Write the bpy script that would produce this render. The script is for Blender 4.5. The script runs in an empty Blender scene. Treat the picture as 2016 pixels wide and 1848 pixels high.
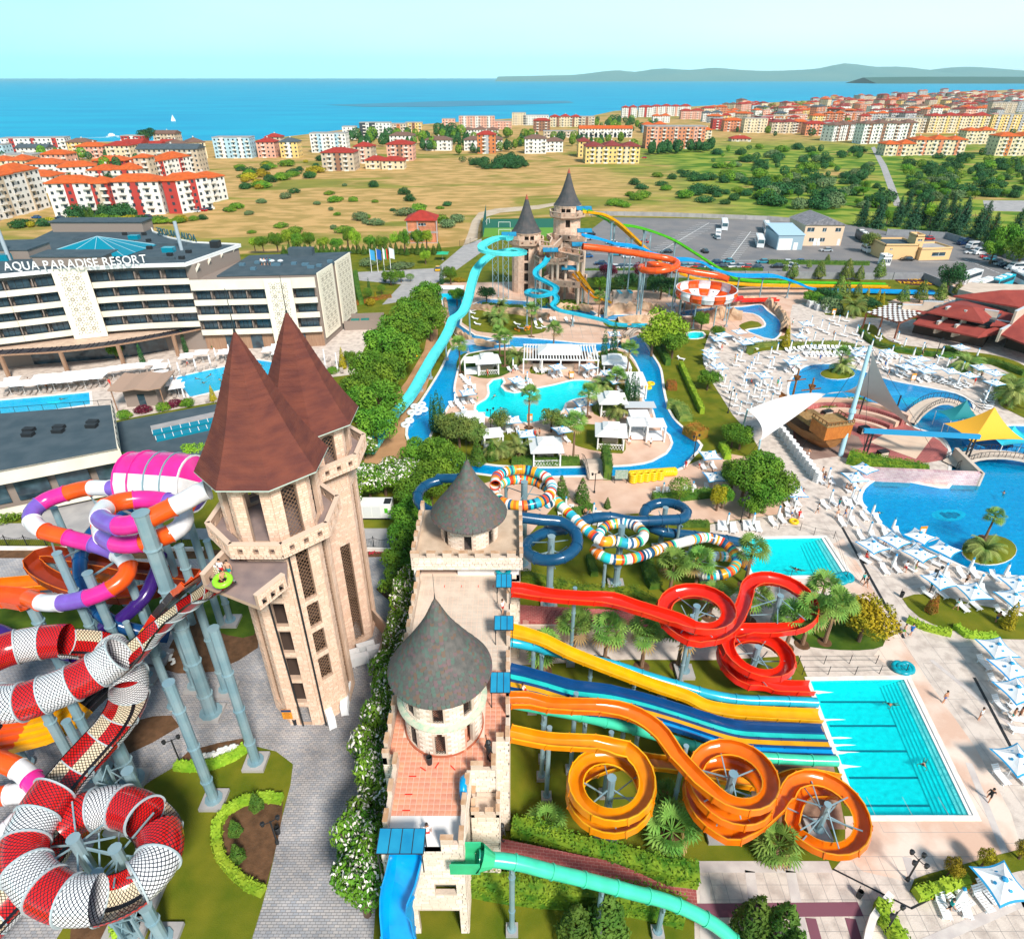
import bpy,math,random
from math import sin,cos,pi,radians,hypot,atan2,floor,ceil
from mathutils import Vector as Vc,Matrix,geometry
rq9=range
random.seed(7)
R=random.Random(11)
C=bpy.context.scene.collection
S=bpy.context.scene
F=1287.0;PITCH=math.atan(771/F);H=55.0
cp,sp=cos(PITCH),sin(PITCH)
cam=bpy.data.cameras.new('camera');co=bpy.data.objects.new('camera',cam);C.objects.link(co)
co.location=(0,0,H);co.rotation_euler=(pi/2-PITCH,0,0)
cam.sensor_width=36;cam.lens=36*F/2016;cam.clip_start=.5;cam.clip_end=90000
S.camera=co
SUN_EL,SUN_AZ=radians(44),radians(152)
w=bpy.data.worlds.new('World');S.world=w;w.use_nodes=True
nt=w.node_tree;nt.nodes.clear()
o=nt.nodes.new('ShaderNodeOutputWorld');bg=nt.nodes.new('ShaderNodeBackground')
sky=nt.nodes.new('ShaderNodeTexSky');sky.sky_type='NISHITA';sky.sun_disc=False
sky.sun_elevation=SUN_EL;sky.sun_rotation=SUN_AZ;sky.dust_density=.6;sky.ozone_density=2.0;sky.air_density=1.0
mx=nt.nodes.new('ShaderNodeMix');mx.data_type='RGBA';mx.blend_type='MIX'
tc=nt.nodes.new('ShaderNodeTexCoord');sx=nt.nodes.new('ShaderNodeSeparateXYZ')
nt.links.new(tc.outputs['Generated'],sx.inputs[0])
rmp=nt.nodes.new('ShaderNodeMapRange');rmp.inputs[1].default_value=0;rmp.inputs[2].default_value=.30
rmp.inputs[3].default_value=.95;rmp.inputs[4].default_value=.08
nt.links.new(sx.outputs[2],rmp.inputs[0]);nt.links.new(rmp.outputs[0],mx.inputs[0])
nt.links.new(sky.outputs[0],mx.inputs[6])
mv=nt.nodes.new('ShaderNodeMix');mv.data_type='RGBA'
mr2=nt.nodes.new('ShaderNodeMapRange');mr2.inputs[1].default_value=-.55;mr2.inputs[2].default_value=.7
nt.links.new(sx.outputs[0],mr2.inputs[0])
nz=nt.nodes.new('ShaderNodeTexNoise');nz.inputs['Scale'].default_value=2.2;nz.inputs['Detail'].default_value=3
mp=nt.nodes.new('ShaderNodeMapping');mp.inputs['Scale'].default_value=(1,1,5)
nt.links.new(tc.outputs['Generated'],mp.inputs[0]);nt.links.new(mp.outputs[0],nz.inputs['Vector'])
ad=nt.nodes.new('ShaderNodeMath');ad.operation='MULTIPLY_ADD';ad.inputs[1].default_value=.5;ad.inputs[2].default_value=-.22
nt.links.new(nz.outputs[0],ad.inputs[0])
ad2=nt.nodes.new('ShaderNodeMath');ad2.operation='ADD';ad2.use_clamp=True
nt.links.new(mr2.outputs[0],ad2.inputs[0]);nt.links.new(ad.outputs[0],ad2.inputs[1])
nt.links.new(ad2.outputs[0],mv.inputs[0])
mv.inputs[6].default_value=(5.4,15.6,16.4,1);mv.inputs[7].default_value=(11.0,14.6,14.8,1)
nt.links.new(mv.outputs[2],mx.inputs[7])
nt.links.new(mx.outputs[2],bg.inputs[0]);bg.inputs[1].default_value=.088
nt.links.new(bg.outputs[0],o.inputs[0])
sl=bpy.data.lights.new('sun','SUN');sl.energy=4.3;sl.angle=radians(11);sl.color=(1,.93,.84)
so=bpy.data.objects.new('sun',sl);C.objects.link(so)
so.rotation_euler=(pi/2-SUN_EL,0,pi-SUN_AZ)
so.location=(0,-50,200)
S.view_settings.view_transform='Standard';S.view_settings.look='None';S.view_settings.exposure=.36
S.view_settings.gamma=1;S.view_settings.use_curve_mapping=False
def G(u,v,z=0.0):
 t=(v-924)/F;d=(H-z)/(sp+t*cp)
 return Vc(((u-1008)*d/F,d*(cp-t*sp),z))
def VY(u,v,Y):
 t=(v-924)/F;d=Y/(cp-t*sp)
 return Vc(((u-1008)*d/F,Y,H-d*(sp+t*cp)))
def GG(pts,z=0.0):return[G(u,v,z)for u,v in pts]
def pip(x,y,poly):
 ins=False;n=len(poly);j=n-1
 for i in rq9(n):
  xi,yi=poly[i][0],poly[i][1];xj,yj=poly[j][0],poly[j][1]
  if(yi>y)!=(yj>y)and x<(xj-xi)*(y-yi)/(yj-yi)+xi:ins=not ins
  j=i
 return ins
MATS={}
def mk(name,col,rough=.6,col2=None,scale=1.0,bump=0.0,bscale=None,spec=.4,metal=0.0,rnd=0.0,detail=4,emit=None,stretch=None,lo=.35,hi=.65,world=False,trans=0.0):
 if name in MATS:return MATS[name]
 m=bpy.data.materials.new(name);m.use_nodes=True;n=m.node_tree;b=n.nodes['Principled BSDF']
 b.inputs['Roughness'].default_value=rough;b.inputs['Specular IOR Level'].default_value=spec;b.inputs['Metallic'].default_value=metal
 src=None
 if world:
  ge=n.nodes.new('ShaderNodeNewGeometry');vec=ge.outputs['Position']
 else:
  t=n.nodes.new('ShaderNodeTexCoord');vec=t.outputs['Object']
 if stretch:
  mpp=n.nodes.new('ShaderNodeMapping');mpp.inputs['Scale'].default_value=stretch;n.links.new(vec,mpp.inputs[0]);vec=mpp.outputs[0]
 if col2 is not None:
  z=n.nodes.new('ShaderNodeTexNoise');z.inputs['Scale'].default_value=scale;z.inputs['Detail'].default_value=detail
  n.links.new(vec,z.inputs['Vector'])
  r=n.nodes.new('ShaderNodeMapRange');r.inputs[1].default_value=lo;r.inputs[2].default_value=hi
  n.links.new(z.outputs[0],r.inputs[0])
  x=n.nodes.new('ShaderNodeMix');x.data_type='RGBA';n.links.new(r.outputs[0],x.inputs[0])
  x.inputs[6].default_value=(*col,1);x.inputs[7].default_value=(*col2,1);src=x.outputs[2]
 if rnd:
  oi=n.nodes.new('ShaderNodeObjectInfo');hs=n.nodes.new('ShaderNodeHueSaturation')
  r=n.nodes.new('ShaderNodeMapRange');r.inputs[3].default_value=1-rnd;r.inputs[4].default_value=1+rnd
  n.links.new(oi.outputs['Random'],r.inputs[0]);n.links.new(r.outputs[0],hs.inputs['Value'])
  r3=n.nodes.new('ShaderNodeMapRange');r3.inputs[3].default_value=.5-rnd*.08;r3.inputs[4].default_value=.5+rnd*.08
  n.links.new(oi.outputs['Random'],r3.inputs[0]);n.links.new(r3.outputs[0],hs.inputs['Hue'])
  if src is None:hs.inputs['Color'].default_value=(*col,1)
  else:n.links.new(src,hs.inputs['Color'])
  src=hs.outputs[0]
 if src is None:b.inputs['Base Color'].default_value=(*col,1)
 else:n.links.new(src,b.inputs['Base Color'])
 if bump:
  z2=n.nodes.new('ShaderNodeTexNoise');z2.inputs['Scale'].default_value=bscale or scale*4;z2.inputs['Detail'].default_value=5
  n.links.new(vec,z2.inputs['Vector'])
  bp=n.nodes.new('ShaderNodeBump');bp.inputs['Strength'].default_value=bump;bp.inputs['Distance'].default_value=.1
  n.links.new(z2.outputs[0],bp.inputs['Height']);n.links.new(bp.outputs[0],b.inputs['Normal'])
 if trans:b.inputs['Transmission Weight'].default_value=trans
 if emit:b.inputs['Emission Color'].default_value=(*emit,1);b.inputs['Emission Strength'].default_value=1
 m.diffuse_color=(*col,1);MATS[name]=m
 return m
def brickmat(name,c1,c2,mortar,bw,bh,rough=.8,ms=.02,bump=.4,vert=False,noise=.35):
 if name in MATS:return MATS[name]
 m=bpy.data.materials.new(name);m.use_nodes=True;n=m.node_tree;b=n.nodes['Principled BSDF'];b.inputs['Roughness'].default_value=rough
 t=n.nodes.new('ShaderNodeTexCoord');mpp=n.nodes.new('ShaderNodeMapping')
 if vert:mpp.inputs['Rotation'].default_value=(pi/2,0,0)
 n.links.new(t.outputs['Object'],mpp.inputs[0])
 k=n.nodes.new('ShaderNodeTexBrick');n.links.new(mpp.outputs[0],k.inputs['Vector'])
 k.inputs['Color1'].default_value=(*c1,1);k.inputs['Color2'].default_value=(*c2,1);k.inputs['Mortar'].default_value=(*mortar,1)
 k.inputs['Scale'].default_value=1;k.inputs['Mortar Size'].default_value=ms;k.inputs['Brick Width'].default_value=bw;k.inputs['Row Height'].default_value=bh
 z=n.nodes.new('ShaderNodeTexNoise');z.inputs['Scale'].default_value=.25;z.inputs['Detail'].default_value=6;n.links.new(t.outputs['Object'],z.inputs['Vector'])
 hs=n.nodes.new('ShaderNodeHueSaturation');r=n.nodes.new('ShaderNodeMapRange');r.inputs[1].default_value=.3;r.inputs[2].default_value=.7
 r.inputs[3].default_value=1-noise;r.inputs[4].default_value=1+noise
 n.links.new(z.outputs[0],r.inputs[0]);n.links.new(r.outputs[0],hs.inputs['Value']);n.links.new(k.outputs[0],hs.inputs['Color'])
 n.links.new(hs.outputs[0],b.inputs['Base Color'])
 bp=n.nodes.new('ShaderNodeBump');bp.inputs['Strength'].default_value=bump;bp.inputs['Distance'].default_value=.02;bp.invert=True
 n.links.new(k.outputs[1],bp.inputs['Height']);n.links.new(bp.outputs[0],b.inputs['Normal'])
 MATS[name]=m;return m
def watermat(name,tint,glossc=(1,1,1),scale=1.2,bump=.25,ior=1.33,op=0.0,col=(0,.5,.8)):
 m=bpy.data.materials.new(name);m.use_nodes=True;n=m.node_tree;n.nodes.clear()
 out=n.nodes.new('ShaderNodeOutputMaterial');tr=n.nodes.new('ShaderNodeBsdfTransparent');gl=n.nodes.new('ShaderNodeBsdfGlossy')
 tr.inputs[0].default_value=(*tint,1);gl.inputs[0].default_value=(*glossc,1);gl.inputs['Roughness'].default_value=.08
 fr=n.nodes.new('ShaderNodeFresnel');fr.inputs[0].default_value=ior;ms=n.nodes.new('ShaderNodeMixShader')
 t=n.nodes.new('ShaderNodeTexCoord');z=n.nodes.new('ShaderNodeTexNoise');z.inputs['Scale'].default_value=scale;z.inputs['Detail'].default_value=4
 z.inputs['Distortion'].default_value=.6
 n.links.new(t.outputs['Object'],z.inputs['Vector']);bp=n.nodes.new('ShaderNodeBump');bp.inputs['Strength'].default_value=bump;bp.inputs['Distance'].default_value=.15
 n.links.new(z.outputs[0],bp.inputs['Height']);n.links.new(bp.outputs[0],gl.inputs['Normal']);n.links.new(bp.outputs[0],fr.inputs['Normal'])
 base=tr.outputs[0]
 df=n.nodes.new('ShaderNodeBsdfDiffuse');m2=n.nodes.new('ShaderNodeMixShader')
 r=n.nodes.new('ShaderNodeMapRange');r.inputs[1].default_value=.35;r.inputs[2].default_value=.7;r.inputs[3].default_value=op*.6;r.inputs[4].default_value=min(1,op*1.3)
 n.links.new(z.outputs[0],r.inputs[0]);n.links.new(r.outputs[0],m2.inputs[0])
 df.inputs[0].default_value=(*col,1);n.links.new(tr.outputs[0],m2.inputs[1]);n.links.new(df.outputs[0],m2.inputs[2]);base=m2.outputs[0]
 n.links.new(fr.outputs[0],ms.inputs[0]);n.links.new(base,ms.inputs[1]);n.links.new(gl.outputs[0],ms.inputs[2]);n.links.new(ms.outputs[0],out.inputs[0])
 MATS[name]=m;return m
class MB:
 def __init__(s):s.v=[];s.f=[];s.m=[]
 def add(s,vs,fs,mi=0):
  b=len(s.v);s.v.extend([tuple(p)for p in vs])
  for f in fs:s.f.append([b+i for i in f]);s.m.append(mi)
  return s
 def box(s,x0,y0,z0,x1,y1,z1,mi=0,M=None):
  vs=[(x0,y0,z0),(x1,y0,z0),(x1,y1,z0),(x0,y1,z0),(x0,y0,z1),(x1,y0,z1),(x1,y1,z1),(x0,y1,z1)]
  if M is not None:vs=[M@Vc(p)for p in vs]
  return s.add(vs,[(0,3,2,1),(4,5,6,7),(0,1,5,4),(1,2,6,5),(2,3,7,6),(3,0,4,7)],mi)
 def cbox(s,c,w,d,h,rz=0,mi=0):
  M=Matrix.Translation(c)@Matrix.Rotation(rz,4,'Z')
  return s.box(-w/2,-d/2,0,w/2,d/2,h,mi,M)
 def bar(s,a,b,w=.05,h=None,mi=0):
  a=Vc(a);b=Vc(b);h=h or w;t=b-a
  if t.length<1e-6:return s
  t.normalize();up=Vc((0,0,1))if abs(t.z)<.95 else Vc((0,1,0))
  x=t.cross(up).normalized();y=x.cross(t)
  vs=[p+x*i*w/2+y*j*h/2 for p in(a,b)for i,j in((-1,-1),(1,-1),(1,1),(-1,1))]
  return s.add(vs,[(0,3,2,1),(4,5,6,7),(0,1,5,4),(1,2,6,5),(2,3,7,6),(3,0,4,7)],mi)
 def cyl(s,a,b,r0,r1=None,n=8,mi=0,caps=True):
  a=Vc(a);b=Vc(b);r1=r0 if r1 is None else r1;t=(b-a).normalized()
  up=Vc((0,0,1))if abs(t.z)<.95 else Vc((0,1,0));x=t.cross(up).normalized();y=t.cross(x)
  vs=[p+x*cos(2*pi*i/n)*r+y*sin(2*pi*i/n)*r for p,r in((a,r0),(b,r1))for i in rq9(n)]
  fs=[(i,(i+1)%n,n+(i+1)%n,n+i)for i in rq9(n)]
  if caps:fs+=[tuple(rq9(n-1,-1,-1)),tuple(rq9(n,2*n))]
  return s.add(vs,fs,mi)
 def ring(s,pts,prof,mi=0,closed=True):pass
 def lathe(s,c,prof,n=16,mi=0,a0=0.0):
  c=Vc(c);vs=[];fs=[];k=len(prof)
  for r,z in prof:
   for i in rq9(n):
    a=a0+2*pi*i/n;vs.append((c.x+r*cos(a),c.y+r*sin(a),c.z+z))
  for j in rq9(k-1):
   for i in rq9(n):fs.append((j*n+i,j*n+(i+1)%n,(j+1)*n+(i+1)%n,(j+1)*n+i))
  return s.add(vs,fs,mi)
 def prism(s,poly,z0,z1,mi=0,top=True,bot=False,mit=None):
  n=len(poly);P3=[Vc((p[0],p[1],0))for p in poly]
  ar=sum(P3[i].x*P3[(i+1)%n].y-P3[(i+1)%n].x*P3[i].y for i in rq9(n))
  if ar<0:P3.reverse()
  vs=[(p.x,p.y,z0)for p in P3]+[(p.x,p.y,z1)for p in P3]
  s.add(vs,[(i,(i+1)%n,n+(i+1)%n,n+i)for i in rq9(n)],mi)
  if top:
   tri=geometry.tessellate_polygon([P3]);s.add([(p.x,p.y,z1)for p in P3],[t if ccw(P3,t)else t[::-1]for t in tri],mi if mit is None else mit)
  return s
 def ribbon(s,pts,w0,w1,z0,z1,mi=0,closed=True):
  """a kerb along pts between offsets w0..w1 to the left of travel"""
  n=len(pts);L=[];
  for i in rq9(n):
   a=Vc(pts[(i-1)%n][:2])if(closed or i>0)else Vc(pts[i][:2])
   c=Vc(pts[(i+1)%n][:2])if(closed or i<n-1)else Vc(pts[i][:2])
   b=Vc(pts[i][:2]);d1=(b-a);d2=(c-b)
   if d1.length<1e-6:d1=d2
   if d2.length<1e-6:d2=d1
   d1.normalize();d2.normalize();nn=Vc((-d1.y-d2.y,d1.x+d2.x))
   nn=nn.normalized()if nn.length>1e-6 else Vc((-d1.y,d1.x));k=1/max(.5,nn.dot(Vc((-d1.y,d1.x))))
   L.append((b+nn*w0*k,b+nn*w1*k))
  vs=[]
  for p,q in L:vs+=[(p.x,p.y,z0),(p.x,p.y,z1),(q.x,q.y,z1),(q.x,q.y,z0)]
  fs=[]
  for i in rq9(n if closed else n-1):
   j=(i+1)%n
   for a_ in rq9(4):
    b_=(a_+1)%4;fs.append((4*i+a_,4*i+b_,4*j+b_,4*j+a_))
  if not closed:fs+=[(0,1,2,3),(4*n-1,4*n-2,4*n-3,4*n-4)]
  return s.add(vs,fs,mi)
 def mesh(s,name,mats,smooth=False,auto=None):
  me=bpy.data.meshes.new(name);me.from_pydata(s.v,[],s.f)
  for m in(mats if isinstance(mats,(list,tuple))else[mats]):me.materials.append(m)
  if any(s.m):me.polygons.foreach_set('material_index',s.m)
  if smooth:me.polygons.foreach_set('use_smooth',[True]*len(s.f))
  me.update()
  if auto:me.set_sharp_from_angle(angle=radians(auto))
  return me
 def bd(s,name,mats,parent=None,smooth=False,auto=None,**k):
  ob=bpy.data.objects.new(name,s.mesh(name,mats,smooth or bool(auto),auto));C.objects.link(ob)
  if parent:ob.parent=parent
  for a,b in k.items():ob[a]=b
  return ob
def ccw(P3,t):
 a,b,c=(P3[i]for i in t);return(b.x-a.x)*(c.y-a.y)-(b.y-a.y)*(c.x-a.x)>0
def tag(o,lb9=None,cat=None,gq9=None,kind=None):
 if lb9:o['label']=lb9
 if cat:o['category']=cat
 if gq9:o['group']=gq9
 if kind:o['kind']=kind
 return o
def ey_(name,loc=(0,0,0),rz=0,lb9=None,cat=None,gq9=None):
 e=bpy.data.objects.new(name,None);C.objects.link(e);e.location=loc;e.rotation_euler=(0,0,rz);e.empty_display_size=.3
 return tag(e,lb9,cat,gq9)
def inst(name,me,parent=None,loc=(0,0,0),rz=0,sc=None,**k):
 ob=bpy.data.objects.new(name,me);C.objects.link(ob);ob.location=loc;ob.rotation_euler=(0,0,rz)
 if sc is not None:ob.scale=sc if isinstance(sc,(tuple,list))else(sc,sc,sc)
 if parent:ob.parent=parent
 for a,b in k.items():ob[a]=b
 return ob
KIDS={}
def dup(root,loc,rz=0,sc=None,lb9=None,gq9=None):
 if root.name not in KIDS:KIDS[root.name]=[(ch,list(ch.children))for ch in root.children]
 r=root.copy();C.objects.link(r);r.location=loc;r.rotation_euler=(0,0,rz)
 if sc is not None:r.scale=sc if isinstance(sc,(tuple,list))else(sc,sc,sc)
 if lb9:r['label']=lb9
 if gq9:r['group']=gq9
 for ch,gs in KIDS[root.name]:
  c=ch.copy();C.objects.link(c);c.parent=r
  for g in gs:d=g.copy();C.objects.link(d);d.parent=c
 return r
class Proto:
 """first placement moves the original, later ones copy it with its parts"""
 def __init__(s,fn):s.fn=fn;s.root=None
 def __call__(s,loc,rz=0,sc=None,lb9=None,gq9=None):
  if s.root is None:
   s.root=s.fn();r=s.root;bpy.context.view_layer.update;KIDS[r.name]=[(ch,list(ch.children))for ch in r.children]
   r.location=loc;r.rotation_euler=(0,0,rz)
   if sc is not None:r.scale=sc if isinstance(sc,(tuple,list))else(sc,sc,sc)
   if lb9:r['label']=lb9
   if gq9:r['group']=gq9
   return r
  return dup(s.root,loc,rz,sc,lb9,gq9)
ORD=['first','second','third','fourth','fifth','sixth','seventh','eighth','ninth','tenth','eleventh','twelfth','thirteenth','fourteenth','fifteenth','sixteenth','seventeenth','eighteenth','nineteenth','twentieth']
def ordn(i):
 if i<20:return ORD[i]
 t=(i+1)//10;u=(i+1)%10;T={2:'twent',3:'thirt',4:'fort',5:'fift',6:'sixt',7:'sevent',8:'eight',9:'ninet'}.get(t,'hundredth and ')
 return T+'ieth' if u==0 else T+'y '+ORD[u-1]
def cm_(P,step=.6,closed=False):
 P=[Vc(p)for p in P];out=[];n=len(P)
 for i in rq9(n if closed else n-1):
  if closed:a,b,c,d=P[i-1],P[i],P[(i+1)%n],P[(i+2)%n]
  else:b,c=P[i],P[i+1];a=P[i-1]if i else b*2-c;d=P[i+2]if i+2<n else c*2-b
  k=max(1,int((c-b).length/step))
  for j in rq9(k):
   t=j/k;out.append(.5*((2*b)+(c-a)*t+(2*a-5*b+4*c-d)*t*t+(3*b-a-3*c+d)*t**3))
 if not closed:out.append(P[-1])
 return out
def sp_(pts,step=1.2):return cm_([Vc((p[0],p[1],0))for p in pts],step,True)
POOLS=[]
def sh9(name,poly,z,m,cut=True,kind='structure',lb9=None,cat=None,res=None,parent=None):
 poly=[Vc((p[0],p[1]))for p in poly];pools=POOLS if cut else[]
 bx=(min(p.x for p in poly),max(p.x for p in poly),min(p.y for p in poly),max(p.y for p in poly))
 use=[pl for pl in pools if any(bx[0]<q[0]<bx[1]and bx[2]<q[1]<bx[3]for q in pl)]
 vs=list(poly);es=[(i,(i+1)%len(poly))for i in rq9(len(poly))]
 for pl in use:
  b=len(vs);vs+=[Vc((q[0],q[1]))for q in pl];es+=[(b+i,b+(i+1)%len(pl))for i in rq9(len(pl))]
 V2,E2,F2,_,_,_=geometry.delaunay_2d_cdt(vs,es,[],0,1e-4)
 keep=[]
 for f in F2:
  cx=sum(V2[i][0]for i in f)/len(f);cy=sum(V2[i][1]for i in f)/len(f)
  if pip(cx,cy,poly)and not any(pip(cx,cy,pl)for pl in use):
   a,b,c=V2[f[0]],V2[f[1]],V2[f[2]]
   keep.append(tuple(f)if(b.x-a.x)*(c.y-a.y)-(b.y-a.y)*(c.x-a.x)>0 else tuple(f)[::-1])
 mb=MB();mb.add([(q[0],q[1],z)for q in V2],keep)
 o=mb.bd(name,m,parent)
 if kind:o['kind']=kind
 return tag(o,lb9,cat)
#   MATERIALS
grass=mk('lawn_grass',(.085,.125,.006),.9,(.20,.19,.015),.35,.5,14,lo=.3,hi=.72,world=True,spec=.15,detail=9)
dgrass=mk('dark_grass',(.035,.085,.008),.9,(.085,.14,.012),.5,.4,14,world=True,spec=.15,detail=9)  # darker green variant of the lawn grass
stone=mk('pale_deck_stone',(.66,.57,.50),.75,(.38,.31,.27),.8,.3,9,lo=.44,hi=.78,world=True,spec=.3,detail=8)
pinkc=mk('pink_concrete',(.72,.50,.38),.75,(.60,.38,.27),.25,.15,9,world=True,spec=.25,detail=7)
cobble=brickmat('grey_cobbles',(.44,.41,.40),(.30,.31,.34),(.16,.15,.15),.42,.21,.8,.02,.5,noise=.3)
cc9=mk('grey_concrete',(.42,.40,.39),.8,(.32,.31,.31),.4,.2,6,world=True)
asph=mk('asphalt',(.17,.17,.18),.85,(.23,.215,.21),.12,.15,9,world=True,detail=8)
sand=mk('sandy_earth',(.52,.29,.15),.95,(.40,.22,.11),.3,.3,5,world=True,spec=.1)
soil=mk('brown_soil',(.16,.085,.045),.95,(.10,.055,.03),1.2,.5,6,world=True,spec=.1)
redbr=brickmat('red_clinker',(.42,.10,.09),(.33,.075,.07),(.50,.26,.22),.5,.25,.8,.015,.3)
dirt=mk('pale_dirt_road',(.55,.45,.34),.95,(.46,.36,.25),.2,world=True)
white=mk('white_paint',(.82,.82,.80),.5)
wplas=mk('white_plastic',(.85,.86,.87),.4,spec=.4)
steel=mk('painted_steel_grey',(.20,.34,.40),.45,(.30,.42,.46),.5,0,spec=.5,metal=.2)
dark=mk('dark_metal',(.02,.022,.025),.5)
rim=mk('pool_coping',(.85,.82,.78),.6,(.72,.66,.60),1.0)
tilef=mk('pool_tile_cyan',(.0,.93,.93),.4,(.0,.88,.90),.15,world=True)
tileb=mk('pool_tile_blue',(.0,.60,.86),.4,(.0,.50,.80),.2,world=True)
tiler=mk('river_tile_blue',(.0,.66,.90),.4,(.0,.58,.88),.2,world=True)
wat_c=watermat('water_clear',(.45,.97,.99),scale=1.8,bump=.35,op=.16,col=(.0,.60,.66))
wat_b=watermat('water_blue',(.25,.85,.98),scale=1.6,bump=.4,op=.34,col=(.0,.40,.68))
def landmat():
 m=bpy.data.materials.new('dry_field');m.use_nodes=True;n=m.node_tree;b=n.nodes['Principled BSDF']
 b.inputs['Roughness'].default_value=.95;b.inputs['Specular IOR Level'].default_value=.1
 g=n.nodes.new('ShaderNodeNewGeometry');mpp=n.nodes.new('ShaderNodeMapping');mpp.inputs['Scale'].default_value=(.5,1,1);n.links.new(g.outputs['Position'],mpp.inputs[0])
 def noise(sc,d=5,ds=0.):
  z=n.nodes.new('ShaderNodeTexNoise');z.inputs['Scale'].default_value=sc;z.inputs['Detail'].default_value=d;z.inputs['Distortion'].default_value=ds;n.links.new(mpp.outputs[0],z.inputs['Vector']);return z.outputs[0]
 def rng(x,a,c,lo=0.,hi=1.):
  r=n.nodes.new('ShaderNodeMapRange');r.inputs[1].default_value=a;r.inputs[2].default_value=c;r.inputs[3].default_value=lo;r.inputs[4].default_value=hi;r.interpolation_type='SMOOTHSTEP';n.links.new(x,r.inputs[0]);return r.outputs[0]
 def mix(f,a,c):
  x=n.nodes.new('ShaderNodeMix');x.data_type='RGBA';n.links.new(f,x.inputs[0])
  for i,q in((6,a),(7,c)):
   if isinstance(q,tuple):x.inputs[i].default_value=(*q,1)
   else:n.links.new(q,x.inputs[i])
  return x.outputs[2]
 def mth(op,a,c):
  x=n.nodes.new('ShaderNodeMath');x.operation=op;x.use_clamp=True
  for i,q in((0,a),(1,c)):
   if isinstance(q,(int,float)):x.inputs[i].default_value=q
   else:n.links.new(q,x.inputs[i])
  return x.outputs[0]
 sxy=n.nodes.new('ShaderNodeSeparateXYZ');n.links.new(g.outputs['Position'],sxy.inputs[0])
 dry=mix(rng(noise(.16,12),.38,.62),(.56,.35,.14),(.36,.25,.08))
 grn=mix(rng(noise(.05,8),.35,.65),(.13,.17,.02),(.24,.24,.04))
 scr=mix(rng(noise(.10,12),.40,.60),(.07,.17,.015),(.28,.33,.05))
 patch=rng(noise(.022,12,.8),.52,.62)
 right=mth('MULTIPLY',rng(sxy.outputs[0],40.,140.),rng(sxy.outputs[1],850.,640.))
 p2=mth('MULTIPLY',right,rng(noise(.03,6),.30,.44))
 col=mix(mth('MAXIMUM',mth('SUBTRACT',patch,0.15),0.),dry,grn);col=mix(p2,col,scr)
 n.links.new(col,b.inputs['Base Color'])
 return m
landm=landmat()
#   POOL OUTLINES
def pq_(pts,smooth=True,step=1.5):
 w_=[(q.x,q.y)for q in GG(pts)]
 return[(q.x,q.y)for q in sp_(w_,step)]if smooth else w_
lagoon=pq_([(1555,781),(1554,761),(1563,741),(1585,722),(1613,717),(1650,718),(1695,730),(1750,748),(1816,761),(1879,774),(1909,789),(1916,805),(1920,822),(1950,838),(2016,838),(2130,850),(2180,1000),(2130,1150),(2016,1134),(1955,1131),(1904,1118),(1866,1100),(1816,1077),(1765,1052),(1732,1029),(1704,1002),(1697,984),(1704,961),(1738,941),(1800,951),(1868,961),(1872,930),(1874,900),(1869,878),(1856,862),(1830,850),(1806,843),(1775,828),(1758,806),(1720,800),(1690,783),(1645,788),(1604,806),(1575,800)])
kidney=pq_([(972,748),(988,745),(992,752),(986,761),(994,770),(1012,774),(1038,770),(1060,764),(1091,758),(1129,749),(1160,750),(1182,757),(1183,769),(1165,780),(1134,785),(1113,794),(1107,809),(1071,826),(1038,832),(1008,829),(967,823),(941,813),(938,798),(957,786),(964,774),(962,758)])
river_out=[(893,684),(934,676),(980,668),(1010,664),(1066,668),(1165,677),(1225,670),(1262,660),(1268,672),(1284,700),(1299,726),(1306,771),(1316,809),(1332,832),(1352,850),(1379,876),(1362,898),(1346,918),(1320,930),(1255,933),(1200,938),(1150,936),(1060,938),(1000,937),(930,930),(870,912),(826,890),(806,866),(803,845),(815,815),(843,771),(868,730),(880,705)]
river_in=[(920,696),(950,690),(1008,683),(1060,686),(1110,692),(1165,694),(1215,684),(1233,690),(1249,708),(1261,733),(1270,764),(1268,789),(1286,807),(1292,829),(1303,842),(1320,857),(1325,872),(1313,893),(1286,908),(1240,917),(1150,920),(1060,921),(1000,919),(950,914),(895,900),(866,885),(846,868),(850,847),(868,822),(885,795),(899,784),(893,771),(896,746),(905,716)]
river=[(q.x,q.y)for q in sp_(GG(river_out),2)];isle=[(q.x,q.y)for q in sp_(GG(river_in),2)]
feeder=pq_([(871,586),(909,586),(908,620),(905,640),(934,660),(972,667),(1000,671),(1000,677),(960,676),(925,671),(900,660),(885,640),(876,612)],False)
chan1=pq_([(925,604),(960,590),(1040,594),(1110,600),(1165,612),(1170,622),(1110,612),(1030,604),(960,602),(930,612)])
diving=pq_([(1190,608),(1236,594),(1262,601),(1299,608),(1296,616),(1245,607),(1205,616)],False)
lowrock=pq_([(1180,620),(1286,620),(1300,627),(1240,632),(1185,629)],False)
wind=pq_([(1339,614),(1400,607),(1460,604),(1496,600),(1510,612),(1535,632),(1536,655),(1520,668),(1489,659),(1470,650),(1500,645),(1508,638),(1494,622),(1466,615),(1400,619),(1345,622)])
spool=pq_([(1354,655),(1382,654),(1384,664),(1358,667)])
splash2=pq_([(1452,1061),(1624,1058),(1672,1132),(1484,1135)],False)
land1=pq_([(1594,1339),(1786,1336),(1917,1606),(1694,1606)],False)
hpa=pq_([(-300,813),(-100,797),(176,772),(178,796),(0,822),(-300,862)],False)
hpb=pq_([(344,743),(504,708),(545,714),(532,745),(374,782)],False)
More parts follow.
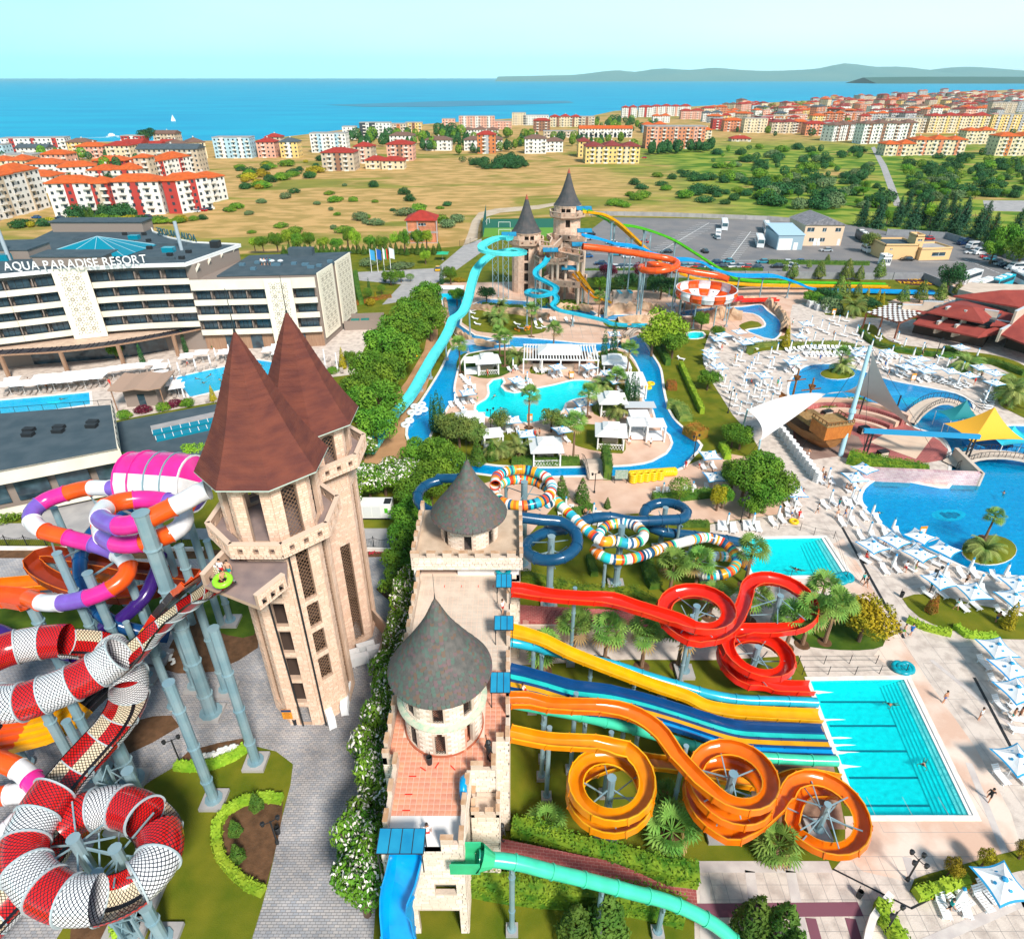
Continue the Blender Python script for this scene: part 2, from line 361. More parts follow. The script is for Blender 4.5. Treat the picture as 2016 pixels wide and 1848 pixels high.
POOLSET=[('swimming_pool',lagoon,tileb,wat_b,'large free-form lagoon pool with planted islands and bridges'),('swimming_pool',kidney,tilef,wat_c,'bright cyan kidney-shaped pool on the lazy river island'),('lazy_river',river,tiler,wat_b,'blue lazy river looping round the palm island'),('river_channel',feeder,tileb,wat_b,'blue feeder channel running down from the pump house wall'),('river_channel',chan1,tileb,wat_b,'narrow channel between rocks behind the cyan slide legs'),('diving_pool',diving,tileb,wat_b,'small angular diving pool under the spring boards'),('river_channel',lowrock,tileb,wat_b,'thin water strip between the artificial rocks'),('river_channel',wind,tileb,wat_b,'winding rocky river behind the round green tree'),('paddling_pool',spool,tilef,wat_c,'tiny round paddling pool beside the lawn'),('splash_pool',splash2,tilef,wat_c,'small rectangular splash pool at the end of the striped tube slide'),('splash_pool',land1,tilef,wat_c,'large landing pool with lane lines at the end of the racing slides'),('hotel_pool',hpa,tiler,wat_c,'long hotel pool at the left edge beside the grey roof'),('hotel_pool',hpb,tiler,wat_c,'hotel pool behind the pointed brown roofs')]
POOLS[:]=[p[1]for p in POOLSET]
#   GROUND
sea_m=mk('sea_water',(.0,.28,.50),.5,(.0,.37,.56),.004,.6,.06,spec=.12,world=True,detail=10,stretch=(1,2.5,1))
_s=MB()
_s.add([(-60000,200,-8),(60000,200,-8),(60000,60000,-8),(-60000,60000,-8)],[(0,1,2,3)])
tag(_s.bd('sea',sea_m),kind='structure')
coast=[(-2500,400),(-1200,312),(0,296),(300,292),(500,290),(590,279),(700,264),(820,256),(1000,243),(1160,238),(1210,226),(1400,214),(1600,203),(1750,192),(1900,183),(2050,178),(2400,171)]
cw=[G(u,v,-8)for u,v in coast]
landp=[Vc((-900,0)),Vc((cw[0].x,0))]+[Vc((q.x,q.y))for q in cw]+[Vc((6500,3000)),Vc((6500,-300)),Vc((-900,-300))]
landp=[Vc((-2500,-300))]+landp[2:]
_o=sh9('land',landp,-1.5,landm,cut=False)
mb=MB();mb.ribbon([(q.x,q.y)for q in landp],0,.3,-9,-1.5);tag(mb.bd('sea_cliff',sand),kind='structure')
park=GG([(-900,600),(300,520),(480,500),(560,497),(880,487),(912,484),(948,468),(952,430),(1095,428),(1150,428),(1195,426),(1512,431),(1700,443),(1745,454),(1860,460),(2016,505),(2700,560),(3600,2200),(-2600,2200)])
sh9('lawn',park,0,grass)
def G2(p):return GG(p)
sh9('cobbled_square',G2([(-2200,2150),(-900,1098),(0,1098),(420,1100),(700,1097),(788,1092),(790,1190),(770,1340),(735,1848),(715,2200)]),.01,cobble)
sh9('service_road',G2([(-600,1062),(-600,1030),(60,1030),(95,985),(205,985),(190,1040),(400,1040),(800,1040),(800,1082),(400,1062)]),.02,cc9)
sh9('planting_bed',G2([(-600,1098),(-600,1082),(400,1082),(800,1084),(800,1096),(400,1099)]),.022,soil)
sh9('stone_deck',G2([(1366,1726),(1378,1712),(1640,1712),(1664,1684),(1668,1640),(1662,1606),(1690,1606),(1592,1337),(1572,1290),(1400,1299),(1240,1298),(1000,1310),(1000,1255),(1350,1255),(1400,1200),(1430,1178),(1484,1142),(1440,1060),(1398,1060),(1398,1032),(1545,1010),(1556,985),(1530,930),(1511,910),(1479,857),(1443,817),(1403,754),(1384,715),(1385,690),(1392,668),(1400,648),(1460,652),(1545,670),(1545,620),(1560,592),(1600,585),(1625,620),(1700,625),(2100,640),(2900,700),(3400,1900),(3000,2200),(1372,2200)]),.01,stone)
sh9('pink_deck',G2([(860,575),(866,556),(950,556),(1145,552),(1500,551),(1985,556),(1998,600),(1880,622),(1790,600),(1700,590),(1610,592),(1560,600),(1548,660),(1490,668),(1400,650),(1340,648),(1262,655),(1262,662),(1225,676),(1165,682),(1008,672),(934,688),(893,692),(880,660)]),.012,pinkc)
POOLS[:]=[kidney];sh9('island_deck',[Vc(p)for p in isle],0.0,pinkc);POOLS[:]=[p[1]for p in POOLSET]
sh9('pink_deck',G2([(940,955),(1000,938),(1150,936),(1200,938),(1320,930),(1378,905),(1420,890),(1500,905),(1530,935),(1545,1010),(1398,1030),(1260,1010),(1150,1018),(1100,985),(1010,1090),(930,1090)]),.012,pinkc)
sh9('slide_apron',G2([(1440,1372),(1606,1372),(1640,1500),(1660,1606),(1664,1632),(1500,1632),(1480,1600),(1478,1500),(1400,1440)]),.02,mk('stained_concrete',(.42,.27,.19),.8,(.28,.17,.12),.9,.2,5,world=True))
sh9('wet_path',G2([(1584,1100),(1660,1060),(1760,1230),(1820,1330),(1920,1470),(1990,1600),(2020,1700),(1900,1760),(1700,1715),(1664,1684),(1664,1632),(1690,1607),(1920,1607),(1786,1336),(1720,1290),(1735,1273),(1700,1180),(1600,1160)]),.016,mk('damp_pink_concrete',(.66,.44,.33),.55,(.78,.64,.54),.22,.15,4,world=True,lo=.45,hi=.62,detail=9))
sh9('asphalt_yard',G2([(1145,536),(1140,470),(1195,428),(1512,433),(1700,445),(1745,456),(1860,462),(2016,507),(2300,600),(2200,700),(1990,640),(1886,581),(1818,541)]),.01,asph)
sh9('sand_path',G2([(846,636),(862,630),(862,690),(850,730),(838,770),(812,805),(797,830),(797,862),(812,888),(850,912),(930,942),(860,950),(716,910),(757,804),(800,750),(835,690)]),.012,sand)
sh9('hotel_terrace',G2([(-400,960),(0,850),(228,828),(435,789),(634,745),(710,735),(715,690),(745,640),(735,628),(690,640),(550,665),(400,660),(0,690),(-400,720)]),.01,stone)
sh9('garden_road',G2([(700,536),(860,528),(912,484),(948,470),(950,495),(880,545),(850,562),(800,592),(752,600),(790,560),(705,552)]),.012,cc9)
sh9('football_pitch',G2([(950,467),(957,432),(1094,430),(1094,466)]),.012,mk('turf_bright',(.12,.30,.03),.9))
sh9('football_pitch',G2([(953,449),(957,432),(1094,430),(1094,448)]),.02,mk('turf_dark',(.012,.13,.08),.9))
sh9('dirt_road',GG([(910,489),(921,461),(929,436),(942,419),(975,411),(1060,404),(1100,398),(1102,403),(1060,412),(985,419),(948,430),(942,448),(940,470),(948,482)],-1.5),-1.46,dirt)
sh9('field_road',GG([(1715,291),(1722,289),(1745,325),(1765,375),(1776,408),(1760,405),(1748,370),(1734,330)],-1.5),-1.46,cc9)
sh9('field_road',GG([(1935,395),(2050,395),(2050,418),(1940,415)],-1.5),-1.46,cc9)
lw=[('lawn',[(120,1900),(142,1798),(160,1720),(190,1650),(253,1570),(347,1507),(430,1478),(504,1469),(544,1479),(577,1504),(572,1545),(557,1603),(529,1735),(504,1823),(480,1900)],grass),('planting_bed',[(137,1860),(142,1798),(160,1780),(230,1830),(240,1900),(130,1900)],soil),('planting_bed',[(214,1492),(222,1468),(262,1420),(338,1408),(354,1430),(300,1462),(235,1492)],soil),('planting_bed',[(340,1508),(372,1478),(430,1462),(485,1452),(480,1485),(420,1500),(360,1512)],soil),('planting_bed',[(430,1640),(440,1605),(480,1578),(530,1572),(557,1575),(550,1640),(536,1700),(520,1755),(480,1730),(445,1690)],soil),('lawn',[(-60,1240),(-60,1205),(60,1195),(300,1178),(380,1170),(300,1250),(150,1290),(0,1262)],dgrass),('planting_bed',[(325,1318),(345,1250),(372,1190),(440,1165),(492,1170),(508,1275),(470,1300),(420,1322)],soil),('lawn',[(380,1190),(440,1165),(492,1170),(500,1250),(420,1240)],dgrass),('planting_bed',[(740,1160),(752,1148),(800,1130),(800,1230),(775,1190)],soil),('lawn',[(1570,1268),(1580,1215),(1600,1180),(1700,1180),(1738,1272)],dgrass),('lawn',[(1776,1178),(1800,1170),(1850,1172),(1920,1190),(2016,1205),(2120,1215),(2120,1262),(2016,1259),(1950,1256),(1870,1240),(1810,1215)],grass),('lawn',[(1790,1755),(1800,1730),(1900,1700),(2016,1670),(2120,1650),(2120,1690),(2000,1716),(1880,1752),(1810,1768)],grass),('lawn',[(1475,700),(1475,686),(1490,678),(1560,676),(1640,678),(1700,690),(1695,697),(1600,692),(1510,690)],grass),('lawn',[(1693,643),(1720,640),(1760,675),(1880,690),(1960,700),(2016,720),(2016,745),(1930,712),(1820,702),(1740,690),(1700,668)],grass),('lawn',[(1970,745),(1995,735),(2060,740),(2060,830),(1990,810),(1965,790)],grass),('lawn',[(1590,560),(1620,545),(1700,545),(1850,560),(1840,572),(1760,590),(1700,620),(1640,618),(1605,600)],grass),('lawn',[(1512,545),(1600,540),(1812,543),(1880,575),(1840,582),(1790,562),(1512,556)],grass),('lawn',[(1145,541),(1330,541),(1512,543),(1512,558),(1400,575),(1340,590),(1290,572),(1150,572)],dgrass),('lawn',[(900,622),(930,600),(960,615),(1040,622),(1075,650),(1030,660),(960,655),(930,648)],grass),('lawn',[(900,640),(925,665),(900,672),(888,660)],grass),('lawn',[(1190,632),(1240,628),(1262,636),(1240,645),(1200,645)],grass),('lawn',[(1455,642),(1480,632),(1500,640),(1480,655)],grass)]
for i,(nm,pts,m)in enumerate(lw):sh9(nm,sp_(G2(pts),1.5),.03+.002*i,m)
li=[[(900,730),(905,700),(930,694),(1000,690),(1040,700),(1000,735),(960,745),(930,740)],[(1165,700),(1215,690),(1235,700),(1250,720),(1262,745),(1240,775),(1215,800),(1200,770),(1190,735)],[(850,868),(856,840),(880,815),(905,810),(935,825),(945,850),(1000,845),(1050,850),(1075,885),(1140,905),(1145,917),(1060,918),(1000,916),(950,911),(895,897)],[(1110,850),(1140,835),(1190,838),(1225,850),(1232,885),(1225,893),(1160,885),(1120,870)],[(1165,800),(1200,790),(1245,800),(1240,812),(1180,820)],[(1045,722),(1070,718),(1085,730),(1065,738),(1045,735)]]
POOLS[:]=[kidney]
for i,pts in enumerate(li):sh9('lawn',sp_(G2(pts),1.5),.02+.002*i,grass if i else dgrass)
POOLS[:]=[p[1]for p in POOLSET]
def signed(p):return sum(p[i][0]*p[(i+1)%len(p)][1]-p[(i+1)%len(p)][0]*p[i][1]for i in rq9(len(p)))
ISLES=[isle,[(q.x,q.y)for q in sp_([G(1649+34*cos(a),736+11*sin(a))for a in[2*pi*i/16 for i in rq9(16)]],1)],[(q.x,q.y)for q in sp_([G(1947+54*cos(a),1083+29*sin(a))for a in[2*pi*i/20 for i in rq9(20)]],1)],[(q.x,q.y)for q in sp_([G(1943+40*cos(a),876+13*sin(a))for a in[2*pi*i/16 for i in rq9(16)]],1)]]
sv=POOLS[:]
for nm,pl,tm,wm,lb in POOLSET:
 p=pl if signed(pl)>0 else pl[::-1]
 POOLS[:]=[i for i in ISLES if pip(i[0][0],i[0][1],p)]
 fl=sh9('water_'+nm if False else nm,p,-.10,wm)
 dp=1.3
 b=sh9('pool_basin',p,-dp,tm)
 mb=MB()
 for e in[p]+POOLS:
  k=len(e);mb.add([(q[0],q[1],-dp)for q in e]+[(q[0],q[1],.02)for q in e],[(i,(i+1)%k,k+(i+1)%k,k+i)for i in rq9(k)])
 mb.bd('pool_wall',tm,kind='structure')
 mb=MB();mb.ribbon(p,-.45,.04,-.04,.075)
 for e in POOLS:
  e2=e if signed(e)>0 else e[::-1];mb.ribbon(e2,-.04,.4,-.04,.075)
 mb.bd('pool_coping',rim,kind='structure')
POOLS[:]=sv
for i,e in enumerate(ISLES[1:3]):
 c=Vc((sum(q[0]for q in e)/len(e),sum(q[1]for q in e)/len(e)))
 mb=MB();n=len(e);vs=[(q[0],q[1],.1)for q in e]+[(c.x+(q[0]-c.x)*.6,c.y+(q[1]-c.y)*.6,.6)for q in e]
 mb.add(vs,[(a,(a+1)%n,n+(a+1)%n,n+a)for a in rq9(n)]+[tuple(rq9(n,2*n))]);mb.bd('island_mound',grass,smooth=True,kind='structure')
#   WATER SLIDES
def gel(name,col,rough=.22):return mk(name,col,rough,spec=.5,col2=tuple(c*.8 for c in col),scale=.8,detail=6)
Cred=gel('gel_red',(.80,.02,.006));Cora=gel('gel_orange',(.78,.16,.004));Cyel=gel('gel_yellow',(.86,.40,.003));Camb=gel('gel_amber',(.80,.26,.003))
Ccya=gel('gel_cyan',(.02,.45,.62));Cnav=gel('gel_navy',(.008,.075,.17));Cdbl=gel('gel_dark_blue',(.004,.06,.20));Caqu=gel('gel_aqua',(.02,.62,.55))
Cblu=gel('gel_blue',(.0,.33,.75));Cgrn=gel('gel_green',(.05,.55,.26));Cmin=gel('gel_mint',(.06,.66,.42));Cwhi=gel('gel_white',(.82,.82,.84));Cpin=gel('gel_pink',(.80,.03,.32))
Cpur=gel('gel_violet',(.22,.12,.55));Cfor=gel('gel_orange_red',(.85,.10,.01));Cblk=gel('gel_black',(.012,.012,.016));Cgre=gel('gel_bright_green',(.08,.50,.01));Cltc=gel('gel_light_cyan',(.10,.72,.74))
Cbrn=gel('gel_burnt_orange',(.30,.035,.008));Cteal=gel('gel_turquoise',(.03,.42,.38));Cpurd=gel('gel_deep_purple',(.04,.012,.16))
def U(w,h,lip=.10,th=.06,flat=.55):
 inn=[(-w/2,h),(-w*.49,h*.55),(-w*.42,h*.2),(-w*flat/2,.03),(0,0),(w*flat/2,.03),(w*.42,h*.2),(w*.49,h*.55),(w/2,h)]
 out=[(w/2+lip,h),(w/2+lip,h-.07),(w/2+th,h-.1),(w*.47+th,h*.2-th),(w*flat/2,-th),(-w*flat/2,-th),(-w*.47-th,h*.2-th),(-w/2-th,h-.1),(-w/2-lip,h-.07),(-w/2-lip,h)]
 return inn+out
def O(r,n=14,a0=0.0):return[(r*cos(a0+2*pi*i/n),r*sin(a0+2*pi*i/n)+r)for i in rq9(n)]
def lanes(n,w,h=.35,wall=.10):
 """flat multi-lane profile: returns pts and per-edge lane index"""
 pts=[(-w/2-.05,h),(-w/2+.05,h)];col=[0];lw_=w/n
 for i in rq9(n):
  x0=-w/2+i*lw_;pts+=[(x0+.09,.03),(x0+lw_-.09,.03)];col+=[0,i+1]
  if i<n-1:pts+=[(x0+lw_-.04,h*.7),(x0+lw_+.04,h*.7)];col+=[0,0]
 pts+=[(w/2-.05,h),(w/2+.05,h),(w/2+.05,-.10),(-w/2-.05,-.10)];col+=[0,0,0,0]
 return pts,col+[0]*(len(pts)-len(col))
def path(spec,step=.7):
 P=[]
 for q in spec:
  if q[0]=='h':
   _,u,v,z0,z1,r,a0,a1=q[:8];c=G(u,v,(z0+z1)/2);k=max(3,int(abs(a1-a0)/30))
   for i in rq9(k+1):
    t=i/k;a=radians(a0+(a1-a0)*t);P.append(Vc((c.x+r*cos(a),c.y+r*sin(a),z0+(z1-z0)*t)))
  elif q[0]=='w':P.append(Vc(q[1:4]))
  else:P.append(G(*q))
 return cm_(P,step)
def frames(P,bank=0.0):
 n=len(P);T=[]
 for i in rq9(n):
  t=P[min(i+1,n-1)]-P[max(i-1,0)];T.append(t.normalized())
 fr=[]
 for i in rq9(n):
  s_=T[i].cross(Vc((0,0,1)));s_.normalize();u_=s_.cross(T[i])
  if bank:
   a,b=T[max(0,i-2)],T[min(n-1,i+2)];cr=a.x*b.y-a.y*b.x
   k=max(-bank,min(bank,cr*1.2*bank));q=Matrix.Rotation(-k,3,T[i]);s_=q@s_;u_=q@u_
  fr.append((P[i],s_,u_,T[i]))
 return fr
def secmesh(fr,prof,i0,i1,flange=.07,closed=True,ecol=None,mi=0,fmi=0,uvs=None):
 mb=MB();k=len(prof);m=k if closed else k-1
 vs=[]
 for i in rq9(i0,i1+1):
  p,s_,u_,t=fr[i]
  for x,y in prof:vs.append(p+s_*x+u_*y)
 b=0
 for i in rq9(i1-i0):
  for j in rq9(m):
   jj=(j+1)%k;mb.f.append([i*k+j,i*k+jj,(i+1)*k+jj,(i+1)*k+j]);mb.m.append(ecol[j]if ecol else mi)
 mb.v=[tuple(v)for v in vs]
 if flange:
  cx=sum(x for x,y in prof)/k;cy=sum(y for x,y in prof)/k
  p,s_,u_,t=fr[i0];rg=[]
  for off in(0,.11):
   for x,y in prof:
    dx,dy=x-cx,y-cy;L=hypot(dx,dy)or 1
    if not closed or True:rg.append(p+t*(off+.001)+s_*(x+dx/L*flange)+u_*(y+dy/L*flange*(1 if y<cy+.2 or len(prof)<19 else .1)))
  fs=[(j,(j+1)%k,k+(j+1)%k,k+j)for j in rq9(k)]
  rg+=[p+s_*x+u_*y for x,y in prof];rg+=[p+t*.112+s_*x+u_*y for x,y in prof]
  fs+=[(2*k+j,2*k+(j+1)%k,(j+1)%k,j)for j in rq9(k)]+[(k+j,k+(j+1)%k,3*k+(j+1)%k,3*k+j)for j in rq9(k)]
  mb.add(rg,fs,fmi)
 return mb
footm=cc9
def post(root,x,y,z0,z1,r=.2,foot=.9,name='support_post',m=None,cap=True):
 mb=MB();mb.cyl((x,y,z0+.4),(x,y,z1),r,n=10)
 mb.cyl((x,y,z0+.4),(x,y,z0+.5),r*1.8,n=10)
 k=z0+3
 while k<z1-1:mb.cyl((x,y,k),(x,y,k+.1),r*1.25,n=10);k+=4.5
 if cap:mb.cyl((x,y,z1),(x,y,z1+.05),r*1.15,n=10)
 o=mb.bd(name,m or steel,root,auto=35)
 if foot:f_=MB();f_.box(x-foot/2,y-foot/2,z0-.05,x+foot/2,y+foot/2,z0+.4);f_.bd('footing',footm,o)
 return o
def sd9(name,lb9,spec,prof,cols,sec=3.0,step=.7,bank=0.0,posts=(),hubs=(),ecol=None,base=0.0,smooth=True,cat='water slide',flange=.07,gq9=None,cpattern=None,postr=.2,start=None,arm=None):
 P=path(spec,step);fr=frames(P,bank);n=len(P);L=[0]
 for i in rq9(1,n):L.append(L[-1]+(P[i]-P[i-1]).length)
 root=ey_(name,(0,0,0),0,lb9,cat,gq9)
 if ecol is None and len(prof)==19 and not isinstance(cols,list):ecol=[1 if j in(8,9,17,18)else 0 for j in rq9(19)];cols=[[cols,RIM.get(cols.name,cols)]]
 cols=cols if isinstance(cols,list)else[cols];ns=max(1,round(L[-1]/sec));last=0
 pm=prof;pn='slide_section'
 for k in rq9(ns):
  tgt=L[-1]*(k+1)/ns;j=last+1
  while j<n-1 and L[j]<tgt:j+=1
  c=cols[k%len(cols)]if not cpattern else cpattern(k,ns)
  mats=c if isinstance(c,(list,tuple))else[c]
  mb=secmesh(fr,pm,last,j,flange,True,ecol);mb.bd(pn,list(mats),root,auto=38)
  last=j
  if last>=n-1:break
 w_=max(abs(x)for x,y in prof)
 for f_ in posts:
  tgt=L[-1]*f_;i=min(rq9(n),key=lambda q:abs(L[q]-tgt));p,s_,u_,t=fr[i];side=1 if s_.y>0 else-1
  if arm=='side':
   q=p+s_*side*(w_+.5);po=post(root,q.x,q.y,base,p.z+.6,postr)
   mb=MB();mb.bar((q.x,q.y,p.z-.3),p-u_*.15,.14);mb.bar((q.x,q.y,p.z-1.6),p-u_*.15,.1);mb.bd('bracket',steel,po)
  else:
   po=post(root,p.x,p.y,base,p.z-.25,postr)
   mb=MB();a=p-s_*w_*.8-Vc((0,0,.18));b=p+s_*w_*.8-Vc((0,0,.18));mb.bar(a,b,.14)
   mb.bar((p.x,p.y,p.z-1.3),a,.08);mb.bar((p.x,p.y,p.z-1.3),b,.08);mb.bd('bracket',steel,po)
 for(u,v,zm,zt,r,z_list,rr)in hubs:
  c=G(u,v,zm);po=post(root,c.x,c.y,base,zt,r,1.6+r,name='centre_column')
  mb=MB()
  for zz in z_list:
   for a in rq9(6):
    an=a*pi/3+zz;e=Vc((c.x+rr*cos(an),c.y+rr*sin(an),zz));mb.bar((c.x,c.y,zz-.5 if a%2 else zz+.8),e,.09)
  mb.bd('spokes',steel,po)
 return root
def truss(root,x,y,z1,w=1.2,z0=0,name='lattice_mast'):
 mb=MB()
 for i,j in((-1,-1),(1,-1),(1,1),(-1,1)):mb.bar((x+i*w/2,y+j*w/2,z0),(x+i*w/2,y+j*w/2,z1),.16)
 z=z0;k=0;cs=[(-1,-1),(1,-1),(1,1),(-1,1)]
 while z<z1-.5:
  for q in rq9(4):
   a,b=cs[q],cs[(q+1)%4]
   if k%2:a,b=b,a
   mb.bar((x+a[0]*w/2,y+a[1]*w/2,z),(x+b[0]*w/2,y+b[1]*w/2,min(z+w*1.4,z1)),.07)
  z+=w*1.4;k+=1
 return mb.bd(name,steel,root)
SL={};RIM={'gel_orange':gel('rim_amber',(.90,.34,.01)),'gel_amber':gel('rim_yellow',(.92,.46,.01)),'gel_red':gel('rim_red',(.88,.09,.02)),'gel_burnt_orange':Cora,'gel_yellow':gel('rim_gold',(.92,.50,.02))}
U1=U(1.15,.62);U2=U(1.0,.6)
SL['red']=sd9('water_slide','bright red open flume winding in three big loops to the landing pool',[(1003,1166,11.2),(1030,1168,10.9),(1084,1179,10.5),(1150,1184,10.2),(1205,1186,9.9),(1250,1201,9.6),('h',1369,1209,9.3,7.4,3.35,222,622),(1432,1250,6.9),(1455,1212,6.6),(1468,1180,6.4),('h',1532,1190,6.0,4.6,3.6,150,-100),(1455,1246,4.4),('h',1487,1295,4.2,1.9,3.3,130,600),(1500,1352,1.4),(1545,1359,.9),(1596,1360,.7)],U(1.35,.75),Cred,2.6,bank=.35,posts=(.06,.16,.985),hubs=[(1369,1209,8.5,9.6,.33,[7.0,8.2],3),(1532,1190,5.3,6.6,.33,[4.4,5.4],3.2),(1487,1295,3,4.6,.33,[1.8,3],3)],arm='side')
SL['yel']=sd9('water_slide','yellow open flume running straight and wavy between the red and the blue slides',[(1003,1244,10.8),(1033,1252,10.5),(1071,1265,9.6),(1122,1290,8.1),(1198,1320,6.0),(1286,1353,3.6),(1350,1374,2.2),(1388,1393,1.4),(1438,1403,1.1),(1512,1408,1),(1614,1413,.8)],U(1.25,.5),Cyel,2.6,posts=(.08,.42,.72))
SL['cyt']=sd9('water_slide','sky blue closed tube slide running under the yellow flume',[(1003,1270,9.6),(1038,1277,9.1),(1104,1294,6.6),(1210,1317,3.7),(1274,1338,2.8),(1324,1353,2.1),(1372,1367,1.5),(1413,1377,1.3),(1463,1384,1),(1535,1386,.9),(1606,1389,.8)],O(.5),Ccya,3,posts=(.1,.3,.55))
pr,ec=lanes(4,3.3)
SL['race']=sd9('water_slide','wide dark blue racing slide with aqua, yellow and blue lanes side by side',[(1003,1340,10.9),(1033,1346,10.6),(1075,1357,9.7),(1117,1370,8.9),(1155,1376,8.4),(1208,1382,7.9),(1260,1393,6.6),(1307,1406,5.2),(1355,1421,3.7),(1401,1436,2.4),(1452,1450,1.4),(1511,1455,1.1),(1629,1459,.8)],pr,[[Cdbl,Cdbl,Caqu,Cyel,Cblu]],2.4,ecol=ec,posts=(.12,.35,.55,.75),flange=.04)
SL['grt']=sd9('water_slide','mint green closed tube slide ending in the big landing pool',[(1003,1390,9.8),(1071,1403,8.9),(1135,1415,7.5),(1185,1427,6.3),(1243,1441,5),(1342,1469,2.9),(1398,1484,1.9),(1460,1494,1.2),(1511,1498,1),(1578,1502,.9),(1645,1504,.8)],O(.48),Cmin,2.8,posts=(.1,.22,.4,.6))
SL['ora']=sd9('water_slide','burnt orange open flume with a three-turn spiral and a last round loop',[(1003,1384,11),(1040,1384,10.8),(1074,1393,10.4),(1107,1396,10.1),(1190,1398,9.6),(1236,1406,9.3),(1274,1424,9),(1304,1451,8.7),(1327,1490,8.3),(1357,1524,8.0),('h',1436,1552,7.8,3.6,3.05,210,990),(1515,1606,3.2),(1542,1575,3.0),('h',1621,1606,2.8,1.5,3.1,160,-170),(1575,1563,1.2),(1620,1560,1.0),(1668,1568,.8)],U(1.15,.7),Cora,2.4,bank=.35,posts=(.06,.16),hubs=[(1436,1552,6.3,8.2,.33,[3.6,5.2,6.8],2.8),(1621,1606,2.2,3.8,.28,[1.7,2.6],2.9)],arm='side')
SL['ysp']=sd9('water_slide','amber yellow open flume with a double spiral beside the ivy stair',[(1003,1450,9.9),(1031,1456,9.6),(1069,1464,9.1),(1104,1467,8.8),(1170,1469,8.3),(1205,1474,8.0),('h',1201,1558,7.6,4.6,3.0,60,-600),(1240,1500,4.5),(1285,1506,4.2),(1330,1512,3.8),(1400,1528,3.0),(1470,1545,2.2),(1525,1548,1.6),(1560,1534,1.3),(1592,1533,1.1),(1656,1545,.7)],U(1.15,.7),Camb,2.4,bank=.35,posts=(.05,.13,.80),hubs=[(1201,1558,6.1,7.9,.33,[4.4,5.8],2.8)],arm='side')
SL['gfr']=sd9('water_slide','mint green tube slide curving out at the bottom beside the ivy walls',[(938,1697,9.6),(1008,1704,9.0),(1079,1722,8.0),(1142,1737,7.0),(1205,1753,6.0),(1248,1765,5.3),(1307,1780,4.2),(1362,1803,3.2),(1413,1833,2.2),(1450,1870,1.3),(1470,1920,.9)],O(.5),Cmin,2.4,posts=(.12,.42,.66))
SL['bfr']=sd9('water_slide','wide bright blue slide dropping towards the bottom edge from the castle deck',[(805,1672,10.9),(803,1690,10.8),(800,1715,10.3),(794,1745,9.2),(788,1785,7.6),(788,1820,6.4),(792,1860,5.0),(800,1920,3.2),(810,2000,1.5)],U(2.0,.95,flat=.75),Cblu,2.2)
stripes=[(.80,.20,.02),(.80,.80,.76),(.03,.38,.52),(.82,.40,.02),(.01,.07,.14),(.05,.50,.32),(.75,.06,.02),(.80,.80,.76),(.02,.55,.62),(.82,.34,.02),(.80,.80,.76),(.03,.12,.25)]
def stripemat():
 m=bpy.data.materials.new('gel_stripes');m.use_nodes=True;n=m.node_tree;b=n.nodes['Principled BSDF'];b.inputs['Roughness'].default_value=.25
 uv=n.nodes.new('ShaderNodeUVMap');sxx=n.nodes.new('ShaderNodeSeparateXYZ');n.links.new(uv.outputs[0],sxx.inputs[0])
 nz_=n.nodes.new('ShaderNodeTexNoise');nz_.noise_dimensions='1D';nz_.inputs['Scale'].default_value=2.6;nz_.inputs['Detail'].default_value=1.0
 ml=n.nodes.new('ShaderNodeMath');ml.operation='MULTIPLY_ADD';ml.inputs[1].default_value=.06;n.links.new(sxx.outputs[1],ml.inputs[0]);n.links.new(sxx.outputs[0],ml.inputs[2])
 wn=n.nodes.new('ShaderNodeMath');wn.operation='MULTIPLY';wn.inputs[1].default_value=3.3;n.links.new(ml.outputs[0],wn.inputs[0]);fl=n.nodes.new('ShaderNodeMath');fl.operation='FLOOR';n.links.new(wn.outputs[0],fl.inputs[0])
 wh=n.nodes.new('ShaderNodeTexWhiteNoise');wh.noise_dimensions='1D';n.links.new(fl.outputs[0],wh.inputs['W'])
 cr=n.nodes.new('ShaderNodeValToRGB');cr.color_ramp.interpolation='CONSTANT';n.links.new(wh.outputs[0],cr.inputs[0])
 el=cr.color_ramp.elements;el[0].color=(*stripes[0],1)
 for i,c in enumerate(stripes[1:]):
  e=el.new((i+1)/len(stripes));e.color=(*c,1)
 n.links.new(cr.outputs[0],b.inputs['Base Color']);return m
Cstr=stripemat()
def adduv(root,prof):
 k=len(prof);off=0
 for ob in root.children:
  if not ob.name.startswith('slide_section'):continue
  me=ob.data;uv=me.uv_layers.new(name='UVMap');nb=[p for p in me.polygons];rings={}
  L=0;acc=[0.0];nv=len(me.vertices)
  nr=(nv-4*k)//k
  for i in rq9(1,nr):
   a=me.vertices[(i-1)*k].co;b=me.vertices[i*k].co;a2=me.vertices[(i-1)*k+k//2].co;b2=me.vertices[i*k+k//2].co
   acc.append(acc[-1]+((a-b).length+(a2-b2).length)/2)
  for p in nb:
   vis=list(p.vertices)
   js=[vi%k for vi in vis];wrap=(k-1 in js and 0 in js)
   for li_,vi in zip(p.loop_indices,vis):
    if vi>=nr*k:uv.data[li_].uv=(off+.01,0);continue
    r_=vi//k;j=vi%k
    uv.data[li_].uv=(off+acc[r_],(j+(k if wrap and j==0 else 0))/k)
  off+=acc[-1]
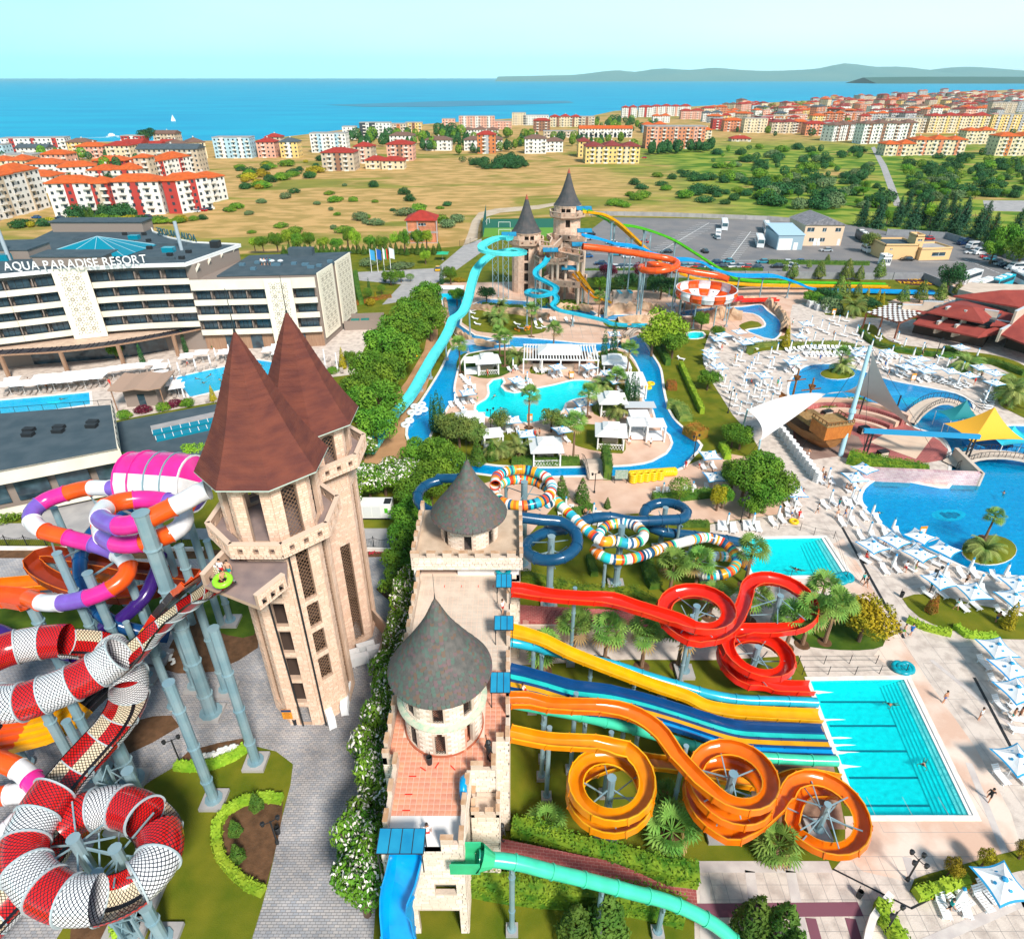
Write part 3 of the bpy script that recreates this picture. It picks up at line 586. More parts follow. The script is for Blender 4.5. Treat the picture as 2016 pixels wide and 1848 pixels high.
SL['str']=sd9('water_slide','rainbow striped closed tube slide coiling in three rings over the lawn',[('h',1030,972,12.4,10.1,3.5,195,-385),(1084,986,9.9),(1100,1000,9.8),(1122,1021,9.4),(1150,1048,9.0),(1185,1074,8.6),('h',1222,1060,8.3,6.6,2.65,240,560),(1170,1090,6.3),(1192,1106,6.1),(1225,1110,5.9),(1262,1102,5.7),(1299,1088,5.4),(1340,1076,5.0),('h',1402,1110,4.6,1.6,2.75,110,-270),(1440,1105,1.3),(1470,1122,.9)],O(.62,16),Cstr,1.9,step=.4,posts=(.25,.63),hubs=[(1032,972,11.3,13,.4,[10.6],3.2),(1222,1060,7.4,9.2,.4,[6.6,7.6],2.3),(1402,1110,3.1,4.6,.33,[2.2],2.4)])
adduv(SL['str'],O(.62,16))
SL['nav']=sd9('water_slide','dark navy closed tube slide with one loop by the turret and one further back',[(1015,1026,10.9),(1071,1033,10.4),('h',1085,1078,10.1,8.0,2.95,70,-230),(1075,1056,8.0),(1120,1048,7.7),(1160,1030,7.4),(1198,1026,7.1),(1248,1034,6.7),('h',1308,1018,6.3,4.6,2.7,270,560),(1272,1040,4.2),(1299,1054,3.6),(1362,1062,2.6),(1425,1070,1.5),(1452,1075,1.0)],O(.66),Cnav,2.4,bank=.0,hubs=[(1085,1078,9,10.6,.4,[8,9],2.5),(1308,1018,5.4,6.9,.35,[4.8],2.4)],posts=(.62,.9))
SL['nav2']=sd9('water_slide','dark blue tube slide half hidden in the trees behind the grey conical roof',[(905,950,10.5),(870,950,10),('h',868,985,9.8,8.5,2.9,90,290),(920,1008,8.1),(960,1020,7.8)],O(.62),Cnav,2.4)
Wf=6
SL['far_cyan']=sd9('raft_slide','long light cyan raft slide sweeping down the left side to the sand path',[(1004,473,20.6),(985,472,20.2),(965,478,19.8),(950,488,19.3),(953,497,18.8),(975,502,18.3),(1010,504,17.8),(1029,501,17.4),(1012,496,17.1),(985,500,16.6),(966,507,16.0),(951,519,15),(938,536,13.5),(930,560,11.8),(923,590,9.3),(915,612,7.6),(905,624,6.8),(893,632,6.6),(886,650,5.8),(877,668,4.8),(868,683,4.2),(859,696,4.0),(848,714,3.4),(833,741,2.4),(808,784,1.5),(770,827,.9),(745,866,.7),(727,893,.6)],U(2.1,.8),Cltc,4,posts=(.46,.60,.70,.76))
SL['far_body']=sd9('water_slide','cyan body slide twisting down in front of the far castle',[(1080,508,14.6),(1072,521,13.4),(1056,535,12.2),(1057,548,11.3),(1080,560,10.3),(1095,570,9.7),(1088,580,9.2),(1060,586,8.6),(1038,581,8.2),(1046,574,7.8),(1072,576,7.2),(1092,584,6.4),(1096,594,5.6),(1088,603,4.8),(1100,613,4),(1141,622,2.8),(1188,633,1.8),(1205,640,1.2),(1240,643,1),(1276,643,.8)],U(1.3,.6),Ccya,3,posts=(.12,.4,.72))
SL['far_or']=sd9('water_slide','orange twin body slide, the left one at the far castle',[(1126,541,9),(1140,557,6.8),(1158,578,4),(1170,588,2.4),(1182,593,1.2)],U(1.0,.6),Camb,2.6,posts=(.4,),postr=.15)
SL['far_ye']=sd9('water_slide','yellow twin body slide, the right one at the far castle',[(1135,536,9.4),(1150,557,7),(1166,576,4.4),(1182,589,2),(1202,597,.6)],U(1.1,.6),Cyel,2.6,posts=(.4,),postr=.15)
SL['far_red']=sd9('tube_slide','orange-red closed tube with one loop feeding the chequered bowl',[(1146,492,18.6),(1185,496,17.9),(1236,503,16.6),(1286,511,15.2),(1318,517,14.4),(1333,525,13.9),(1322,535,13.5),(1292,540,13.1),(1264,537,12.7),(1266,529,12.4),(1290,527,12.0),(1324,534,11.4),(1362,541,10.4),(1410,549,9.4),(1432,556,8.8)],O(.8),Cfor,3.4,posts=(.1,.25,.4,.62,.85))
SL['far_red2']=sd9('tube_slide','red exit tube and trough below the chequered bowl',[(1392,598,3.4),(1430,597,2.2),(1458,593,1.4)],O(.8),Cred,3)
SL['far_red3']=sd9('water_slide','flat red run-out trough on the pink deck right of the chequered bowl',[(1458,594,1.0),(1500,593,.8),(1531,592,.6)],U(1.6,.7),Cred,3)
pr2,ec2=lanes(2,2.3,.5)
SL['far_blue']=sd9('water_slide','two-lane bright blue slide waving across the car park to a long run-out',[(1148,465,21.6),(1178,471,20.6),(1208,481,18.8),(1230,484,18),(1256,488,17.2),(1286,501,15),(1324,511,13.6),(1362,513,13),(1385,520,11.6),(1400,528,10.4),(1438,541,8),(1470,544,7.2),(1511,544,6.9),(1532,546,6.4),(1563,556,4.4),(1595,569,1.9),(1620,573,1.1),(1664,573,.9),(1750,575,.8),(1842,577,.7)],pr2,[[Cblu,Cblu,Cblu]],3.6,ecol=ec2,posts=(.08,.18,.27,.36,.45,.52,.6),flange=.05)
SL['far_yel']=sd9('water_slide','yellow open slide dropping steeply from the highest far tower',[(1152,420,27),(1183,424,25.8),(1208,437,23.6),(1233,458,19.8),(1266,489,14),(1307,524,8),(1360,548,4.4),(1410,557,3),(1451,561,2),(1511,564,1),(1600,565,.9),(1750,567,.8)],U(1.5,.6),Cyel,3.6,posts=(.1,.22,.5))
SL['far_gre']=sd9('water_slide','green open slide crossing behind the yellow and blue ones',[(1152,416,27.2),(1188,431,24),(1213,444,21.4),(1246,448,20.2),(1278,456,18.8),(1320,472,16.2),(1362,497,12),(1403,523,7.6),(1430,540,4.6),(1451,551,2.6),(1511,557,1.4),(1600,559,1.0),(1745,562,.8)],U(1.5,.6),Cgre,3.6,posts=(.15,.25,.35,.5))
def bowl():
 c=G(1391,570,8.6);c.z=0;root=ey_('funnel_bowl',c,0,'red and white chequered funnel bowl standing on grey legs','water slide')
 R0=58/F*((c.y*cp+46*sp))
 rows=[(.12,5.4),(.5,5.6),(.80,6.1),(.97,6.9),(1.03,7.9),(1.0,8.9)];n=16
 for j in rq9(len(rows)-1):
  for i in rq9(n):
   mb=MB();r0,z0=rows[j];r1,z1=rows[j+1];sub=3;vs=[]
   for q in rq9(sub+1):
    a=2*pi*(i+q/sub)/n
    for rr,zz in((r0,z0),(r1,z1)):
     for th in(0,.12):vs.append((R0*rr*cos(a)+th*cos(a)*(j>1),R0*rr*sin(a)+th*sin(a)*(j>1),zz-th*(j<4)))
   fs=[]
   for q in rq9(sub):
    b=4*q;fs+=[(b,b+2,b+6,b+4),(b+1,b+5,b+7,b+3)]
   fs+=[(0,1,3,2),(4*sub,4*sub+2,4*sub+3,4*sub+1)]
   mb.add(vs,fs);mb.bd('bowl_panel',Cwhi if(i+(j+1)//2)%2 else Cfor,root,smooth=True)
 mb=MB();mb.lathe((0,0,0),[(R0-.02,8.85),(R0+.22,8.85),(R0+.22,9.02),(R0-.02,9.02)],32);mb.bd('bowl_rim',Cwhi,root)
 for i in rq9(8):
  a=2*pi*i/8+.2;post(root,R0*.86*cos(a),R0*.86*sin(a),0,6.6,.16,.8,'bowl_leg')
bowl()
_r=SL['far_body']
for(u,v,z)in((976,575,17),(996,577,17.5),(1060,600,8),(1230,560,15),(1265,560,17),(1290,565,12)):
 q=G(u,v+10,0);truss(SL['far_cyan']if u<1010 else _r if u<1100 else SL['far_red'],q.x,q.y,z,1.6)
mb=MB();q=G(905,1690,10.2);mb.box(q.x-.6,q.y-.7,9.7,q.x+1.0,q.y+.7,9.78);mb.box(q.x-.6,q.y-.75,9.7,q.x+1.4,q.y-.65,10.8);mb.box(q.x-.6,q.y+.65,9.7,q.x+1.4,q.y+.75,10.9);mb.cyl((q.x+1.3,q.y,10.35),(q.x+2.2,q.y,9.95),.95,.5,14,caps=False);mb.bd('start_funnel',Cgrn,SL['gfr'])
#   LEFT-HAND SLIDE COMPLEX
def column(root,u,v,zt,r=.45,foot=2.2,base=None):
 c=G(u,v,zt);return post(root,c.x,c.y,0,zt,r,foot,'centre_column')
def linkbar(root,a,b,w=.16):mb=MB();mb.bar(a,b,w);return mb.bd('brace',steel,root)
MC=[Cwhi,Cfor,Cpin,Cpur]
t1=sd9('tube_slide','closed tube slide in white, orange, pink and violet rings curling out of the tower balcony',[(419,978,24.2),(400,985,24.0),(379,997,23.7),(352,1011,23.4),(329,1022,23.1),(291,1040,22.7),(253,1050,22.4),(222,1046,22.1),(203,1032,21.8),(213,1015,21.5),(240,1003,21.3),(291,997,21),(341,1004,20.7),(366,1026,20.4),(364,1047,20.1),(345,1063,19.9),(312,1076,19.6),(266,1086,19.2),(228,1082,18.8),(208,1066,18.5),(206,1045,18.2),(216,1020,18.0),(238,998,17.9),(262,975,17.8)],O(.82,16),MC,2.6,step=.5)
t2=sd9('tube_slide','closed tube slide in white, orange, pink and violet rings sweeping wide round the far left',[(266,975,17.4),(240,974,17.2),(215,974,17),(177,974,16.7),(139,983,16.4),(101,996,16),(78,1012,15.7),(68,1030,15.4),(77,1048,15.1),(100,1061,14.8),(126,1068,14.5),(164,1078,14.1),(202,1088,13.7),(233,1101,13.3),(250,1115,13),(257,1131,12.6),(250,1150,12.2),(228,1169,11.8),(190,1186,11.2),(139,1198,10.7),(95,1199,10.3),(63,1190,10)],O(.84,16),[Cpur,Cwhi,Cfor,Cpin],2.6,step=.5)
t3=sd9('water_slide','orange open trough continuing from the ringed tube at the left edge',[(63,1190,10),(25,1184,9.6),(-20,1182,9.2),(-80,1190,8.8)],U(2.2,.9),Cfor,2.2)
for(u,v,z,r,ro)in((277,1010,24.6,.62,t1),(203,1008,19.6,.42,t1),(112,1089,16.6,.40,t2),(172,1128,14.4,.45,t2),(248,1225,8,.3,t2),(62,1195,9.4,.5,t3),(106,1000,15,.35,t2),(352,1075,19,.4,t1)):column(ro,u,v,z,r)
for a,b,ro in(((277,1020,23),(291,1040,22.2),t1),((277,1020,23),(240,1003,20.8),t1),((277,1030,22),(345,1063,19.2),t1),((203,1015,18.6),(177,974,16),t2),((203,1020,18),(216,1020,17.4),t1),((112,1100,15.6),(100,1061,14.2),t2),((112,1105,15),(164,1078,13.4),t2),((172,1135,13.6),(190,1186,10.6),t2),((172,1140,13),(233,1101,12.6),t2),((172,1150,12),(250,1150,11.6),t2),((62,1200,8.6),(139,1198,10),t3)):linkbar(ro,G(*a),G(*b))
def pods():
 c=G(320,948,19.8);root=ey_('funnel_capsule',c,0,'large pink, white and orange ribbed drum capsule joined into the tube slide','water slide')
 ax=Vc((1,-.12,0)).normalized();sd=Vc((ax.y,-ax.x,0));n=12;L_=3.4;Rr=3.05
 prof=[(-L_-.7,.5),(-L_,Rr*.92),(-L_*.5,Rr),(0,Rr),(L_*.5,Rr),(L_,Rr*.95),(L_+1.3,.55)]
 def pt(x,r,a):return ax*x+sd*(r*sin(a))+Vc((0,0,r*cos(a)))
 colr=lambda a:Cpin if-75<a<45 else Cwhi if 45<=a<105 else Cfor if 105<=a<165 else Cpur if a>=165 else Cpur
 for j in rq9(len(prof)-1):
  (x0,r0),(x1,r1)=prof[j],prof[j+1]
  for(a0,a1,m)in((-75,45,Cpin),(45,112,Cwhi),(112,150,Cfor),(150,215,Cpur if j%2 else Cfor),(215,285,Cpur)):
   if j==5:m=[Cpin,Cwhi,Cfor,Cpur,Cwhi][int((a0+80)//75)%5]
   mb=MB();k=max(2,int((a1-a0)/18));vs=[]
   for q in rq9(k+1):
    a=radians(a0+(a1-a0)*q/k)
    for xx,rr in((x0+.03,r0),(x1-.03,r1)):vs+=[pt(xx,rr,a),pt(xx,rr-.1,a)]
   fs=[]
   for q in rq9(k):b=4*q;fs+=[(b,b+2,b+6,b+4),(b+1,b+5,b+7,b+3),(b,b+4,b+5,b+1),(b+2,b+3,b+7,b+6)]
   mb.add(vs,fs);mb.bd('shell_panel',m,root,auto=30)
  mb=MB();k=24;vs=[]
  for q in rq9(k):
   a=2*pi*q/k
   for xx,rr in((x0-.07,r0-.08),(x0-.07,r0+.09),(x0+.07,r0+.09),(x0+.07,r0-.08)):vs.append(pt(xx,rr,a))
  mb.add(vs,[(4*q+a,4*q+(a+1)%4,4*((q+1)%k)+(a+1)%4,4*((q+1)%k)+a)for q in rq9(k)for a in rq9(4)]);mb.bd('hoop',Cwhi if j==5 else steel if j>2 else Cpin,root)
 mb=MB();mb.cyl(pt(L_+1.2,0,0),pt(L_+1.75,0,0),.62,n=18);mb.bd('end_cap',Cwhi,root,auto=40)
 for s_ in(-2,1.6):
  q=ax*s_;mb=MB();mb.cyl((q.x,q.y,-c.z),(q.x,q.y,-Rr-.1),.4);mb.bar(q+Vc((0,0,-Rr-.5)),pt(s_,Rr+.1,2.2),.2);mb.bar(q+Vc((0,0,-Rr-.5)),pt(s_,Rr+.1,-2.2),.2);mb.bd('support_post',steel,root)
pods()
def snakemat(name,ca,cb,line,edge=False):
 m=bpy.data.materials.new(name);m.use_nodes=True;n=m.node_tree;b=n.nodes['Principled BSDF'];b.inputs['Roughness'].default_value=.16;b.inputs['Specular IOR Level'].default_value=.6
 uv=n.nodes.new('ShaderNodeUVMap');q=n.nodes.new('ShaderNodeSeparateXYZ');n.links.new(uv.outputs[0],q.inputs[0])
 def M(op,a,c=None,d=None):
  x=n.nodes.new('ShaderNodeMath');x.operation=op
  for i,z in enumerate((a,c,d)):
   if z is None:continue
   if isinstance(z,(int,float)):x.inputs[i].default_value=z
   else:n.links.new(z,x.inputs[i])
  return x.outputs[0]
 u=M('MULTIPLY',q.outputs[0],3.8);v=M('MULTIPLY',q.outputs[1],2.6)
 a=M('FRACT',M('ADD',u,v));c=M('FRACT',M('ADD',M('SUBTRACT',u,v),50))
 da=M('ABSOLUTE',M('SUBTRACT',a,.5));dc=M('ABSOLUTE',M('SUBTRACT',c,.5))
 ln=M('GREATER_THAN',M('MAXIMUM',da,dc),.375)
 at=n.nodes.new('ShaderNodeAttribute');at.attribute_name='band'
 x=n.nodes.new('ShaderNodeMix');x.data_type='RGBA';n.links.new(ln,x.inputs[0]);x.inputs[6].default_value=(*ca,1);x.inputs[7].default_value=(*line,1)
 n.links.new(x.outputs[2],b.inputs['Base Color']);return m
Srd=snakemat('snake_red',(.72,.01,.01),None,(.02,.015,.02));Swh=snakemat('snake_white',(.82,.83,.84),None,(.015,.02,.035))
Sin=snakemat('snake_inside_cream',(.80,.68,.48),None,(.03,.03,.02));Sir=snakemat('snake_inside_red',(.60,.01,.01),None,(.03,.01,.01))
flg=mk('slide_flange_grey',(.42,.50,.53),.4)
def snake(spec,R_,opens,root,seg=2.1,step=.45,o0=95):
 P=path(spec,step);fr=frames(P);n=len(P);L=[0]
 for i in rq9(1,n):L.append(L[-1]+(P[i]-P[i-1]).length)
 T=L[-1];ns=round(T/seg);last=0
 def isopen(t):return any(a<=t<=b for a,b in opens)
 def shell(i0,i1,a0,a1,r,m,name,off=0.):
  k=max(4,int((a1-a0)/14));mb=MB();vs=[];uvs=[]
  for i in rq9(i0,i1+1):
   p,s_,u_,t=fr[i]
   for q in rq9(k+1):
    a=radians(a0+(a1-a0)*q/k);vs.append(p+s_*(r*sin(a))+u_*(r*cos(a))+u_*R_);uvs.append((L[i],a*r))
  K=k+1
  fs=[(i*K+q,i*K+q+1,(i+1)*K+q+1,(i+1)*K+q)for i in rq9(i1-i0)for q in rq9(k)]
  mb.add(vs,fs);ob=mb.bd(name,m,root,smooth=True);uv=ob.data.uv_layers.new(name='UVMap')
  for p_ in ob.data.polygons:
   for li_,vi in zip(p_.loop_indices,p_.vertices):uv.data[li_].uv=uvs[vi]
  return ob
 for kk in rq9(ns):
  tgt=T*(kk+1)/ns;j=last+1
  while j<n-1 and L[j]<tgt:j+=1
  t=(L[last]+L[j])/2/T;op=isopen(t);cA=kk%2
  if op:
   m0=(o0+176)/2
   for(a0,a1,w_)in((o0,m0,0),(m0,176,1),(184,360-m0,1),(360-m0,360-o0,0)):
    shell(last,j,a0,a1,R_,(Sir if(cA+w_)%2 else Sin),'trough_panel')
    shell(last,j,a0,a1,R_+.06,(Srd if(cA+w_)%2 else Swh),'trough_panel')
   shell(last,j,174,186,R_-.03,Cblk,'water_channel')
   for a in(o0,360-o0):shell(last,j,a-3,a+3,R_+.08,Cblk,'edge_strip')
  else:
   shell(last,j,-96,96,R_,Srd if cA else Swh,'cover_panel');shell(last,j,96,264,R_,Srd if cA else Swh,'trough_panel')
  p,s_,u_,tt=fr[last];mb=MB();vs=[];k=28;a0,a1=(o0,360-o0)if op else(-180,180)
  for q in rq9(k+1):
   a=radians(a0+(a1-a0)*q/k)
   for tf,rr in((-.06,R_-.02),(-.06,R_+.12),(.06,R_+.12),(.06,R_-.02)):vs.append(p+tt*tf+s_*(rr*sin(a))+u_*(rr*cos(a)+R_))
  mb.add(vs,[(4*q+a,4*q+(a+1)%4,4*q+4+(a+1)%4,4*q+4+a)for q in rq9(k)for a in rq9(4)]);mb.bd('flange',flg,root)
  last=j
  if last>=n-1:break
 return fr
sn=ey_('snake_slide',(0,0,0),0,'giant tube slide with red and white diamond snake pattern dropping from the tower','water slide')
snake([(452,1136,21.0),(430,1160,20.3),(392,1190,18.3),(354,1218,16.3),(320,1250,14.4),(291,1280,13.0),(255,1312,11.8)],2.15,[(0,1)],sn,o0=128)
snake([(265,1304,12.0),(228,1330,11.2),(177,1360,10.6),(120,1385,10.2),(50,1408,9.9),(-10,1405,9.6),(-45,1372,9.3),(-35,1335,9.1),(20,1305,8.9),(80,1290,8.7),(140,1284,8.5),(195,1290,8.3),(238,1312,8.1),(262,1350,7.9),(262,1395,7.7),(240,1438,7.5),(205,1480,7.3),(165,1525,7.1),(125,1575,6.9),(92,1625,6.7),(68,1675,6.5),(65,1722,6.3),(95,1765,6.1),(150,1793,5.9),(220,1790,5.8),(280,1762,5.7),(322,1715,5.6),(325,1665,5.5),(290,1625,5.4),(235,1610,5.2),(180,1625,4.9),(140,1655,4.5),(105,1700,4.0),(60,1760,3.4),(10,1815,2.8),(-40,1870,2.2)],1.55,[(.33,.37),(.46,.55),(.70,.74),(.79,.82),(.91,1)],sn)
for(u,v,z,r)in((144,1650,8.4,.42),(118,1662,0,0),(226,1670,7.4,.42),(190,1720,7.0,.42),(120,1343,11.8,.40),(82,1388,9.6,.42),(213,1245,0,0),(215,1440,7.0,.6),(185,1480,6.2,.5),(130,1420,8,.35)):
 if r:column(sn,u,v,z,r,2.4)
for u,v,z,r in((423,1577,15.2,.42),(505,1502,17.2,.42),(388,1352,12.0,.5),(455,1225,12,.35)):c=G(u,v,0);post(sn,c.x,c.y,0,z,r,2.0,'centre_column')
hub=[G(144,1650,8),G(226,1670,7),G(190,1720,6.6)]
mb=MB()
for q,h_ in enumerate(hub):
 for a in rq9(6):an=a*pi/3+q;mb.bar(h_+Vc((0,0,-.8)),h_+Vc((3.1*cos(an),3.1*sin(an),-1.2 if a%2 else .2)),.11)
 mb.bar(h_+Vc((0,0,-1)),hub[(q+1)%3]+Vc((0,0,-1)),.16)
mb.bd('spokes',steel,sn)
for(x0,y0)in((250,1790),(238,1560)):
 b=G(x0,y0,4.5);truss(sn,b.x,b.y,4.8 if y0>1600 else 7,1.5)
 for d in(-1.2,1.4):post(sn,b.x+d,b.y,0,4.9 if y0>1600 else 7.4,.42,2.2,'centre_column')
pr3,ec3=lanes(4,3.4,.4)
mk3=lambda*c:[[q,q,q,q,q]for q in c]
sd9('racing_slide','steep lane slide in black, red and yellow bands left of the snake slide',[(398,1128,21),(388,1140,20),(365,1160,17.8),(335,1190,15),(310,1222,12.4),(290,1252,10),(265,1285,8),(215,1335,6.2),(160,1385,5.2),(118,1425,4.8),(60,1444,4.4),(0,1456,4),(-60,1464,3.6)],pr3,mk3(Cfor,Cblk,Cblk,Cred,Cyel,Cyel,Cred,Cblk,Cblk,Cyel,Cyel,Cfor,Cblk,Cblk,Cyel),2.6,ecol=ec3,flange=.03,posts=(.45,.9),postr=.4)
sd9('tube_slide','dark orange half-open tube coiling low behind the big grey columns',[(390,1148,7.4),(345,1143,7.3),(301,1136,7.2),(262,1131,7),(210,1120,6.8),(152,1111,6.6),(112,1101,6.4),(84,1104,6.2),(70,1116,6.1),(80,1134,5.9),(110,1153,5.7),(152,1169,5.4),(202,1179,5.1),(253,1182,4.9),(290,1176,4.6),(340,1160,4.4)],U(1.7,1.25,flat=.45),Cbrn,2.6,posts=(.2,.5,.8),postr=.35)
sd9('water_slide','bright orange straight trough running to the left edge',[(215,1137,3),(190,1139,2.6),(108,1150,2),(0,1160,1.4),(-80,1168,1.2)],U(2.2,.9),Cora,2.8,posts=(.3,.7))
sd9('tube_slide','navy tube ring standing behind the ringed slide',[(300,1000,12),(262,1010,11.6),(225,1025,11.2),(197,1048,10.8),(174,1078,10.2),(163,1110,9.5),(164,1150,8.7),(180,1192,7.6),(215,1228,6.4),(250,1246,5.4),(290,1256,4.4),(330,1262,3.6)],O(.72),Cdbl,2.6,posts=(.25,.6),postr=.4)
sd9('tube_slide','dark violet tube curving down beside the navy ring',[(318,1100,10),(314,1130,9.4),(305,1152,8.8),(292,1182,8),(266,1210,7),(240,1232,6),(212,1243,5.2)],O(.7),Cpurd,2.4)
sd9('tube_slide','violet and navy tube running out at the left edge',[(-60,1238,2.6),(0,1250,2.4),(33,1265,2.2),(83,1282,2),(150,1300,1.6)],O(.75),[Cpur,Cpurd,Cdbl],2.6,posts=(.4,))
sd9('tube_slide','orange, white and pink tube piece at the left edge under the snake slide',[(-70,1492,6.6),(0,1508,6.2),(38,1522,5.8),(66,1542,5.4),(92,1575,5)],O(.82,16),[Cfor,Cfor,Cwhi,Cpin],2.2)
sd9('tube_slide','orange and white tube piece low at the left edge',[(-70,1590,4.4),(0,1580,4.4),(38,1573,4.4),(70,1572,4.3)],O(.8,16),[Cfor,Cwhi],2.2)
sd9('tube_slide','white ribbed tube piece at the left edge beside the snake ring',[(-60,1672,4.2),(-10,1662,4.2),(22,1648,4.2),(45,1625,4.2)],O(.8,16),[Cwhi],.5)
#   STONE BUILDINGS
stw=mk('castle_stone',(.56,.39,.29),.85,(.47,.33,.24),.8,.35,8,spec=.2,detail=6)
stb=mk('castle_stone_block',(.84,.60,.46),.85,(.74,.51,.38),1.1,.5,10,spec=.2,rnd=.05);stb=[stb,mk('castle_block_light',(.86,.64,.50),.85,(.78,.56,.43),1.3),mk('castle_block_dark',(.78,.54,.40),.85,(.70,.48,.35),1.3)]
stp=mk('castle_stone_pale',(.66,.54,.44),.85,(.56,.45,.36),.5,.4,8,spec=.2,detail=6)
stpb=mk('castle_pale_block',(.85,.73,.62),.85,(.76,.63,.52),.7,.5,10,spec=.2,rnd=.05);stpb=[stpb,mk('pale_block_light',(.86,.76,.66),.85),mk('pale_block_dark',(.76,.64,.53),.85)]
trimm=mk('stone_trim',(.70,.52,.40),.8)
floorm=mk('balcony_floor',(.22,.17,.17),.85,(.32,.24,.22),.6)
inner=mk('stone_shade_dark',(.07,.045,.035),.9)  # near-black brown, the shade of tower interiors put into the stone colour
roofb=mk('brown_shingle_roof',(.185,.058,.04),.9,(.12,.040,.034),.5,.6,5,spec=.15,detail=8,stretch=(1,1,3))
roofg=mk('weathered_slate',(.085,.08,.07),.8,(.15,.11,.10),.8,.3,7,spec=.3,rnd=.25,detail=7)
slates=[mk('slate_grey',(.085,.085,.08),.75,(.13,.12,.11),2),mk('slate_green',(.075,.12,.095),.75,(.10,.14,.12),2),mk('slate_purple',(.13,.085,.095),.75,(.17,.11,.11),2),mk('slate_brown',(.14,.095,.07),.75)]
mesh_m=mk('window_grille',(.26,.15,.09),.7)
meshd=mk('wrought_iron',(.02,.02,.02),.6)
def counted(base,mats,parent,items,name,lim=300,mk_one=None):
 """items: list of MB-producing closures sorted by nearness; the first lim become parts, the rest one stuff part"""
 pass
def bk9(parent,org,ex,ez_h,w,h,nrm,bw=.42,bh=.21,holes=(),mats=None,th=.03,jit=None,gap=.04,stuff=None,topf=None):
 """running-bond blocks on a flat wall: org corner, ex unit vector along, height h; holes = (x0,x1,z0,z1) in wall coords"""
 k=0;z=0;row=0
 while z<h-.05:
  z1=min(z+bh,h);x=-(row%2)*bw/2
  while x<w:
   L_=bw*R.choice((.8,1,1,1.25));xa=max(x,0);xb=min(x+L_,w);x+=L_
   if xb-xa<.06:continue
   segs=[(xa,xb)]
   for hx0,hx1,hz0,hz1 in holes:
    if z1>hz0+.02 and z<hz1-.02:
     ns=[]
     for a,b in segs:
      if b<=hx0 or a>=hx1:ns.append((a,b));continue
      if a<hx0:ns.append((a,hx0))
      if b>hx1:ns.append((hx1,b))
     segs=ns
   for a,b in segs:
    if b-a<.08:continue
    t=th*R.uniform(.6,1.3);p=[]
    for xx,zz in((a+gap/2,z+gap/2),(b-gap/2,z+gap/2),(b-gap/2,z1-gap/2),(a+gap/2,z1-gap/2)):p.append(org+ex*xx+Vc((0,0,zz)))
    f=[q+nrm*t for q in p];stuff.append((p+f,R.randrange(3)))
  z=z1;row+=1
def pbk(parent,bl,mats,name='stone_block',lim=300):
 F_=[(4,5,6,7),(0,1,5,4),(1,2,6,5),(2,3,7,6),(3,0,4,7)]
 bl.sort(key=lambda q:(q[0][4]-Vc((0,0,H))).length)
 for vs,mi in bl[:lim]:
  mb=MB();c=vs[4];mb.add([v-c for v in vs],F_,mi);o_=mb.bd(name,mats,parent);o_.location=c
 if len(bl)>lim:
  mb=MB()
  for vs,mi in bl[lim:]:mb.add(vs,F_,mi)
  mb.bd(name,mats,parent,kind='stuff')
def wp_(mb,org,ex,nrm,w,h,th,holes,mi=0):
 """solid wall w x h with rectangular holes (x0,x1,z0,z1); built from strips so openings are real"""
 xs=sorted({0,w,*[q for hh in holes for q in hh[:2]]});zs=sorted({0,h,*[q for hh in holes for q in hh[2:]]})
 for i in rq9(len(xs)-1):
  z0=None
  for j in rq9(len(zs)-1):
   cx=(xs[i]+xs[i+1])/2;cz=(zs[j]+zs[j+1])/2
   solid=not any(a<cx<b and c<cz<d for a,b,c,d in holes)
   if solid and z0 is None:z0=zs[j]
   if z0 is not None and(not solid or j==len(zs)-2):
    z1=zs[j+1]if solid else zs[j]
    a=org+ex*xs[i];b=org+ex*xs[i+1]
    v=[a,b,b-nrm*th,a-nrm*th];mb.add([q+Vc((0,0,z0))for q in v]+[q+Vc((0,0,z1))for q in v],[(0,3,2,1),(4,5,6,7),(0,1,5,4),(1,2,6,5),(2,3,7,6),(3,0,4,7)],mi);z0=None
def grille(mb,org,ex,x0,x1,z0,z1,nrm,d=.12,pitch=.28,w=.03,mi=0):
 a=org-nrm*d;W_=x1-x0;Hh=z1-z0;k=-Hh
 while k<W_:
  for sgn in(0,1):
   s0=max(0,-k);s1=min(Hh,W_-k)
   if s1-s0>.1:
    xa,xb=k+s0,k+s1
    if sgn:xa,xb=W_-xa,W_-xb
    mb.bar(a+ex*(x0+xa)+Vc((0,0,z0+s0)),a+ex*(x0+xb)+Vc((0,0,z0+s1)),w)
  k+=pitch
def octo(cx,cy,r,rot=0.0,n=8):return[Vc((cx+r*cos(2*pi*i/n+rot),cy+r*sin(2*pi*i/n+rot),0))for i in rq9(n)]
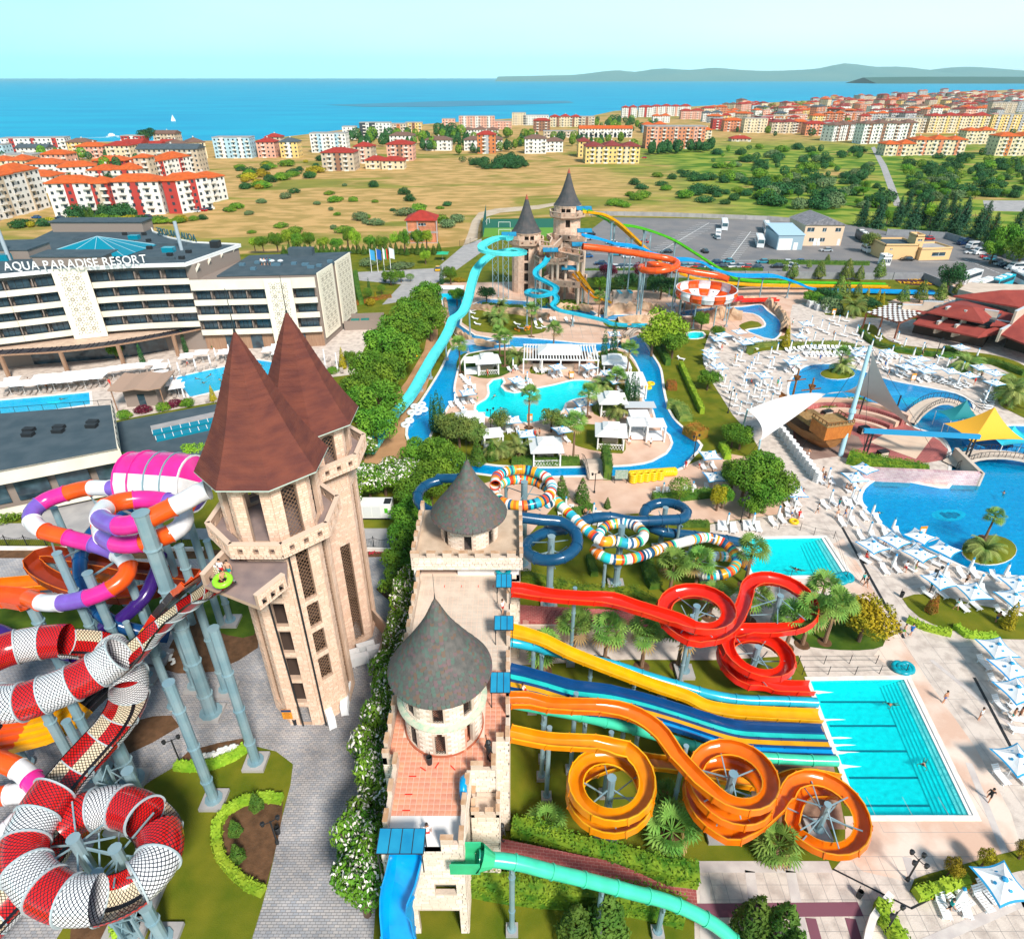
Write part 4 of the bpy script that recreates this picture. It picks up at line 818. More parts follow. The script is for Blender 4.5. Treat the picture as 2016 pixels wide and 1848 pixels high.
def pp_(root,poly,z,h,th,skip=(),wins=2,m=None,bl=None,cap=True,name='parapet',blk=(.42,.21),wz=.35,ws=.42):
 n=len(poly);mb=MB();cb=MB();gr=MB()
 cxy=Vc((sum(p.x for p in poly)/n,sum(p.y for p in poly)/n,0))
 for i in rq9(n):
  if i in skip:continue
  a=Vc((poly[i].x,poly[i].y,z));b=Vc((poly[(i+1)%n].x,poly[(i+1)%n].y,z));ex=(b-a);w_=ex.length;ex.normalize();nr=Vc((ex.y,-ex.x,0))
  if nr.dot((a+b)/2-Vc((cxy.x,cxy.y,z)))<0:nr=-nr
  k=wins if isinstance(wins,int)else wins[i];holes=[]
  for q in rq9(k):
   c=w_*(q+.5)/k if k>1 else w_/2;
   if k>1:c=w_*(.2+.6*q/(k-1))
   holes.append((c-ws/2,c+ws/2,wz,wz+ws))
  wp_(mb,a,ex,nr,w_,h,th,holes)
  for x0,x1,z0,z1 in holes:gr.box(x0,-.03,z0,x1,.0,z0+.03,0,Matrix.Translation(a-nr*th/2)@Matrix(((ex.x,nr.x,0,0),(ex.y,nr.y,0,0),(0,0,1,0),(0,0,0,1))));gr.bar(a+ex*(x0+x1)/2-nr*th/2+Vc((0,0,z0)),a+ex*(x0+x1)/2-nr*th/2+Vc((0,0,z1)),.025)
  if bl is not None and nr.y<.75:bk9(root,a,ex,0,w_,h,nr,blk[0],blk[1],holes,stuff=bl)
  if cap:cb.add([a+nr*.06+Vc((0,0,h)),b+nr*.06+Vc((0,0,h)),b-nr*(th+.06)+Vc((0,0,h)),a-nr*(th+.06)+Vc((0,0,h)),a+nr*.06+Vc((0,0,h+.09)),b+nr*.06+Vc((0,0,h+.09)),b-nr*(th+.06)+Vc((0,0,h+.09)),a-nr*(th+.06)+Vc((0,0,h+.09))],[(0,3,2,1),(4,5,6,7),(0,1,5,4),(1,2,6,5),(2,3,7,6),(3,0,4,7)]);cb.bd('coping',trimm,root);cb=MB()
 mb.bd(name,m or stw,root)
 if gr.v:gr.bd('parapet_bars',meshd,root)
def tw_(cx,cy,r,zbal,zeave,zapex,rbal,lb9,reave,lowplat=None,openf=(),doorf=None,rot=pi/8,gf=(),blk=True):
 root=ey_('stair_tower',(0,0,0),0,lb9,'tower')
 P=octo(cx,cy,r,rot);n=8;bl=[];mb=MB();gm=MB();gl=[]
 for i in rq9(n):
  a,b=P[i],P[(i+1)%n];ex=(b-a);w_=ex.length;ex.normalize();nr=Vc((ex.y,-ex.x,0))
  if nr.dot((a+b)/2-Vc((cx,cy,0)))<0:nr=-nr
  holes=[];ow=1.15;c=w_/2
  if i in gf:
   sp_=gf[i]
   for z0,z1 in sp_:holes.append((c-ow/2,c+ow/2,z0,z1))
  holes.append((c-.66,c+.66,zbal+.15,zeave-.8))
  wp_(mb,a,ex,nr,w_,zeave,.35,holes)
  for x0,x1,z0,z1 in holes:
   if nr.y<.6 and(x1-x0<1.2 and i!=5 or i==6):
    g=MB();grille(g,a,ex,x0,x1,z0,z1,nr,.2,.42,.035);g.bd('window_grille',mesh_m,root)
   if z1>zbal:
    for s_ in(0,1):
     for q in rq9(4):
      t0,t1=q/4,(q+1)/4;hx=(x1-x0)/2;xx0=x0+hx*t0 if s_==0 else x1-hx*t1;xx1=x0+hx*t1 if s_==0 else x1-hx*t0
      tt=(t0+t1)/2;dz=.42*(1-math.sqrt(1-(1-tt)**2))
      if dz>.02:v=[a+ex*xx0,a+ex*xx1,a+ex*xx1-nr*.35,a+ex*xx0-nr*.35];mb.add([q_+Vc((0,0,z1-dz))for q_ in v]+[q_+Vc((0,0,z1))for q_ in v],[(0,3,2,1),(0,1,5,4),(1,2,6,5),(2,3,7,6),(3,0,4,7)])
  if nr.y<.5 and blk:bk9(root,a,ex,0,w_,zeave,nr,.55,.25,holes,stuff=bl)
 mb.bd('wall',stw,root)
 pbk(root,bl,stb)
 for z in[3.3*q for q in rq9(1,8)]:
  if z<zbal-1:f_=MB();f_.prism([(p.x*.98+cx*.02-0,p.y*.98+cy*.02)for p in octo(cx,cy,r-.38,rot)],z-.15,z);f_.bd('floor_slab',inner,root)
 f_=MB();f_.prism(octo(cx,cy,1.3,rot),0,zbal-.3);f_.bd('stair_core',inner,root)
 B=octo(cx,cy,rbal,rot);f_=MB();f_.prism(B,zbal-.35,zbal,mit=1);f_.bd('balcony_floor',[stw,floorm],root)
 f_=MB();f_.lathe((cx,cy,0),[(r,zbal-1.5),(rbal-.4,zbal-.35)],8,a0=rot);f_.bd('corbel',stw,root)
 bl2=[];pp_(root,B,zbal-.35,1.35,.3,wins=3,bl=bl2,wz=.5,ws=.42);pbk(root,bl2,stb,'parapet_block',300)
 E0=octo(cx,cy,reave,rot);f_=MB();f_.lathe((cx,cy,0),[(r+.02,zeave-.5),(reave-.15,zeave-.02)],8,a0=rot);f_.bd('cornice',stw,root)
 f_=MB();f_.prism(E0,zeave-.02,zeave+.08);f_.bd('eave_edge',mk('eave_metal_pale',(.5,.62,.55),.6),root)
 for i in rq9(8):
  a,b=E0[i],E0[(i+1)%8];hh=zapex-zeave;vs=[];rows=7;fs=[]
  for j in rq9(rows+1):
   t=j/rows;k=(1-t)*(1-.10*sin(pi*min(1,t*1.1)))
   if j==rows:k=.012
   for p in(a,b):vs.append((cx+(p.x-cx)*k,cy+(p.y-cy)*k,zeave+.08+hh*t))
  fs=[(2*j,2*j+1,2*j+3,2*j+2)for j in rq9(rows)]
  f_=MB();f_.add(vs,fs);f_.bd('roof_facet',roofb,root)
 f_=MB();k=0;z=.3;hh=zapex-zeave
 while z<hh-.8:
  t=z/hh;kk=(1-t)*(1-.10*sin(pi*min(1,t*1.1)));rr=reave*kk;f_.lathe((cx,cy,zeave+.08+z),[(rr+.035,-.02),(rr+.012,.03)],8,a0=rot);z+=.42
 f_.bd('shingle_course',roofb,root,kind='stuff')
 f_=MB();f_.cyl((cx,cy,zapex-.3),(cx,cy,zapex+.2),.12,.09);f_.cyl((cx,cy,zapex+.2),(cx,cy,zapex+3.2),.04,.02);f_.bd('lightning_rod',dark,root)
 return root
wf=[(3.2,5.4),(6.3,9.2),(9.9,12.6),(13.2,15.6),(16.2,20)]
gfA={5:[(0.02,2.6)]+[(3.3*q+.1,3.3*q+2.7)for q in rq9(1,6)],6:[(5.6,8.4),(9.0,11.7),(12.3,15),(15.6,21)],7:[(1,21)],4:[(2,21)],3:[(2,21)],0:[(3,20)]}
TA=tw_(-20.35,46.3,4.0,22.3,28.2,39.0,5.5,'front stair tower with eight-sided brown pointed roof and stone balcony',5.25,gf=gfA,openf=(5,4),rot=pi/8)
TB=tw_(-19.7,56.0,3.95,23.3,27.4,37.4,5.4,'rear stair tower with eight-sided brown pointed roof behind the front one',5.1,gf={5:[(.1,2.6)],6:[(.8,14)],7:[(.5,20)],0:[(1,20)]},openf=(6,7),rot=pi/8)
def lowplat():
 z=20.6;p=[G(394,1130,z+1.1),G(505,1173,z+1.1),G(560,1130,z+1.1),G(560,1085,z+1.1),G(440,1080,z+1.1)]
 pl=[Vc((q.x,q.y,0))for q in p]
 f_=MB();f_.prism(pl,z-.35,z,mit=1);f_.bd('platform_floor',[stw,floorm],TA)
 bl=[];pp_(TA,[pl[1],pl[2],pl[3],pl[4],pl[0]],z-.35,1.4,.3,skip=(1,2,4),wins=3,bl=bl);pbk(TA,bl,stb,'parapet_block',100)
lowplat()
mb=MB();mb.cyl((-20.35-.3,42.5,0),(-20.35-.3-.4,42.4,20),.09);mb.cyl((-18.4,42.55,0),(-18.4,42.5,21.8),.09);mb.bd('drain_pipe',dark,TA)
mb=MB();mb.cbox((-22.0,42.52,1.0),.95,.05,1.35);sg=mb.bd('notice_board',mk('sign_orange',(.80,.30,.02),.5),None);tag(sg,'small orange notice with dark blue header on the foot of the front tower','sign')
mb=MB();mb.cbox((-22.0,42.48,2.05),.95,.05,.28);mb.bd('header',mk('sign_navy',(.01,.05,.15),.5),sg)
mb=MB()
for i in rq9(5):mb.cbox((-22.0,42.49,1.15+i*.17),.7-(i%3)*.12,.012,.05)
mb.bd('text_line',mk('sign_ink',(.25,.08,.01),.6),sg)
mb=MB();q=[G(722,1212,0),G(762,1258,0),G(745,1325,0)]
for a,b in zip(q,q[1:]):
 ex=(b-a).normalized();nr=Vc((ex.y,-ex.x,0));wp_(mb,a,ex,nr,(b-a).length,2.2,.25,[])
tag(mb.bd('garden_wall',stw),'low curved stone wall at the foot of the rear stair tower','wall')
CX0,CX1=-9.6,-.2
cas=ey_('castle_bridge',(0,0,0),0,'long battlemented castle building with terraces that the slides start from','castle')
ZD=11.0
tile1=mk('terrace_tile_salmon',(.62,.24,.14),.7,(.74,.36,.25),1.4,.2,6,rnd=.06,detail=6);tile2=mk('terrace_tile_cream',(.66,.56,.46),.7,(.58,.47,.38),.9,0,rnd=.05)
white_w=mk('white_render_wall',(.80,.78,.76),.8);grout=mk('tile_grout',(.80,.60,.48),.9);white_w=mk('white_render_wall',(.80,.78,.76),.8)
def tiles(parent,poly,z,s_,m,lim=300,ref=None,skipc=None):
 xs=[p[0]for p in poly];ys=[p[1]for p in poly];L_=[];y=min(ys)
 while y<max(ys):
  x=min(xs)
  while x<max(xs):
   if pip(x+s_/2,y+s_/2,poly)and not(skipc and hypot(x+s_/2-skipc[0],y+s_/2-skipc[1])<skipc[2]):L_.append((x,y))
   x+=s_
  y+=s_
 L_.sort(key=lambda q:q[1]);g=.02;mb=MB();mb.box(-s_/2+g,-s_/2+g,0,s_/2-g,s_/2-g,.025);me=mb.mesh('floor_tile',m)
 for x,y in L_[:lim]:inst('floor_tile',me,parent,(x+s_/2,y+s_/2,z+R.uniform(0,.004)))
 mb=MB()
 for x,y in L_[lim:]:zz=R.uniform(0,.004);mb.box(x+g,y+g,z,x+s_-g,y+s_-g,z+.025+zz)
 if mb.v:mb.bd('floor_tile',m,parent,kind='stuff')
body=[(-8.7,24.2),(-3.2,24.2),(-3.2,26.6),(-3.0,29.6),(-1.2,29.6),(-1.2,32.0),(-.2,32.0),(-.2,51.3),(.8,51.3),(.8,58.6),(-9.8,58.6),(-9.8,51.3),(-9.6,51.3),(-9.6,30.6),(-8.7,30.6)]
mb=MB();n=len(body);blk_=[]
for i in rq9(n):
 a=Vc((*body[i],0));b=Vc((*body[(i+1)%n],0));ex=(b-a).normalized();nr=Vc((ex.y,-ex.x,0));w_=(b-a).length;holes=[]
 if i==0:holes=[(1.9,4.9,0,3.3),(3.3,4.8,5.6,6.8)]
 if i==8:pass
 if abs(ex.y)>.9 and w_>10 and nr.x>0:holes=[(14.3,15.8,0,2.8),(16.2,17.6,0,2.8)]
 wp_(mb,a,ex,nr,w_,ZD,.35,holes)
 if nr.y<.5:bk9(cas,a,ex,0,w_,ZD,nr,.62,.27,holes,stuff=blk_)
mb.bd('wall',stp,cas);
mb=MB();mb.prism([(p[0],p[1])for p in body],ZD-.4,ZD);mb.bd('terrace_slab',grout,cas)
mb=MB();mb.box(-8.4,24.5,11,-3.5,26.6,11.04);mb.bd('landing_slab',white_w,cas);mb=MB();mb.box(-8.4,27.5,0.02,-3.5,27.6,9);mb.bd('inner_wall',stp,cas)
T1=(-5.3,34.6,3.35)
tiles(cas,[(-8.4,26.6),(-3.5,26.6),(-3.4,29.9),(-1.5,29.9),(-1.5,32.3),(-.55,32.3),(-.55,39.6),(-9.3,39.6),(-9.3,31),(-8.4,31)],ZD,.42,tile1,300,skipc=T1)
tiles(cas,[(-9.3,39.6),(-.55,39.6),(-.55,52),(-9.3,52)],ZD,.5,tile2,120)
def mw_(pts,z,h,th,mw=.9,gw=.8,mh=.6,m=None,lean=0,bl=None,name='parapet'):
 mb=MB();cb=MB()
 for a,b in zip(pts,pts[1:]):
  a=Vc((*a[:2],z));b=Vc((*b[:2],z));ex=(b-a).normalized();nr=Vc((ex.y,-ex.x,0));w_=(b-a).length
  wp_(mb,a,ex,nr,w_,h,th,[])
  if bl is not None and nr.y<.5:bk9(cas,a,ex,0,w_,h,nr,.6,.25,[],stuff=bl)
  k=max(1,round(w_/(mw+gw)));st=w_/k
  for q in rq9(k):
   c=a+ex*(st*q);f_=MB();wp_(f_,c+Vc((0,0,h)),ex,nr,min(mw,st*.55),mh,th,[]);f_.bd('merlon',m or stp,cas)
   wp_(cb,c+ex*-.02+nr*.02+Vc((0,0,h+mh)),ex,nr,min(mw,st*.55)+.04,.07,th+.04,[]);cb.bd('merlon_cap',mk('stone_cap_worn',(.62,.42,.28),.9,(.45,.26,.14),1.5),cas);cb=MB()
 mb.bd(name,m or stp,cas)
pbl=[]
mw_([(-8.7,30.6),(-8.7,26.4)],ZD,.75,.3,bl=pbl);mw_([(-9.6,51.3),(-9.6,30.6)],ZD,.75,.3);mw_([(-9.6,30.6),(-8.7,30.6)],ZD,.75,.3)
mw_([(-3.2,24.2),(-3.2,26.6),(-3.0,29.6)],ZD,.75,.3,bl=pbl);mw_([(-3.0,29.6),(-1.2,29.6)],ZD,.75,.3,bl=pbl);mw_([(-1.2,29.6),(-1.2,32),(-.2,32)],ZD,.75,.3,bl=pbl)
mw_([(-.2,32),(-.2,34.2)],ZD,.75,.3,bl=pbl);mw_([(-.2,35.0),(-.2,36.2)],ZD,.75,.3,bl=pbl);mw_([(-.2,38.6),(-.2,41.2)],ZD,.75,.3,bl=pbl);mw_([(-.2,42.4),(-.2,46.4)],ZD,.75,.3,bl=pbl);mw_([(-.2,48),(-.2,51)],ZD,.75,.3,bl=pbl)
mw_([(-4.7,24.2),(-3.2,24.2)],ZD,.75,.3,bl=pbl);mw_([(-8.7,26.4),(-8.7,24.2),(-7.7,24.2)],ZD,.6,.3,bl=pbl)
for(x0,y0,x1,y1,zt)in((-2.95,27.6,-.9,29.5,9.2),):
 mb=MB();q=[(x0,y0),(x1,y0),(x1,y1),(x0,y1)]
 for i in rq9(4):
  a=Vc((*q[i],0));b=Vc((*q[(i+1)%4],0));ex=(b-a).normalized();nr=Vc((ex.y,-ex.x,0));w_=(b-a).length
  wp_(mb,a,ex,nr,w_,zt,.3,[]);
  if nr.y<.5:bk9(cas,a,ex,0,w_,zt,nr,.6,.27,[],stuff=blk_)
 mb.prism(q,zt-.5,zt-.3);mb.bd('bastion',stp,cas);mw_([q[3],q[0],q[1],q[2]],zt,.3,.25,.6,.6,.45)
pbk(cas,blk_,stpb);pbk(cas,pbl,stpb,'parapet_block',200)
ZK=13.4
mb=MB();mb.box(-10.1,51.3,ZK-.4,1.1,60.6,ZK);mb.bd('keep_floor',[mk('keep_floor_stone',(.60,.47,.35),.85,(.48,.36,.26),.7)],cas)
mb=MB();mb.box(-9.7,55.6,ZD-.1,.7,60.4,ZK-.4);mb.box(-5.6,52.3,ZD,.7,52.6,ZK-.4);mb.bd('keep_wall',white_w,cas)
mb=MB();mb.box(-9.9,51.35,ZD,-9.4,52,ZK-.4);mb.bd('keep_pier',white_w,cas)
kb=[];mw_([(-10.1,60.6),(-10.1,51.3)],ZK-.9,1.5,.35);mw_([(-10.1,51.3),(1.1,51.3)],ZK-.9,1.5,.35,bl=kb);mw_([(1.1,51.3),(1.1,60.6)],ZK-.9,1.5,.35);pbk(cas,kb,stpb,'parapet_block',100)
def turret(cx,cy,z0,rw,ze,re,za,lb9,tiers=1,lim=300):
 root=ey_('round_turret',(cx,cy,0),0,lb9,'turret');n=32;zs=[z0]+([z0+3.3]if tiers==2 else[])+[ze]
 nd=8 if tiers==2 else 7
 for t in rq9(len(zs)-1):
  za0,za1=zs[t],zs[t+1];wh=(.15 if t==0 and tiers==2 else .5,min(2.5,za1-za0-.5))
  if tiers==1:wh=(.05,1.9)
  ops=[(-pi/2+2*pi*(k+(.0 if tiers==2 and t==0 else .0))/nd,.115*2.9/rw*1.25)for k in rq9(nd)]
  mb=MB();N=96
  def solid(a,z):
   for ca,hw in ops:
    d=abs((a-ca+pi)%(2*pi)-pi)
    if d<hw and wh[0]<z<wh[1]:
     ar=wh[1]-.55
     if z<ar or(d/hw)**2+((z-ar)/.55)**2<1:return False
   return True
  hh=za1-za0;rows=14
  for i in rq9(N):
   a=2*pi*(i+.5)/N;a0=2*pi*i/N;a1=2*pi*(i+1)/N;run=None
   for j in rq9(rows+1):
    s_=j<rows and solid(a,hh*(j+.5)/rows)
    if s_ and run is None:run=j
    if not s_ and run is not None:
     zl,zh=za0+hh*run/rows,za0+hh*j/rows;ri=rw-.3
     v=[(rw*cos(a0),rw*sin(a0),zl),(rw*cos(a1),rw*sin(a1),zl),(ri*cos(a1),ri*sin(a1),zl),(ri*cos(a0),ri*sin(a0),zl)];v+=[(x,y,zh)for x,y,_ in v]
     mb.add(v,[(0,3,2,1),(4,5,6,7),(0,1,5,4),(1,2,6,5),(2,3,7,6),(3,0,4,7)]);run=None
  mb.bd('wall',stp,root)
  bl=[];rr=0;z=0
  while z<hh-.1:
   k=int(2*pi*rw/.55);
   for q in rq9(k):
    a0=2*pi*(q+(rr%2)/2)/k;a1=a0+2*pi/k-.04/rw;am=(a0+a1)/2
    if sin(am)>.55:continue
    if all(solid(x_,y_)for x_ in(a0,am,a1)for y_ in(z+.02,z+.2)):
     t_=rw+.03;v=[Vc((r_*cos(a_),r_*sin(a_),za0+z_))for r_ in(rw-.01,t_)for a_,z_ in((a0,z+.02),(a1,z+.02),(a1,min(hh,z+.25)-.02),(a0,min(hh,z+.25)-.02))]
     bl.append((v,R.randrange(3)))
   z+=.26;rr+=1
  pbk(root,bl,stpb,'stone_block',140)
  for ca,hw in ops:
   if sin(ca)>.5:continue
   g=MB();r_=rw-.12;w_=2*hw*r_;c=Vc((r_*cos(ca),r_*sin(ca),za0));ex=Vc((-sin(ca),cos(ca),0));nr=Vc((cos(ca),sin(ca),0))
   if t==0 and tiers==2 and abs(ca+pi/2-2*pi/8)<.1:continue
   org=c-ex*w_/2;grille(g,org,ex,0,w_,wh[0],wh[1]-.7,nr,0,.2,.022)
   for q in rq9(9):a=pi*q/8;g.bar(c+Vc((0,0,wh[1]-.6)),c+ex*(w_/2*cos(a))+Vc((0,0,wh[1]-.6+.5*sin(a))),.022)
   g.bd('window_grille',meshd,root)
 if tiers==2:
  mb=MB();mb.lathe((0,0,0),[(rw,zs[1]-.28),(rw+.42,zs[1]-.05),(rw+.45,zs[1]+.05),(rw,zs[1]+.18)],48);mb.bd('ledge',mk('mossy_ledge',(.36,.50,.36),.9,(.62,.55,.42),2.5,.3,8,detail=8),root,smooth=True)
  mb=MB();mb.lathe((0,0,0),[(rw,z0+.03),(rw+.12,z0+.03),(rw+.12,z0+.16),(rw,z0+.16)],40);mb.bd('plinth',mk('plinth_brick',(.42,.12,.06),.8),root)
  mb=MB();mb.prism([(1.9*cos(2*pi*i/20),1.9*sin(2*pi*i/20))for i in rq9(20)],z0+3.1,z0+3.3);mb.prism([((rw-.3)*cos(2*pi*i/20),(rw-.3)*sin(2*pi*i/20))for i in rq9(20)],z0+0,z0+.03);mb.bd('inner_floor',tile1,root)
  for i in rq9(6):mb=MB();mb.box(.4,-2.6+i*.3,z0,1.9,-2.3+i*.3,z0+.18*(i+1));mb.bd('step',tile1,root)
 else:mb=MB();mb.prism([((rw-.3)*cos(2*pi*i/20),(rw-.3)*sin(2*pi*i/20))for i in rq9(20)],z0-.05,z0+.05);mb.bd('inner_floor',floorm,root)
 hh=za-ze;prof=[(1.0,0),(.95,.05),(.84,.15),(.71,.26),(.58,.37),(.46,.48),(.34,.59),(.225,.71),(.11,.86),(.004,1)]
 def rad(t):
  for(r0,t0),(r1,t1)in zip(prof,prof[1:]):
   if t<=t1:return re*(r0+(r1-r0)*(t-t0)/(t1-t0))
  return 0.01
 mb=MB();mb.lathe((0,0,ze-.02),[(0.05,.03),(re+.04,0),(re+.04,.05)]+[(re*r-.05,hh*t)for r,t in prof],40);mb.bd('roof',roofg,root,smooth=True)
 sz=.30 if tiers==2 else .30;pts=[];z=0;row=0;S_=[]
 while z<hh*.97:
  r_=rad(z/hh);k=max(7,int(2*pi*r_/sz));dz=hh*.001;sl_=(rad(min(1,z/hh+.03))-r_)/(.03*hh);ln=math.sqrt(1+sl_*sl_);up=(1/ln,sl_/ln)
  for q in rq9(k):
   a=2*pi*(q+(row%2)/2)/k+R.uniform(-.01,.01)
   if sin(a)>.6:continue
   wv=2*pi*r_/k*.5;Lg=.36;cc=[(-wv,Lg),(-wv,.10),(-wv*.6,.02),(0,-.01),(wv*.6,.02),(wv,.10),(wv,Lg)]
   vs=[];er=Vc((cos(a),sin(a),0));et=Vc((-sin(a),cos(a),0));tl=R.uniform(0,.012)
   for x_,s_ in cc:
    rr_=r_+up[1]*s_+.03-.025*s_/Lg+tl;vs.append(er*rr_+et*x_*.97+Vc((0,0,ze+z+up[0]*s_+.02)))
   S_.append((vs,R.choices((0,1,2,3),(6,3 if er.x<.2 else 1,1.3,.9))[0],row+R.random()))
  z+=.22/ln if ln<3 else .1;row+=1
 S_.sort(key=lambda q:q[2]+q[0][0].y*2+100*(q[0][0].y>.3))
 for vs,mi,_ in S_[:lim]:
  m_=MB();c=vs[3];m_.add([v-c for v in vs],[(0,1,2,3,4,5,6)]);m_.bd('slate',slates[mi],root).location=c
 m_=MB()
 for vs,mi,_ in S_[lim:]:m_.add(vs,[(0,1,2,3,4,5,6)],mi)
 m_.bd('slate',slates,root,kind='stuff')
 mb=MB();mb.cyl((0,0,za-.2),(0,0,za+.5),.07,.02);mb.cyl((0,0,za),(0,0,za+2.2),.015);mb.bd('finial',dark,root)
 return root
turret(-5.35,34.2,ZD+.03,3.0,17.4,3.85,24.1,'front round turret with fish-scale conical roof and green mossy ledge',2)
turret(-4.5,56.2,ZK,3.0,16.2,3.95,22.4,'rear round turret with plain grey conical roof on the castle keep',1)
#   HOTEL
cream=mk('cream_panel',(.80,.74,.62),.6,(.74,.67,.55),.3);taupe=mk('taupe_wall',(.26,.21,.18),.8);glassd=mk('dark_window_glass',(.015,.03,.045),.12,(.05,.10,.13),.5,spec=.8,detail=2)
glassc=mk('skylight_glass',(.0,.22,.32),.12,spec=.8);roofd=mk('grey_roof_felt',(.045,.075,.095),.85,(.07,.10,.12),.35,.2,6,detail=8);wood=mk('timber_cladding',(.36,.22,.14),.75,(.28,.16,.10),1.2,stretch=(4,4,.3))
canb=mk('canopy_slats_dark',(.018,.018,.03),.6);gravel=mk('roof_gravel',(.60,.45,.34),.95,(.50,.36,.27),.6)
leafm0=None
def V2(a,z=0):return Vc((a[0],a[1],z))
def strip(mb,a,b,z0,z1,th,mi=0,out=0.0):
 ex=(b-a).normalized();nr=Vc((ex.y,-ex.x,0));
 v=[a+nr*out,b+nr*out,b+nr*(out-th),a+nr*(out-th)]
 mb.add([Vc((q.x,q.y,z0))for q in v]+[Vc((q.x,q.y,z1))for q in v],[(0,3,2,1),(4,5,6,7),(0,1,5,4),(1,2,6,5),(2,3,7,6),(3,0,4,7)],mi)
def facade(root,pts,levels,bandh=1.15,proud=1.3,bay=3.9,topband=None,skip=None):
 """pts: plan polyline left to right seen from outside; recessed glazing behind cream balcony bands"""
 P=cm_([V2(p)for p in pts],bay)
 segs=list(zip(P,P[1:]))
 for zi,z in enumerate(levels):
  bd=MB();rl=MB();sl_=MB()
  for a,b in segs:
   strip(bd,a,b,z-.25,z+bandh-.15,.25,out=proud);strip(sl_,a,b,z-.2,z,proud-.1,out=proud-.2);strip(rl,a,b,z+bandh+.05,z+bandh+.12,.08,out=proud-.05)
  bd.bd('balcony_band',cream,root);rl.bd('balcony_rail',dark,root);sl_.bd('balcony_slab',taupe,root)
  top=levels[zi+1]if zi+1<len(levels)else z+3.2
  for k,(a,b)in enumerate(segs):
   ex=(b-a).normalized();L_=(b-a).length
   if L_<1:continue
   g=MB();c=(a+b)/2;g.box(-L_*.38,-.04,0,L_*.38,.06,top-z-.55);rz=atan2(ex.y,ex.x)
   w_=inst('window',g.mesh('window',glassd),root,(c.x,c.y,z+.05),rz)
   f_=MB();
   for x_ in(-.38,-.13,.13,.38):f_.box(L_*x_-.05,-.10,0,L_*x_+.05,-.045,top-z-.55)
   inst('frame',f_.mesh('frame',dark),w_)
   if k%1==0:d_=MB();nr=Vc((ex.y,-ex.x,0));d_.bar(a+Vc((0,0,z+1.4)),a+nr*(proud-.35)+Vc((0,0,z+1.4)),.18,2.6);d_.bd('balcony_divider',taupe,root)
hot=ey_('hotel',(0,0,0),0,'curved five-storey hotel with cream balcony bands, lattice panels and dark grey roof','hotel')
fl=[(-128,124),(-118,131.5),(-106,137),(-97.8,141),(-92.1,143.3),(-82.8,145.6),(-71.7,147.0),(-60,148),(-50,148.8),(-44.65,149.57)]
mainP=[(-150,112),(-128,124.5),(-118,132),(-106,137.6),(-97.8,141.6),(-92.1,143.9),(-82.8,146.2),(-70.2,147.2),(-66.6,164.2),(-78.74,166),(-87.6,171.5),(-95,179),(-101,188),(-122,184),(-119.3,171),(-150,166)]
wingP=[(-70.2,147.6),(-60,148.6),(-50,149.4),(-44.65,150.1),(-41.48,172.1),(-66,168)]
mb=MB();mb.prism(mainP,0,19.6);mb.bd('main_block',taupe,hot)
mb=MB();mb.prism(wingP,0,16.4);mb.bd('wing_block',taupe,hot)
facade(hot,fl[:7],[6.2,9.5,12.6,15.9],bay=3.8)
facade(hot,fl[6:],[4.1,7.6,11.0],bay=3.8)
mb=MB();P=cm_([V2(p)for p in fl[6:]],4)
for a,b in zip(P,P[1:]):strip(mb,a,b,14.2,16.5,.3,out=1.3)
mb.bd('top_band',cream,hot)
mb=MB()
for a,b in zip(P,P[1:]):strip(mb,a,b,.0,3.9,.2,out=.25)
mb.bd('ground_floor_cladding',wood,hot)
for i in(1,2,4):
 a=P[i];mb=MB();mb.cbox((a.x,a.y-.35,0.1),2.6,.1,3.2,.05);mb.bd('ground_window',glassd,hot)
roofP=[(-150,110)]+[(p[0]+.3,p[1]-1.6)for p in fl[:6]]+[(-71.2,145.2),(-66.0,164.6),(-78.5,167),(-87,172.5),(-94.5,180),(-99.5,189),(-123,185),(-120.5,171),(-150,167)]
mb=MB();mb.prism(roofP,19.6,20.1,mi=1,mit=0);mb.bd('roof',[roofd,white],hot)
mb=MB();
for a,b in zip(roofP[1:],roofP[2:-2]):strip(mb,V2(a),V2(b),20.1,20.4,.35,out=.05)
mb.bd('roof_edge',white,hot)
mb=MB();mb.prism([(-66.5,148.6),(-44.2,150.6),(-41.2,172.4),(-66,168.4)],16.5,16.75);mb.bd('wing_roof',roofd,hot)
for x,y,zz in((-69.8,147.4,0),(-69.2,152,0),(-68.4,157,0),(-67.5,162,0)):
 mb=MB();mb.bar((x-1.5,y,16.6),(x+.6,y,19.7),.35,.5);mb.bd('roof_strut',cream,hot)
mb=MB();mb.box(-121,180,19.9,-97,185.5,22.5);mb.bd('roof_stair_block',taupe,hot);mb=MB();mb.box(-121.3,179.7,22.5,-96.7,185.8,22.75);mb.bd('upper_roof',roofd,hot)
c=VY(193,483,158);mb=MB();b0=[(-108,152),(-88,152),(-86,164),(-106,166)];ap=Vc((-97,159,23.2));vs=[Vc((*p,20.2))for p in b0]+[ap]
mb.add(vs,[(0,1,4),(1,2,4),(2,3,4),(3,0,4)]);s_=mb.bd('skylight',glassc,hot)
mb=MB()
for p,q in zip(b0,b0[1:]+b0[:1]):
 mb.bar((*p,20.25),ap,.12)
 for t in(.33,.66):m_=V2(p)*(1-t)+V2(q)*t;mb.bar((m_.x,m_.y,20.25),ap,.08)
mb.bd('glazing_bar',mk('glazing_bars',(.35,.55,.62),.4),s_)
mb=MB();mb.box(-103,143.6,20.1,-88,147.5,22.0);mb.bd('sign_backing',taupe,hot)
mb=MB();mb.box(-103.3,143.4,22.0,-87.7,150,22.2);mb.bd('plant_roof',roofd,hot)
